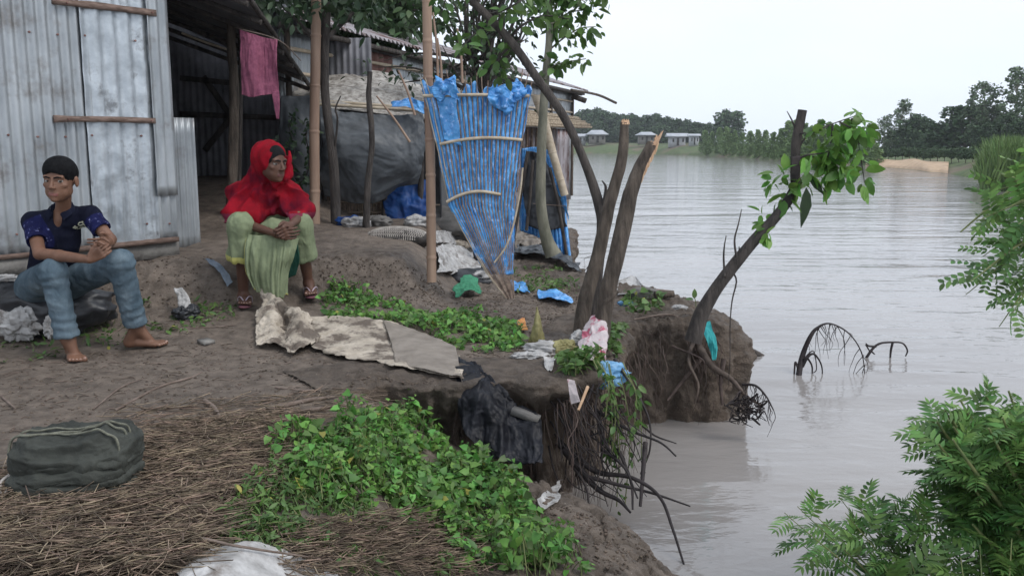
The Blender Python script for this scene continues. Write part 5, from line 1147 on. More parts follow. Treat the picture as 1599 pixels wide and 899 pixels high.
o = lay('crumpled_tarpaulin', [[(402, 500, .01), (412, 492, .07), (420, 490, .17), (440, 497, .07), (490, 512, .02)], [(402, 515, .01), (425, 512, .08), (448, 516, .01), (464, 514, .10), (490, 520, .05)], [(402, 530, .0), (425, 528, .03), (445, 534, .01), (470, 528, .05), (492, 528, .01)], [(405, 545, .0), (430, 548, .02), (452, 558, .0), (470, 556, .02), (494, 540, .0)]], M['dirtytarp'], 'stiff crumpled cream tarpaulin standing up in front of the woman', 'tarpaulin', .015, m=90, n=100, amp=.030, freq=12, seed=12, th=.004, edge=.03, octv=5, floor=gfl)
# black plastic hanging in the gap
Cb = [[gc(716, 566, .02), gc(740, 572, .02), gc(758, 584, .02), gc(772, 592, .02)], [W(714, 606, 4.46), W(745, 604, 4.47), W(785, 622, 4.46), W(806, 636, 4.46)], [W(718, 655, 4.40), W(752, 650, 4.38), W(800, 672, 4.36), W(844, 652, 4.42)], [W(738, 690, 4.32), W(770, 700, 4.29), W(812, 710, 4.27), W(850, 712, 4.25)], [W(768, 716, 4.26), W(795, 722, 4.24), W(822, 728, 4.22), W(852, 728, 4.2)]]
M['blackshine'] = mat('black_plastic', (.004, .004, .006), (.014, .015, .020), 7, .45, .003, 30, spec=.22)
o = cloth('black_plastic', Cb, M['blackshine'], None, 140, 90, .05, 5, 7, .003, .03, octv=5, aniso=(1.6, 1, .5)); tag(o, 'torn black plastic sheet hanging down into the gap of the broken bank', 'plastic sheet')
q = MB(); a, b = W(800, 640, 4.42), W(842, 655, 4.38); bar(q, a, b, .05, .035); o = q.build('snapped_board', M['sacking'], smooth=False); tag(o, 'short grey board end poking out of the gap beside the black plastic', 'board')
# rubbish heap by the stems
def bagthing(name, label, cat, c, r, m, amp=.28, freq=2.4, seed=0, rot=0, nu=70, nv=46):
    q = MB(); blob(q, c, r, amp, freq, seed, nu, nv, rot=rot); return tag(q.build(name, m), label, cat)
bagthing('plastic_bag', 'crumpled sky blue plastic bag on the lip of the bank', 'bag', gc(946, 592, .03)+V3(.0, -.02, 0), (.105, .065, .060), M['bluebag'], .45, 2.6, 3)
for i, (a, b, r, m_, lb) in enumerate([(850, 550, (.10, .05, .035), 'whitescrap', 'heap of white plastic rags left of the broken stems'), (880, 548, (.06, .045, .04), 'yellowsack', 'olive plastic bag lying in the white rags'), (905, 540, (.06, .045, .05), 'whitescrap', 'knotted white rag against the foot of the left broken stem'), (830, 560, (.08, .05, .02), 'whitescrap', 'flat white rag at the left end of the rubbish by the stems')]):
    bagthing('rag' if 'rag' in lb and 'bag' not in lb else 'plastic_bag', lb, 'rag' if 'rag' in lb and 'bag' not in lb else 'bag', gc(a, b, .015), r, M[m_], .7, 2.2, 20+i)
o = lay('printed_cloth', [[(912, 536, .07), (935, 532, .14), (945, 545, .04)], [(905, 552, .03), (925, 552, .06), (946, 562, .02)], [(900, 572, .01), (925, 575, .02), (944, 578, .0)]], M['pinkbag'], 'white cloth with pink print draped at the foot of the stems', 'cloth', .02, m=50, n=50, amp=.03, freq=8, seed=31, th=.003, edge=.02)
o = lay('white_rag', [[(848, 568, .02), (868, 566, .02)], [(852, 580, .01), (864, 584, .01)]], M['whitescrap'], 'small white rag lying forward of the rubbish heap', 'rag', .01, m=30, n=30, amp=.02, freq=14, seed=33, th=.002, edge=.02)
cc = gc(838, 533); q = MB(); P_ = ctrl([[cc+V3(-.065, .0, -.02), cc+V3(-.02, -.04, -.01), cc+V3(.03, -.04, -.02), cc+V3(.07, .0, -.02)], [cc+V3(-.035, .0, .09), cc+V3(-.01, -.03, .09), cc+V3(.02, -.03, .09), cc+V3(.045, .0, .09)], [cc+V3(-.008, .01, .215), cc+V3(-.002, .0, .22), cc+V3(.004, .0, .22), cc+V3(.010, .01, .215)]], 40, 40)
solid(q, crumple(P_, .022, 12, 3, 5, aniso=(1, 1, .6)), .005); tag(q.build('yellow_sack', M['yellowsack']), 'peaked yellow green sack standing left of the broken stems', 'sack')
o = lay('orange_wrapper', [[(806, 508, .02), (818, 506, .03)], [(812, 522, .01), (824, 520, .01)]], M['orange'], 'small orange wrapper left of the yellow sack', 'wrapper', .01, m=20, n=20, amp=.014, freq=20, seed=35, th=.002, edge=.01)
cw = W(893, 600, 4.40); o = cloth('paper_scrap', [[cw+V3(-.025, 0, .03), cw+V3(.012, 0, .02)], [cw+V3(-.012, -.01, -.05), cw+V3(.03, -.01, -.04)], [cw+V3(.0, -.01, -.10), cw+V3(.045, -.01, -.085)]], M['pinkbag'], None, 30, 20, .008, 15, 4, .002, .01); tag(o, 'pale scrap caught on the bank face below the white rubbish', 'scrap')
q = MB(); tube(q, [W(918, 603, 4.5), W(903, 640, 4.42)], [.009, .007], 7); tag(q.build('stick', M['freshwood']), 'short pale stick hanging below the blue bag', 'stick')
# point: small rubbish
o = lay('plastic_sheet', [[(962, 446, .03), (990, 440, .07), (1012, 462, .02)], [(962, 462, .0), (985, 468, .02), (1002, 470, .0)]], M['whitescrap'], 'pale plastic sheet on the far edge of the point behind the stems', 'plastic sheet', .01, m=30, n=30, amp=.02, freq=10, seed=41, th=.003, edge=.02)
cc = gc(1005, 466, .0); bagthing('grey_sack', 'low grey sack on the far edge of the point', 'sack', cc+V3(0, 0, .03), (.13, .06, .055), M['sacking'], .25, 1.6, 42)
q = MB(); bar(q, gc(1012, 466, .06), gc(1050, 468, .05), .06, .04); tag(q.build('wood_block', M['plank'], smooth=False), 'short wooden board lying across clods on the point', 'board')
cc = gc(1036, 470, .0); q = MB(); tube(q, spath([cc+V3(-.07, 0, .05), cc+V3(.08, .01, .055)], 12), [.028, .03, .026], 10, .2, 3); tag(q.build('log_piece', M['bark']), 'short piece of log on the far edge of the point', 'log')
for i, (a, b, m_, lb) in enumerate([(978, 476, 'bluebag', 'small pale blue bag right of the broken stems'), (1060, 483, 'whitescrap', 'tiny white and violet scrap near the tip of the point')]):
    bagthing('plastic_bag', lb, 'bag', gc(a, b, .012), (.045, .03, .02), M[m_], .5, 2.5, 45+i)
ct_ = W(1105, 530, 6.02); o = cloth('teal_cloth', [[W(1096, 505, 6.08), W(1108, 503, 6.08)], [W(1098, 522, 6.0), W(1116, 524, 6.0)], [W(1108, 545, 5.97), W(1120, 545, 5.97)], [W(1112, 562, 5.95), W(1117, 562, 5.95)]], M['teal'], None, 50, 30, .03, 12, 6, .003, .008, aniso=(2, 1, .4)); tag(o, 'turquoise cloth snagged on the roots below the leaning tree', 'cloth')
for i, (rows, lb) in enumerate([([[(796, 446, .02), (822, 450, .03)], [(800, 458, .01), (828, 462, .01)]], 'blue plastic scrap on the ground just right of the fan foot'), ([[(838, 460, .02), (870, 462, .03), (890, 470, .01)], [(842, 470, .01), (866, 474, .02), (892, 478, .0)]], 'long blue plastic scrap on the ground nearer the broken stems')]):
    lay('blue_scrap', rows, M['bluetarp'], lb, 'plastic', .012, m=30, n=40, amp=.02, freq=12, seed=50+i, th=.003, edge=.03)
o = lay('green_net', [[(706, 462, .03), (728, 452, .10), (745, 450, .05)], [(712, 470, .01), (735, 466, .05), (752, 464, .01)]], M['greennet'], 'green netting scrap at the foot of the mound left of the fan', 'net', .015, m=40, n=40, amp=.02, freq=14, seed=54, th=.003, edge=.02)
# rubbish between the pole and the fan
o = lay('white_sheet', [[(676, 402, .05), (700, 398, .08), (740, 408, .05)], [(680, 418, .03), (715, 422, .05), (752, 424, .03)], [(684, 432, .01), (720, 436, .02), (748, 432, .01)]], M['whitescrap'], 'crumpled white sheet on the ground behind the tall bamboo pole', 'sheet', .02, m=60, n=60, amp=.05, freq=6, seed=56, th=.003, edge=.04)
o = lay('white_sheet', [[(655, 378, .04), (690, 374, .06), (722, 378, .03)], [(660, 388, .02), (690, 388, .03), (720, 390, .02)]], M['whitescrap'], 'flat white plastic strip just in front of the grey sack', 'plastic strip', .02, m=30, n=50, amp=.03, freq=7, seed=57, th=.003, edge=.03)
bagthing('grey_sack', 'big grey sack like a boulder in the dark under the hut, behind the bamboo pole', 'sack', gc(700, 378, .10)+V3(0, .4, .05), (.36, .22, .17), M['sacking'], .22, 1.5, 58)
q = MB(); cc = gc(735, 445, 0); blob(q, cc+V3(.05, .3, .02), (.28, .2, .07), .3, 2, 59); tag(q.build('black_cloth', M['blacktarp']), 'black sheet heaped in the shade left of the fan foot', 'cloth')
q = MB(); a = gc(750, 420); tube(q, spath([a, a+V3(-.01, 0, .15), a+V3(.01, 0, .3)], 12), [.05, .06, .03], 9, .3, 4); tag(q.build('charred_post', M['rootblack']), 'short black stub of a post left of the fan', 'post')
for i, (a, b, m_) in enumerate([(756, 440, 'whitescrap'), (735, 400, 'sacking'), (758, 395, 'rust'), (742, 385, 'sacking'), (712, 390, 'dirtytarp'), (650, 352, 'whitescrap'), (545, 352, 'bluedeep'), (556, 353, 'whitescrap'), (590, 352, 'sacking'), (742, 335, 'rust')]):
    bagthing('debris_lump', ['white crumpled rag beside the black post stub', 'grey cloth lump above the black post stub', 'reddish cloth lump beside the fan screen', 'small grey lump farthest back beside the fan', 'cream rag between the sack and the white sheet', 'pale rag on the ground left of the bamboo pole', 'dark blue rag at the foot of the dark slender tree', 'pale rag next to the blue rag behind the mound', 'grey lump behind the crest of the mound', 'red cloth in the dark behind the fan screen'][i], 'rag', gc(a, max(b, 352), .03), (.10, .07, .05), M[m_], .6, 2.3, 70+i, nu=40, nv=26)
# net basket behind the mound crest
nb = thing('net_heap', gc(615, 385), 'rolled net with black and white mesh lying behind the crest of the mound', 'net')
c0 = W(622, 372, 7.75); q = MB(); blob(q, c0, (.30, .13, .095), .12, 2, 81, rot=-.35); q.build('net_body', M['netblack'], nb)
q = MB(); cr, sr = math.cos(-.35), math.sin(-.35)
for k in range(34):
    for sg in (-1, 1):
        t = np.linspace(0, math.pi*1.0, 26); u0 = -1+2*k/33; x = np.clip(u0+sg*.22*np.cos(t), -1, 1); r = np.sqrt(np.maximum(.02, 1-x*x))
        L_ = np.stack([x*.31, -np.sin(t)*0-np.cos(t)*.137*r, np.sin(t)*.104*r], -1); L_ = np.stack([L_[:, 0]*cr-L_[:, 1]*sr, L_[:, 0]*sr+L_[:, 1]*cr, L_[:, 2]], -1)+c0; tube(q, L_, .0032, 4, cap=False)
q.build('mesh_cords', M['netwhite'], nb)
o = lay('dark_sheet', [[(808, 392, .02), (850, 396, .05), (905, 418, .01)], [(800, 404, .02), (850, 410, .04), (905, 430, .01)]], M['greytarp'], 'dark grey sheet spread on the ground at the foot of the slim tree', 'sheet', .015, m=50, n=60, amp=.05, freq=5, seed=83, th=.004, edge=.05)
o = lay('brown_sheet', [[(805, 378, .04), (840, 376, .10), (870, 388, .03)], [(805, 392, .02), (840, 394, .05), (868, 398, .01)]], M['muddytarp'], 'muddy brown sheet heaped behind the dark grey one', 'sheet', .015, m=40, n=40, amp=.07, freq=6, seed=84, th=.004, edge=.05)
# near bits
C = [[gc(a_, b_, d_) for a_, b_, d_ in r_] for r_ in ([(272, 890, .0), (320, 872, .02), (390, 864, .03), (450, 872, .02), (524, 896, .0)], [(276, 920, .01), (330, 912, .035), (390, 905, .045), (450, 912, .03), (530, 925, .0)], [(280, 990, .0), (330, 985, .03), (390, 980, .035), (450, 985, .02), (520, 990, .0)])]
o = cloth('white_sack', C, M['whitescrap'], None, 90, 130, .010, 7, 86, .004, .02, octv=3); tag(o, 'dirty white woven sack lying on the straw at the bottom edge', 'sack')
o = lay('paper_scrap', [[(838, 790, .02), (876, 758, .02)], [(846, 806, .01), (872, 790, .01)]], M['whitescrap'], 'torn pale scrap on the cracked mud slab', 'scrap', .012, m=30, n=30, amp=.010, freq=18, seed=87, th=.002, edge=.02)
bs = W(85, 470, 5.55); q = MB(); blob(q, V3(bs[0]-.10, 5.55, .19), (.42, .24, .17), .25, 1.8, 88, 90, 50); bsk = tag(q.build('black_sack', M['blacktarp']), 'black plastic sack heap the boy is sitting on', 'sack')
for i, (a, b, Y, r, lb) in enumerate([(28, 505, 5.3, (.085, .03, .07), 'ragged white plastic piece lowest on the black heap left of the boy'), (10, 434, 5.5, (.06, .03, .016), 'white plastic strip at the left edge above the black heap'), (78, 512, 5.2, (.025, .02, .05), 'narrow white scrap beside the rolled jeans cuff'), (122, 488, 5.45, (.035, .03, .035), 'round pale scrap between the legs of the boy'), (14, 470, 5.45, (.03, .02, .03), 'small white scrap high on the black heap')]):
    bagthing('plastic_scrap', lb, 'plastic', W(a, b, Y), r, M['whitescrap'], .8, 2.5, 90+i)
o = cloth('torn_bag', [[W(272, 452, 5.9), W(286, 450, 5.9)], [W(278, 468, 5.85), W(296, 466, 5.85)], [W(280, 485, 5.8), W(300, 490, 5.8)]], M['whitescrap'], None, 30, 24, .03, 12, 61, .003, .02); tag(o, 'torn white bag stuck in the mound between the boy and the woman', 'bag')
bagthing('black_rag', 'black plastic rag under the torn white bag', 'rag', gc(292, 496, .03), (.07, .06, .05), M['blacktarp'], .5, 2.4, 62)
o = lay('blue_rag', [[(320, 414, .02), (335, 418, .03)], [(342, 436, .03), (352, 432, .03)], [(356, 455, .01), (364, 448, .01)]], M['bluetarp'], 'faded blue rag twisted in the mud left of the woman', 'rag', .02, m=40, n=16, amp=.02, freq=12, seed=63, th=.003, edge=.01)
COL.objects[-1].data.materials[0] = mat('faded_blue', (.12, .15, .19), (.24, .28, .33), 12, .8, .003, 60)
q = MB(); bar(q, gc(316, 534, .012), gc(328, 538, .012), .07, .022); tag(q.build('brick_chip', M['concrete'], smooth=False), 'small flat grey chip on the ground right of the foot of the boy', 'stone')
# sticks on the trodden ground
stk = [(((145, 640), (190, 605), (230, 590)), 'thin curved stick left of the long branch'), (((180, 642), (250, 605), (300, 590), (325, 575)), 'long thin branch lying across the trodden ground'), (((320, 628), (335, 640), (345, 655)), 'twisted piece of bark on the trodden ground'), (((430, 640), (480, 628), (522, 622)), 'split pale branch on the ground, upper of two'), (((420, 650), (470, 645), (528, 636)), 'split pale branch on the ground, lower of two'), (((430, 606), (460, 610), (500, 612)), 'dark stick at the edge of the muddy step'), (((0, 618), (25, 640)), 'short dark stick left of the folded bundle'), (((265, 515), (330, 512), (370, 508)), 'grey stick lying at the foot of the mound beside the boy'), (((150, 528), (175, 522), (198, 508)), 'pale twig between the feet of the boy'), (((300, 780), (350, 830), (430, 790)), 'bent straw stalk at the edge of the creepers'), (((300, 862), (380, 880), (520, 899)), 'brown cord lying over the white sack'), (((720, 520), (790, 525), (830, 540)), 'twig in front of the yellow sack'), (((990, 500), (1040, 492), (1075, 500)), 'driftwood stick on top of the point')]
for i, (pts, lb) in enumerate(stk):
    q = MB(); r = .011 if 'bark' in lb or 'split' in lb else (.004 if 'thin curved' in lb or 'straw' in lb or 'cord' in lb else .0065); P_ = spath([gc(a, b, r*.8+(.05 if 'cord' in lb else 0)) for a, b in pts], 20); tube(q, P_, [r, r*1.1, r*.5], 6, .25, i)
    tag(q.build('stick', M['twig']), lb, 'stick')
# clods and small litter nobody could count
q = MB(); rng = np.random.default_rng(77)
ico = np.array([[0, 0, 1], [.9, 0, .3], [.2, .9, .3], [-.8, .5, .3], [-.7, -.6, .3], [.3, -.9, .3], [0, 0, -.5]]); icf = np.array([[0, 1, 2], [0, 2, 3], [0, 3, 4], [0, 4, 5], [0, 5, 1], [6, 2, 1], [6, 3, 2], [6, 4, 3], [6, 5, 4], [6, 1, 5]])
regs = [([(210, 400), (330, 400), (360, 470), (220, 480), (130, 450)], 2600, .012), ([(490, 400), (620, 405), (690, 440), (700, 480), (500, 470)], 4200, .013), ([(700, 450), (900, 450), (960, 560), (720, 560)], 1800, .012), ([(960, 455), (1130, 480), (1090, 500), (980, 500)], 900, .015), ([(0, 560), (700, 500), (660, 640), (0, 690)], 1500, .008), ([(560, 560), (700, 600), (640, 660), (540, 620)], 700, .012), ([(740, 730), (1060, 860), (960, 899), (800, 780)], 700, .010)]
for poly, n, s in regs:
    P_ = on_ground(poly, n, rng); sz = s*rng.uniform(.1, 1, len(P_))**3*2.2+.002; sz = np.minimum(sz, .011); scatter(q, ico*V3(1, 1, .7), icf, P_-np.stack([0*sz, 0*sz, sz*.15], -1), rdir(len(P_), rng)*V3(1, 1, .3), rdir(len(P_), rng)*.4+V3(0, 0, 1), sz)
M['clod'] = mat('clods', (.055, .041, .032), (.15, .115, .088), 9, .95, .004, 60, island=.25)
tag(q.build('mud_clods', M['clod'], smooth=False), 'crumbled brown clods scattered over the mound and bank', 'clods', kind='stuff')
q = MB()
for poly, n in (([(0, 560), (700, 510), (660, 640), (0, 700)], 500), ([(700, 450), (960, 470), (960, 570), (740, 560)], 500), ([(220, 470), (370, 470), (370, 520), (240, 530)], 260), ([(960, 455), (1130, 480), (1090, 500), (980, 500)], 260), ([(700, 380), (790, 380), (790, 450), (700, 440)], 260)):
    P_ = on_ground(poly, n, rng)
    for p in P_: a = rng.uniform(0, 6.28); l = rng.uniform(.015, .09); d = V3(math.cos(a), math.sin(a), 0)*l; tube(q, [p-d/2+V3(0, 0, .003), p+V3(0, 0, .008), p+d/2+V3(0, 0, .003)], rng.uniform(.001, .003), 4, cap=False)
tag(q.build('twig_litter', M['twig'], smooth=False), 'fine twigs and dry stalks scattered over the mud', 'litter', kind='stuff')
# ---------------- people ----------------
class SDF:
    def __init__(s, lo, hi, h):
        s.lo = np.asarray(lo, float); s.h = h; s.n = np.ceil((np.asarray(hi)-s.lo)/h).astype(int)+1
        s.f = np.full(s.n, 1.0, np.float32)
    def box(s, lo, hi):
        a = np.clip(np.floor((np.asarray(lo)-s.lo)/s.h).astype(int), 0, s.n); b = np.clip(np.ceil((np.asarray(hi)-s.lo)/s.h).astype(int)+1, 0, s.n)
        sl = tuple(slice(x, y) for x, y in zip(a, b))
        g = np.meshgrid(*[s.lo[i]+s.h*np.arange(a[i], b[i]) for i in range(3)], indexing='ij'); return sl, np.stack(g, -1)
    def comb(s, sl, d, k, sub=False):
        f = s.f[sl]
        if sub:
            d = -d; h = np.clip(.5-.5*(f-d)/max(k, 1e-5), 0, 1); s.f[sl] = f*(1-h)+d*h+k*h*(1-h)
        else:
            h = np.clip(.5+.5*(f-d)/max(k, 1e-5), 0, 1); s.f[sl] = f*(1-h)+d*h-k*h*(1-h)
    def cone(s, a, b, ra, rb=None, k=.012, sub=False, flat=None):
        a = np.asarray(a, float); b = np.asarray(b, float); rb = ra if rb is None else rb; m = max(ra, rb)*1.3+k+.03
        sl, P = s.box(np.minimum(a, b)-m, np.maximum(a, b)+m)
        if P.size == 0: return
        ab = b-a; t = np.clip(((P-a)@ab)/(ab@ab+1e-9), 0, 1); q = P-(a+t[..., None]*ab)
        if flat is not None: ax, f = flat; ax = unit(ax); c = q@ax; q = q+ax*(c*(1/f-1))[..., None]
        s.comb(sl, np.linalg.norm(q, axis=-1)-(ra+(rb-ra)*t), k, sub)
    def ell(s, c, r, ax=None, k=.012, sub=False):
        c = np.asarray(c, float); r = np.asarray(r, float); m = r.max()+k+.03; sl, P = s.box(c-m, c+m)
        if P.size == 0: return
        q = P-c
        if ax is not None: q = q@np.asarray(ax).T
        n = np.linalg.norm(q/r, axis=-1); g = np.linalg.norm(q/(r*r), axis=-1); s.comb(sl, np.where(n < 1e-6, -r.min(), n*(n-1)/(g+1e-9)), k, sub)
    def chain(s, pts, rs, k=.01):
        for i in range(len(pts)-1): s.cone(pts[i], pts[i+1], rs[i], rs[i+1], k)
    def plane(s, p, n, keep_neg=True):
        """cut away everything on the side the normal points to"""
        g = [s.lo[i]+s.h*np.arange(s.n[i]) for i in range(3)]; n = unit(n)
        d = (g[0][:, None, None]-p[0])*n[0]+(g[1][None, :, None]-p[1])*n[1]+(g[2][None, None, :]-p[2])*n[2]
        s.f = np.maximum(s.f, d.astype(np.float32))
    def mesh(s):
        f = s.f; n = np.array(f.shape); ins = f < 0
        c = np.zeros(n-1, np.int8)
        for dx in (0, 1):
            for dy in (0, 1):
                for dz in (0, 1): c += ins[dx:n[0]-1+dx, dy:n[1]-1+dy, dz:n[2]-1+dz]
        act = np.argwhere((c > 0) & (c < 8)); vid = -np.ones(n-1, np.int64); vid[tuple(act.T)] = np.arange(len(act))
        acc = np.zeros((len(act), 3)); cnt = np.zeros(len(act))
        cor = [(0, 0, 0), (1, 0, 0), (0, 1, 0), (1, 1, 0), (0, 0, 1), (1, 0, 1), (0, 1, 1), (1, 1, 1)]
        for i in range(8):
            for j in range(i+1, 8):
                if sum(abs(a-b) for a, b in zip(cor[i], cor[j])) != 1: continue
                pa = act+cor[i]; pb = act+cor[j]; fa = f[tuple(pa.T)]; fb = f[tuple(pb.T)]; m = (fa < 0) != (fb < 0)
                t = (fa/(fa-fb+1e-12))[m][:, None]; acc[m] += pa[m]+(pb[m]-pa[m])*t; cnt[m] += 1
        V = s.lo+s.h*(acc/np.maximum(cnt, 1)[:, None]); F = []
        for axn in range(3):
            u, w = [(1, 2), (2, 0), (0, 1)][axn]; e = np.zeros(3, int); e[axn] = 1
            sl0 = [slice(1, n[i]-1) for i in range(3)]; sl0[axn] = slice(0, n[axn]-1); sl1 = list(sl0); sl1[axn] = slice(1, n[axn])
            A = ins[tuple(sl0)]; B = ins[tuple(sl1)]; off = np.array([1, 1, 1]); off[axn] = 0
            for flip, msk in ((0, A & ~B), (1, ~A & B)):
                p = np.argwhere(msk)+off
                if len(p) == 0: continue
                du = np.zeros(3, int); du[u] = 1; dw = np.zeros(3, int); dw[w] = 1
                q = [vid[tuple((p-du-dw).T)], vid[tuple((p-dw).T)], vid[tuple(p.T)], vid[tuple((p-du).T)]]
                q = np.stack(q if not flip else q[::-1], -1); F.append(q[(q >= 0).all(1)])
        return V, np.concatenate(F)
def vnormal(V, F):
    fn = np.cross(V[F[:, 2]]-V[F[:, 0]], V[F[:, 3]]-V[F[:, 1]]); N = np.zeros_like(V)
    for i in range(4): np.add.at(N, F[:, i], fn)
    return unit(N)
def smoothv(V, F, it=2, lam=.5):
    for _ in range(it):
        A = np.zeros_like(V); c = np.zeros(len(V))
        for i in range(4):
            np.add.at(A, F[:, i], V[F[:, (i+1) % 4]]); np.add.at(c, F[:, i], 1); np.add.at(A, F[:, i], V[F[:, (i+3) % 4]]); np.add.at(c, F[:, i], 1)
        V = V+lam*(A/np.maximum(c, 1)[:, None]-V)
    return V
def sdf_obj(name, S, mats, parent, it=2, disp=None, slot=None):
    V, F = S.mesh(); V = smoothv(V, F, it)
    if disp is not None: V = V+vnormal(V, F)*disp(V)[:, None]
    q = MB(); q.add(V, F)
    if slot is not None: q.mi = [slot(V[F].mean(1))]
    return q.build(name, mats, parent)
M['skinboy'] = mat('skin_boy', (.135, .068, .043), (.20, .105, .068), 14, .5, .0012, 140, spec=.35, contrast=(.3, .7))
M['skinwoman'] = mat('skin_woman', (.080, .038, .026), (.12, .060, .040), 14, .5, .0015, 120, spec=.35, contrast=(.3, .7))
M['lipboy'] = mat('lips_boy', (.19, .075, .06), (.22, .09, .075), 20, .4); M['lipwoman'] = mat('lips_woman', (.11, .045, .04), (.13, .055, .048), 20, .4)
M['nail'] = mat('nail', (.42, .27, .22), (.5, .34, .28), 20, .35)
M['hair'] = mat('hair', (.004, .004, .005), (.009, .009, .010), 60, .75, .003, 220, spec=.12, stretch=(1, 1, .25))
M['eyewhite'] = mat('eye_white', (.24, .22, .20), (.30, .28, .26), 20, .25); M['iris'] = mat('iris', (.012, .008, .006), (.02, .014, .01), 20, .15)
M['denim'] = mat('denim', (.055, .085, .11), (.115, .16, .195), 7, .9, .002, 160, spec=.15, c3=(.19, .245, .28), c3s=5, c3r=(.5, .75), stretch=(1, 1, .6))
M['shirt'] = mat('navy_shirt', (.004, .005, .013), (.010, .012, .027), 8, .9, .002, 120, spec=.12)
M['sleeve'] = mat('print_sleeve', (.006, .007, .035), (.014, .017, .075), 12, .9, .002, 120, spec=.12, c3=(.20, .22, .42), c3s=42, c3r=(.60, .66))
M['redcloth'] = mat('red_dupatta', (.17, .004, .010), (.34, .007, .020), 6, .9, .002, 110, spec=.15, c3=(.09, .004, .016), c3s=4, c3r=(.48, .62), trans=.10)
M['redborder'] = mat('maroon_border', (.12, .008, .028), (.20, .012, .045), 12, .8, .002, 110)
M['skirt'] = mat('pale_green_sari', (.14, .17, .095), (.24, .28, .165), 10, .85, .002, 110, contrast=(.3, .7))
M['skirtgold'] = mat('sari_edge', (.40, .38, .10), (.5, .48, .16), 14, .7); M['lining'] = mat('green_lining', (.008, .055, .038), (.02, .10, .07), 10, .85, .002, 100)
M['sandal'] = mat('sandal_strap', (.42, .34, .40), (.52, .44, .50), 20, .5); M['sole'] = mat('sandal_sole', (.11, .04, .055), (.17, .07, .085), 20, .8)
M['logo'] = mat('chest_print', (.42, .42, .30), (.58, .58, .46), 60, .8)
def head(S, c, fwd, up, s, k=.010, woman=False):
    """skull, face and ears; returns a frame function (right, forward, up) -> world"""
    f = unit(fwd); u = unit(np.asarray(up)-f*np.dot(up, f)); r = np.cross(f, u); A = np.stack([r, f, u])
    H = lambda x, y, z: np.asarray(c)+(r*x+f*y+u*z)*s
    S.ell(H(0, -.012, .030), np.array([.073, .092, .082])*s, A, k); S.ell(H(0, .022, -.028), np.array([.060, .066, .076])*s, A, k*1.5)
    S.ell(H(0, .040, -.068), np.array([.043, .046, .040])*s, A, k*1.5); S.ell(H(0, .070, -.092), np.array([.019, .016, .014])*s, A, k)
    for q in (-1, 1):
        S.ell(H(q*.041, .055, -.020), np.array([.019, .018, .014])*s, A, k); S.ell(H(q*.034, .046, -.058), np.array([.020, .020, .024])*s, A, k)
        S.ell(H(q*.040, .004, -.056), np.array([.014, .034, .022])*s, A, k*1.3)
    for q in (-1, 1): S.ell(H(q*.031, .092, .002), np.array([.018, .016, .0068])*s, A, .010*s, True)
    S.cone(H(-.042, .070, .021), H(.042, .070, .021), .010*s, .010*s, .010*s)
    S.cone(H(0, .082, .012), H(0, .103, -.028), .0065*s, .0105*s, .008*s)
    for q in (-1, 1): S.ell(H(q*.0115, .095, -.032), np.array([.0075, .010, .0065])*s, A, .006*s)
    for q in (-1, 1): S.cone(H(q*.018, .0785, .0072), H(q*.045, .0725, .0060), .0042*s, .0034*s, .004*s); S.cone(H(q*.020, .0765, -.0055), H(q*.042, .0715, -.0050), .0028*s, .0026*s, .004*s)   # upper lid
    S.cone(H(-.020, .082, -.0600), H(.020, .082, -.0600), .0045*s, .0045*s, .004*s); S.cone(H(-.016, .082, -.0685), H(.016, .082, -.0685), .0055*s, .0055*s, .004*s)
    S.cone(H(-.024, .088, -.0643), H(.024, .088, -.0643), .0018*s, .0018*s, .002*s, True)
    for q in (() if woman else (-1, 1)):
        S.ell(H(q*.077, -.012, -.008), np.array([.009, .018, .028])*s, A, .008*s); S.ell(H(q*.0865, -.004, -.004), np.array([.006, .010, .017])*s, A, .003*s, True)
    return H, A
def face_bits(root, H, A, s, browm, look=(0, 0)):
    for q in (-1, 1):
        m_ = MB(); blob(m_, H(q*.031, .0655, .0015), np.array([.0135]*3)*s, 0, 1, 1, 20, 14); e = m_.build('eye', M['eyewhite'], root)
        m_ = MB(); c_ = H(q*.031+look[0]*.006, .0655+.0098, .0015+look[1]*.004); blob(m_, c_, np.array([.0062, .0062, .0062])*s, 0, 1, 1, 16, 10); m_.build('iris', M['iris'], e)
        m_ = MB(); tube(m_, spath([H(q*.010, .0885, .0165), H(q*.028, .0865, .0215), H(q*.047, .074, .017)], 14), np.array([.0034, .0040, .0018])*s, 7, .2, 3); m_.build('eyebrow', M['hair'], root)
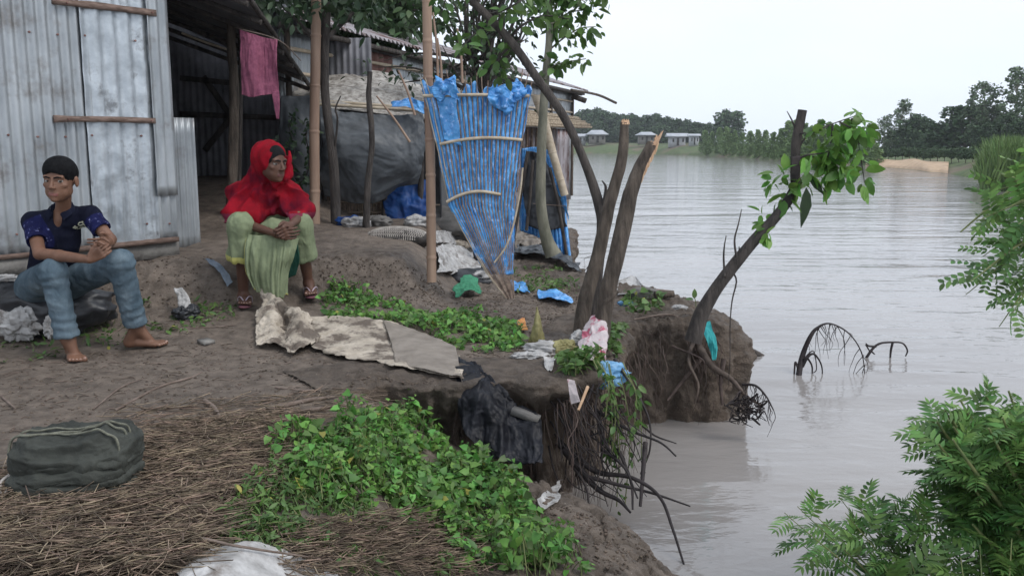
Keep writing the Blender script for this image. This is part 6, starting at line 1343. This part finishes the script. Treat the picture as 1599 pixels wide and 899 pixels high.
def hand(S, wrist, palm_dir, across, nrm, s, curls, thumb, k=.004, spread=.04):
    """palm plus five bent fingers. palm_dir = wrist to knuckles, across = towards the thumb side, nrm = back of the hand"""
    d = unit(palm_dir); a = unit(np.asarray(across)-d*np.dot(across, d)); n = unit(np.cross(d, a)); n = n if np.dot(n, nrm) > 0 else -n
    w = np.asarray(wrist); L_ = .085*s
    S.cone(w, w+d*.02*s, .022*s, .024*s, .01, flat=(n, .75))
    for t in (-.030, -.010, .010, .030): S.cone(w+d*.015*s+a*t*.6*s, w+d*L_+a*t*s, .0145*s, .0115*s, .008)
    lens = [(.030, .042, .026, .020), (.010, .046, .030, .021), (-.010, .042, .028, .020), (-.029, .033, .021, .018)]; tips = []
    for (t, l1, l2, l3), cu in zip(lens, curls):
        p = w+d*L_+a*t*s; dd = unit(d+a*t*spread/.03)
        ang = 0; P = [p]
        for l, c_ in zip((l1, l2, l3), (cu, cu*1.15, cu*.8)):
            ang += c_; v = dd*math.cos(ang)-n*math.sin(ang); P.append(P[-1]+v*l*s)
        S.chain(P, np.array([.0092, .0083, .0075, .0066])*s, k); tips.append((P[-1], unit(dd*math.sin(ang)*0+n*math.cos(ang)+dd*math.sin(ang))))
    b = w+d*.022*s+a*.024*s; P = [b]
    for l, v in zip((.038, .030, .024), thumb): v = unit(v[0]*d+v[1]*a+v[2]*n); P.append(P[-1]+v*l*s)
    S.chain(P, np.array([.0145, .0115, .0095, .0075])*s, .006); tips.append((P[-1], n)); return tips
def foot_(S, ankle, heel, toe, s, width_dir, k=.010, big=1):
    """bare foot: heel, arch, five separate toes. big=+1 when the big toe is on the +width side"""
    an, he, to = map(lambda p: np.asarray(p, float), (ankle, heel, toe)); f = unit(to-he); w = unit(width_dir-f*np.dot(width_dir, f)); L_ = np.linalg.norm(to-he)
    S.cone(an, he+V3(0, 0, .030*s), .034*s, .030*s, .015); S.cone(he+V3(0, 0, .024*s), he+f*L_*.35+V3(0, 0, .028*s), .027*s, .026*s, .012)
    S.cone(an+f*.01, he+f*L_*.60+V3(0, 0, .026*s), .032*s, .022*s, .02)
    for t in (-.028, -.010, .010, .027): S.cone(he+f*L_*.3+w*t*.5*s+V3(0, 0, .022*s), he+f*L_*.76+w*t*s+V3(0, 0, .014*s), .017*s, .0135*s, .012)
    tips = []
    for i, (t, l, r) in enumerate([(.029, .98, .0125), (.012, .99, .0088), (-.001, .955, .0082), (-.0135, .92, .0078), (-.026, .88, .0076)]):
        t = t*big; a = he+f*L_*.76+w*t*s+V3(0, 0, .014*s); m_ = he+f*L_*(.76+(l-.76)*.5)+w*t*1.12*s+V3(0, 0, .019*s); b = he+f*L_*l+w*t*1.2*s+V3(0, 0, .010*s)
        S.cone(a, m_, r*.95*s, r*.9*s, .003); S.cone(m_, b, r*.9*s, r*s, .003); tips.append((b+V3(0, 0, r*.75*s)+f*.003, f, w, r*s))
    return tips
def nails(root, tips):
    for t in tips:
        m_ = MB(); blob(m_, t[0], (t[3]*.62, t[3]*.62, t[3]*.30), 0, 1, 1, 10, 6); m_.build('toenail', M['nail'], root)

# ======== boy ========
GB = float(gz(*Gp(118, 566, 0)[:2])); HB1 = W(28+14, 440, 5.32); 
boy = thing('person', V3(-2.6, 5.3, 0), 'barefoot boy in a navy shirt and faded rolled jeans sitting with clasped hands', 'person')
hipR, hipL = W(52, 448, 5.38), W(98, 446, 5.42)                      # (his right is on the left of the photo)
kneeR, kneeL = W(84, 424, 4.96), W(188, 410, 5.10)
ankR, ankL = W(106, 528, 4.98), W(213, 512, 5.22)
pelv = (hipR+hipL)/2+V3(0, 0, .02); chest = W(88, 366, 5.25); neckb = W(97, 330, 5.20); headc = W(94, 281, 5.10)
shR, shL = W(50, 346, 5.22), W(141, 337, 5.24); elR, wrR = W(62, 396, 5.02), W(140, 405, 4.86); elL, wrL = W(172, 374, 5.18), W(166, 383, 4.95)
S = SDF((-3.25, 4.55, -.03), (-1.95, 5.75, 1.16), .0046)
S.cone(pelv, chest, .105, .10, .03, flat=((0, 1, 0), .75)); S.cone(chest, neckb+V3(0, 0, -.04), .10, .06, .03); S.cone(shR, shL, .05, .05, .03)
S.cone(neckb+V3(0, .0, -.03), headc+V3(.012, .015, -.05), .042, .040, .02)
fw = unit(V3(.02, -1, -.05)); H, A = head(S, headc, fw, V3(.04, 0, 1), 1.12)
for a, b, c, d in ((shR, elR, wrR, 1), (shL, elL, wrL, -1)):
    S.cone(a, b, .043, .034, .02); S.cone(b, b+(c-b)*.4, .033, .033, .012); S.cone(b+(c-b)*.4, c, .033, .022, .012)
S.chain([hipR, kneeR, ankR], [.075, .052, .034], .02); S.chain([hipL, kneeL, ankL], [.075, .052, .034], .02)
# clasped hands, fingers interlaced in front of the left knee
tR = hand(S, wrR, W(168, 388, 4.86)-wrR, V3(-.1, -.25, 1), V3(.1, -1, .2), .86, [.75, .62, .55, .5], [(.75, .5, -.1), (.9, .3, -.2), (1, .1, -.3)], spread=.02)
tL = hand(S, W(172, 376, 4.96), W(150, 382, 4.84)-W(172, 376, 4.96), V3(0, .1, 1), V3(0, -1, .6), .86, [.5, .65, .8, .9], [(.7, .7, .2), (.9, .4, .1), (1, .1, 0)], spread=.03)
for a, b in ((W(158, 372, 4.84), W(170, 378, 4.84)), (W(150, 378, 4.83), W(163, 382, 4.82))): S.chain([a, (a+b)/2+V3(0, -.006, .008), b], [.0082, .0086, .0075], .004)
gR = Gp(118, 560, 0); zR = float(gz(gR[0], gR[1]))+.004
toeR = Gp(121, 566, zR); heR = V3(ankR[0]+.01, ankR[1]+.03, zR); heR = toeR+unit((heR-toeR)*V3(1, 1, 0))*.205
t1 = foot_(S, ankR, V3(*heR[:2], zR), V3(*toeR[:2], zR), 1.15, V3(1, 0, 0), big=1)
toeL = Gp(258, 541, float(gz(*Gp(258, 541, 0)[:2]))); zL = float(gz(toeL[0], toeL[1]))+.004; heL = toeL+unit((V3(ankL[0], ankL[1]+.02, zL)-toeL)*V3(1, 1, 0))*.205
t2 = foot_(S, ankL, V3(*heL[:2], zL), V3(*toeL[:2], zL), 1.12, V3(-.3, -1, 0), big=-1)
body = sdf_obj('body', S, [M['skinboy'], M['lipboy']], boy, 2, None, lambda c: ((np.abs((c-H(0, .082, -.0645))@A[0]) < .024*1.12) & (np.abs((c-H(0, .082, -.0645))@A[2]) < .0082*1.12) & ((c-H(0, .082, -.0645))@A[1] > -.004)).astype(int))
face_bits(boy, H, A, 1.12, None, (-.9, -.1)); nails(boy, t1+t2)
# hair cap
S = SDF(H(0, 0, 0)-.14, H(0, 0, 0)+.15, .0036); S.ell(H(0, -.014, .034), np.array([.0765, .096, .083])*1.12, A, .002); S.ell(H(0, .004, .054), np.array([.073, .086, .066])*1.12, A, .01)
S.ell(H(0, .075, -.020), np.array([.060, .050, .064])*1.12, A, .006, True); S.ell(H(0, .040, -.080), np.array([.11, .088, .062])*1.12, A, .006, True); S.cone(H(0, -.07, -.12), H(0, -.02, -.10), .09, .09, .005, True)
for q_ in (-1, 1): S.ell(H(q_*.088, .02, -.030), np.array([.034, .058, .040])*1.12, A, .006, True)
sdf_obj('hair', S, M['hair'], boy, 1, lambda V: .0022*fbm(V*np.array([90, 90, 40]), 3, 5, True))
def folds(V, a, f, seed, an=(1, 1, 1)): return a*fbm(V*f*np.array(an)+.5*np.stack([fbm(V*f*.6, 2, seed+9)]*3, -1), 4, seed, True)
# shirt
S = SDF((-3.2, 4.85, .25), (-2.1, 5.75, 1.0), .0052)
S.cone(pelv+V3(0, .01, -.02), chest+V3(0, .01, 0), .135, .125, .03, flat=((0, 1, 0), .8)); S.cone(chest, neckb+V3(0, .01, -.05), .125, .078, .04); S.cone(shR, shL, .055, .055, .045); S.cone(neckb+V3(0, .01, -.03), neckb+V3(0, .005, .018), .060, .058, .012)
hem = pelv+V3(0, -.02, -.06); S.plane(hem, V3(0, -.2, -1))
S.ell(neckb+V3(-.004, -.062, -.035), (.030, .040, .058), None, .006, True); S.cone(neckb+V3(0, -.01, .0), neckb+V3(0, 0, .10), .045, .055, .004, True)
for a, b, t in ((shR, elR, .72), (shL, elL, .78)): S.cone(a, a+(b-a)*t, .048, .057, .03)
for a, b, t in ((shR, elR, .80), (shL, elL, .85)):
    e = a+(b-a)*t; S.cone(e+(b-a)*.02, e+(b-a)*.5, .075, .085, .003, True)
def sl_(c):
    m_ = np.zeros(len(c), int)
    for a, b in ((shR, elR), (shL, elL)):
        d = unit(b-a); t = (c-a)@d; r = np.linalg.norm(c-a-t[:, None]*d, axis=1); m_ |= ((t > .035) & (r < .09) & (t < .3)).astype(int)
    return m_
shirt = sdf_obj('shirt', S, [M['shirt'], M['sleeve']], boy, 2, lambda V: folds(V, .0075, 9, 3, (1, 1, .8)), sl_)
for q_ in (-1, 1):   # collar flaps
    m_ = MB(); c0 = neckb+V3(q_*.052, -.020, .020); P_ = ctrl([[neckb+V3(q_*.02, -.068, -.012), neckb+V3(q_*.052, -.040, .022), neckb+V3(q_*.060, .01, .035)], [neckb+V3(q_*.045, -.082, -.045), neckb+V3(q_*.078, -.050, -.015), neckb+V3(q_*.078, .0, .010)]], 12, 20); solid(m_, P_, .004); m_.build('collar', M['shirt'], shirt)
# chest print: small cream letters and strokes
def surf_near(o, px, py):
    """point of a mesh seen at a pixel, with its local frame"""
    me = o.data; n = len(me.vertices); co = np.zeros(n*3, np.float32); me.vertices.foreach_get('co', co); co = co.reshape(-1, 3)+np.array(parent_origin(o.parent))
    d = unit(W(px, py, 5)-V3(0, 0, CAMZ)); w = co-V3(0, 0, CAMZ); t = w@d; r = np.linalg.norm(w-t[:, None]*d, axis=1); k = np.where(r < .006)[0]
    if len(k) == 0: k = [int(np.argmin(r))]
    return co[k[np.argmin(t[k])]]
def text_part(txt, c, size, right, up, parent, m, name='letters', bold=.0016):
    cu = bpy.data.curves.new('t', 'FONT'); cu.body = txt; cu.size = size; cu.align_x = 'CENTER'; cu.align_y = 'CENTER'; cu.extrude = .0018; cu.offset = bold*.5; o = bpy.data.objects.new('t', cu); COL.objects.link(o)
    me = bpy.data.meshes.new_from_object(o.evaluated_get(bpy.context.evaluated_depsgraph_get())); bpy.data.objects.remove(o)
    r = unit(right); n = unit(np.cross(r, up)); u = np.cross(n, r); org = np.array(parent_origin(parent)); x = parent
    
    from mathutils.bvhtree import BVHTree
    bv = BVHTree.FromPolygons([tuple(v.co) for v in parent.data.vertices], [tuple(p.vertices) for p in parent.data.polygons])
    for v in me.vertices:
        p = c+r*v.co.x+u*v.co.y-org; h_ = bv.ray_cast(tuple(p+n*.12), tuple(-n), .3); q_ = np.array(h_[0]) if h_[0] is not None else p
        v.co = q_+n*(.0012+max(0, v.co.z))
    o = bpy.data.objects.new(name, me); COL.objects.link(o); o.parent = parent; o['_org'] = list(map(float, org)); me.materials.clear(); me.materials.append(m); return o
pts_ = [surf_near(shirt, a, b) for a, b in ((120, 352), (141, 352), (130, 344), (130, 360))]
cc = sum(pts_)/4; rr = pts_[1]-pts_[0]; uu = pts_[2]-pts_[3]; nn = unit(np.cross(rr, uu)); rr = unit(rr+V3(0, 0, .02)); 
text_part('E CE\nMB E', cc-rr*.012, .034, rr, uu, shirt, M['logo'])
# jeans
S = SDF((-3.25, 4.7, .02), (-2.0, 5.75, .75), .0052)
cuffR = kneeR+(ankR-kneeR)*.97; cuffL = kneeL+(ankL-kneeL)*.93
S.ell((hipR+hipL)/2+V3(0, .02, .0), (.165, .125, .12), None, .03)
S.cone(hipR, kneeR, .100, .070, .03); S.cone(kneeR, cuffR, .068, .061, .025); S.cone(hipL, kneeL, .100, .070, .03); S.cone(kneeL, cuffL, .068, .060, .025)
S.cone(cuffR-(ankR-kneeR)*.07, cuffR, .063, .066, .004); S.cone(cuffL-(ankL-kneeL)*.07, cuffL, .062, .064, .004)
for cf, d in ((cuffR, ankR-kneeR), (cuffL, ankL-kneeL)): d = unit(d); S.cone(cf+d*.085, cf+d*.12, .105, .105, .004, True)
for cf, an in ((cuffR, ankR), (cuffL, ankL)): S.cone(cf-unit(an-cf)*.0, cf+unit(V3(0, 0, -1))*.05, .044, .046, .004, True)
def jd(V):
    r = folds(V, .008, 9, 12, (1, 1, .9))+.003*folds(V, 1, 30, 13)
    for k_, a_ in ((kneeR, ankR), (kneeL, ankL)):
        d = unit(a_-k_); t = (V-k_)@d; w = np.exp(-((t-.05)/.09)**2)+np.exp(-((t-.30)/.07)**2)*1.1; r = r+.0028*np.sin(t*(110+40*fbm(V*3, 1, 8))+fbm(V*12, 2, 3)*3)*w*(np.linalg.norm(V-k_-t[:, None]*d, axis=1) < .12)
    return r
sdf_obj('jeans', S, M['denim'], boy, 2, jd)

# ======== woman ========
wom = thing('person', V3(-1.75, 6.2, .1), 'woman in a red head scarf and pale green sari sitting with clasped hands and sandals', 'person')
hR, hL = W(398, 400, 6.42), W(440, 398, 6.45); kR, kL = W(377, 352, 5.98), W(467, 351, 6.12); aR, aL = W(380, 462, 6.06), W(482, 442, 6.28)
pel = (hR+hL)/2; ch = W(418, 325, 6.32); nb_ = W(416, 293, 6.24); hc = W(424, 254, 6.14)
sR, sL = W(374, 308, 6.26), W(456, 303, 6.28); eR, wR = W(368, 345, 6.08), W(428, 364, 5.86); eL, wL = W(474, 334, 6.20), W(453, 352, 5.90)
S = SDF((-2.3, 5.35, .0), (-1.15, 6.75, 1.3), .0050)
S.cone(pel, ch, .12, .11, .03); S.cone(ch, nb_+V3(0, 0, -.05), .105, .06, .03); S.cone(sR, sL, .05, .05, .03); S.cone(nb_+V3(0, .02, -.03), hc+V3(-.012, .03, -.05), .042, .042, .02)
fw = unit(V3(.84, -.56, -.10)); Hw, Aw = head(S, hc, fw, V3(.10, -.05, 1), 1.16, woman=True)
for a, b, c in ((sR, eR, wR), (sL, eL, wL)): S.cone(a, b, .044, .036, .02); S.cone(b, b+(c-b)*.4, .035, .033, .01); S.cone(b+(c-b)*.4, c, .033, .023, .01)
S.chain([hR, kR, kR+(aR-kR)*.35, aR], [.085, .056, .05, .032], .02); S.chain([hL, kL, kL+(aL-kL)*.35, aL], [.085, .056, .05, .032], .02)
hand(S, wR, W(450, 366, 5.82)-wR, V3(.1, -.2, 1), V3(0, -1, .3), 1.05, [.55, .5, .5, .5], [(.8, .5, 0), (1, .2, 0), (1, 0, -.2)])
hand(S, wL, W(444, 358, 5.81)-wL+V3(0, 0, -.02), V3(-.3, .0, 1), V3(0, -1, .7), 1.05, [.95, .95, .9, .9], [(.7, .6, 0), (.9, .2, 0), (1, 0, -.2)])
def wfoot(an, toepx, seed, big, wd):
    to = hit(*toepx); z = to[2]+.016; d_ = unit((V3(an[0], an[1]+.05, z)-to)*V3(1, 1, 0)); he = to+d_*.215; z = max(float(gz(*(to+d_*t_)[:2])) for t_ in (.02, .1, .2))+.014
    he = V3(he[0], he[1], z); to = V3(to[0], to[1], z)
    return foot_(S, an, V3(*he[:2], z), V3(*to[:2], z), 1.10, wd, big=big), he, to, z
f1 = wfoot(aR, (382, 487), 1, 1, V3(1, 0, 0)); f2 = wfoot(aL, (487, 474), 2, -1, V3(1, .1, 0))
sdf_obj('body', S, [M['skinwoman'], M['lipwoman']], wom, 2, None, lambda c: ((np.abs((c-Hw(0, .082, -.0645))@Aw[0]) < .024*1.16) & (np.abs((c-Hw(0, .082, -.0645))@Aw[2]) < .008*1.16) & ((c-Hw(0, .082, -.0645))@Aw[1] > -.004)).astype(int))
face_bits(wom, Hw, Aw, 1.16, None, (.4, -.3)); nails(wom, f1[0]+f2[0])
for (tips, he, to, z), an in ((f1, aR), (f2, aL)):
    f = unit(to-he); w_ = unit(np.cross(f, [0, 0, 1])); L_ = np.linalg.norm(to-he); S2_ = SDF(np.minimum(he, to)-.1, np.maximum(he, to)+.1, .005)
    S2_.cone(he+V3(0, 0, -.014), he+f*L_*.5+V3(0, 0, -.014), .034, .030, .01, flat=((0, 0, 1), .30)); S2_.cone(he+f*L_*.5+V3(0, 0, -.014), he+f*L_*.86+V3(0, 0, -.014), .034, .044, .02, flat=((0, 0, 1), .26))
    so = sdf_obj('sandal', S2_, M['sole'], wom, 1)
    for sg in (-1, 1):
        m_ = MB(); P_ = spath([he+f*L_*.80+w_*.004*sg+V3(0, 0, .022), he+f*L_*.66+w_*.026*sg+V3(0, 0, .046), he+f*L_*.42+w_*.045*sg+V3(0, 0, .034), he+f*L_*.32+w_*.046*sg+V3(0, 0, -.008)], 20)
        q_ = np.stack([P_-f*.009, P_+f*.009], 1); solid(m_, q_, .006); m_.build('strap', M['sandal'], so)
S = SDF(Hw(0, 0, 0)-.15, Hw(0, 0, 0)+.15, .006); S.ell(Hw(0, -.014, .032), np.array([.078, .098, .086])*1.16, Aw, .002); S.ell(Hw(0, .075, -.02), np.array([.058, .052, .072])*1.16, Aw, .006, True); S.ell(Hw(0, .04, -.09), np.array([.11, .09, .07])*1.16, Aw, .006, True)
sdf_obj('hair', S, M['hair'], wom, 1)
# sari: lap and knees
S = SDF((-2.35, 5.7, .12), (-1.15, 6.85, .98), .0058)
S.ell(pel+V3(0, .02, 0), (.19, .17, .15), None, .03); S.cone(pel, ch+V3(0, 0, -.02), .15, .125, .04)
S.cone(hR, kR, .12, .084, .04); S.cone(hL, kL, .12, .082, .04)
mR = kR+(aR-kR)*.42; mL = kL+(aL-kL)*.50; S.cone(kR, mR, .080, .098, .03); S.cone(kL, mL, .078, .084, .03)
for m_, a_, r_ in ((mR, aR, .088), (mL, aL, .078)): d = unit(a_-m_); S.cone(m_+d*.00, m_+d*.14, r_-.008, r_+.03, .004, True); S.cone(m_-d*.10, m_+d*.06, .058, r_-.012, .006, True)
S.cone((hR+hL)/2+V3(0, -.1, .02), (kR+kL)/2+V3(0, .06, -.03), .12, .085, .06, flat=((0, 0, 1), .8))
def sd_(V):
    a = np.arctan2(V[:, 0]-pel[0], V[:, 2]-.3); return folds(V, .012, 11, 31, (1.3, 1, .6))+.006*np.sin(V[:, 0]*80+4*fbm(V*6, 2, 4)+V[:, 2]*12)*np.clip(1-np.abs(V[:, 2]-.45)/.35, 0, 1)
sari = sdf_obj('sari', S, [M['skirt'], M['skirtgold']], wom, 2, sd_, lambda c: (((c-mR)@unit(aR-mR) > -.012) & (np.linalg.norm(c-mR, axis=1) < .14)).astype(int))
Yd = 5.93
C = [[W(386, 366, 5.94), W(405, 368, 5.90), W(425, 366, 5.90), W(448, 370, 5.90), W(466, 372, 5.98)], [W(382, 392, 5.86), W(400, 400, 5.84), W(424, 398, 5.84), W(444, 400, 5.84), W(458, 400, 5.93)], [W(384, 425, 5.86), W(402, 432, 5.86), W(422, 432, 5.83), W(440, 430, 5.85), W(450, 425, 5.95)], [W(394, 446, 5.88), W(410, 460, 5.88), W(426, 466, 5.84), W(438, 465, 5.86), W(450, 458, 5.95)]]
P_ = ctrl(C, 60, 130); uu = np.linspace(0, 1, 130)[None]; vv_ = np.linspace(0, 1, 60)[:, None]; ph_ = uu*2*math.pi*7.5+2.6*np.sin(uu*7+1)+1.4*vv_*np.sin(uu*4); P_[..., 1] += (.013*np.sin(ph_)+.008*np.sin(ph_*1.7+2))*(.25+.75*vv_)*(.5+.5*np.sin(uu*5+1)**2); P_[..., 2] += .010*np.sin(ph_*.6)*vv_
q = MB(); solid(q, crumple(P_, .008, 14, 8, 4, aniso=(1.5, 1, .4)), .003); q.build('hanging_pleats', M['skirt'], sari)
q = MB(); tube(q, P_[-1][::4], .0045, 5); tube(q, P_[:, 0][::3], .0035, 5); q.build('border', M['skirtgold'], sari)
C = [[W(440, 372, 6.02), W(462, 368, 6.0)], [W(440, 410, 6.05), W(468, 402, 6.05)], [W(434, 442, 6.08), W(462, 428, 6.1)]]
q = MB(); solid(q, crumple(ctrl(C, 30, 24), .012, 9, 9, 3), .003); q.build('lining', M['lining'], sari)
# red scarf: over the head, shoulders and upper arms
S = SDF((-2.4, 5.75, .55), (-1.1, 6.75, 1.35), .0056)
S.ell(Hw(0, -.030, .028), np.array([.091, .108, .095])*1.16, Aw, .01); S.cone(Hw(-.01, -.055, -.01), nb_+V3(-.03, .04, -.02), .088, .088, .04)
S.cone(nb_+V3(-.02, .03, -.03), ch+V3(-.01, .02, .0), .085, .120, .05); S.cone(sR+V3(.05, 0, 0), eR+V3(.10, .05, .03), .080, .085, .07); S.cone(sL+V3(-.05, 0, 0), eL+V3(-.10, .05, .03), .075, .080, .07); S.cone(Hw(-.045, -.05, .0), sR+V3(.045, -.01, .0), .078, .085, .04); S.cone(Hw(-.02, -.07, -.03), sL+V3(-.05, .03, -.01), .060, .075, .04); S.cone(sR, sL, .082, .080, .05)
S.cone(sR, eR+V3(0, 0, .01), .070, .088, .04); S.cone(sL, eL+V3(.0, 0, .01), .064, .076, .04); S.cone(eL, eL+(wL-eL)*.40, .068, .055, .03)
S.cone(sR+V3(.04, -.02, 0), ch+V3(-.08, -.02, -.06), .09, .09, .05); S.cone(nb_+V3(0, -.05, -.03), ch+V3(0, -.06, .0), .055, .085, .04)
# loops of cloth under the chin and down the side of the face
S.chain([Hw(-.088, .03, .02), Hw(-.090, .045, -.06), nb_+V3(-.055, -.085, -.03), ch+V3(-.035, -.145, .03), ch+V3(.03, -.13, .04), nb_+V3(.075, -.07, -.05)], [.022, .028, .032, .032, .028, .022], .008)
S.chain([nb_+V3(-.11, -.04, -.02), ch+V3(-.10, -.12, .0), ch+V3(-.02, -.15, -.045), ch+V3(.07, -.12, -.01), sL+V3(-.03, -.05, .03)], [.018, .022, .024, .022, .018], .008)
S.chain([Hw(-.080, .055, .07), Hw(-.072, .070, .0), Hw(-.070, .060, -.08), nb_+V3(-.02, -.075, -.04)], [.012, .013, .016, .02], .010)
S.ell(Hw(.022, .104, -.014), np.array([.074, .072, .100])*1.16, Aw, .006, True); S.ell(nb_+V3(.03, -.10, .005), (.030, .05, .045), None, .01, True)
S.plane(W(430, 347, 6.0), V3(.02, -.12, -1))
def bd(c):
    z0 = W(430, 347, 6.0)[2]; arm = (np.abs(c[:, 0]-ch[0]) > .17); return ((c[:, 2] < z0+.055) & arm).astype(int)
def rd(V):
    hd = np.clip((V[:, 2]-nb_[2]+.02)/.08, 0, 1); o_ = nb_+V3(-.01, 0, .10); d = V-o_; a = np.arctan2(d[:, 0], -d[:, 2]); rad = np.hypot(d[:, 0], d[:, 2]); side = np.clip((np.abs(d[:, 0])-.07)/.08, 0, 1)
    r_ = 1-2*np.abs(np.sin(a*8.5+1.6*fbm(V*5, 2, 6)+rad*3))
    return folds(V, .009, 9, 41, (1, 1, .6))+.020*r_*(1-hd)*(.35+.65*side)+.006*np.sin(((V-hc)@Aw[1])*105+3.0*fbm(V*6, 2, 7))*hd
sdf_obj('head_scarf', S, [M['redcloth'], M['redborder']], wom, 2, rd, bd)

for o in bpy.data.objects:
    if '_org' in o: del o['_org']
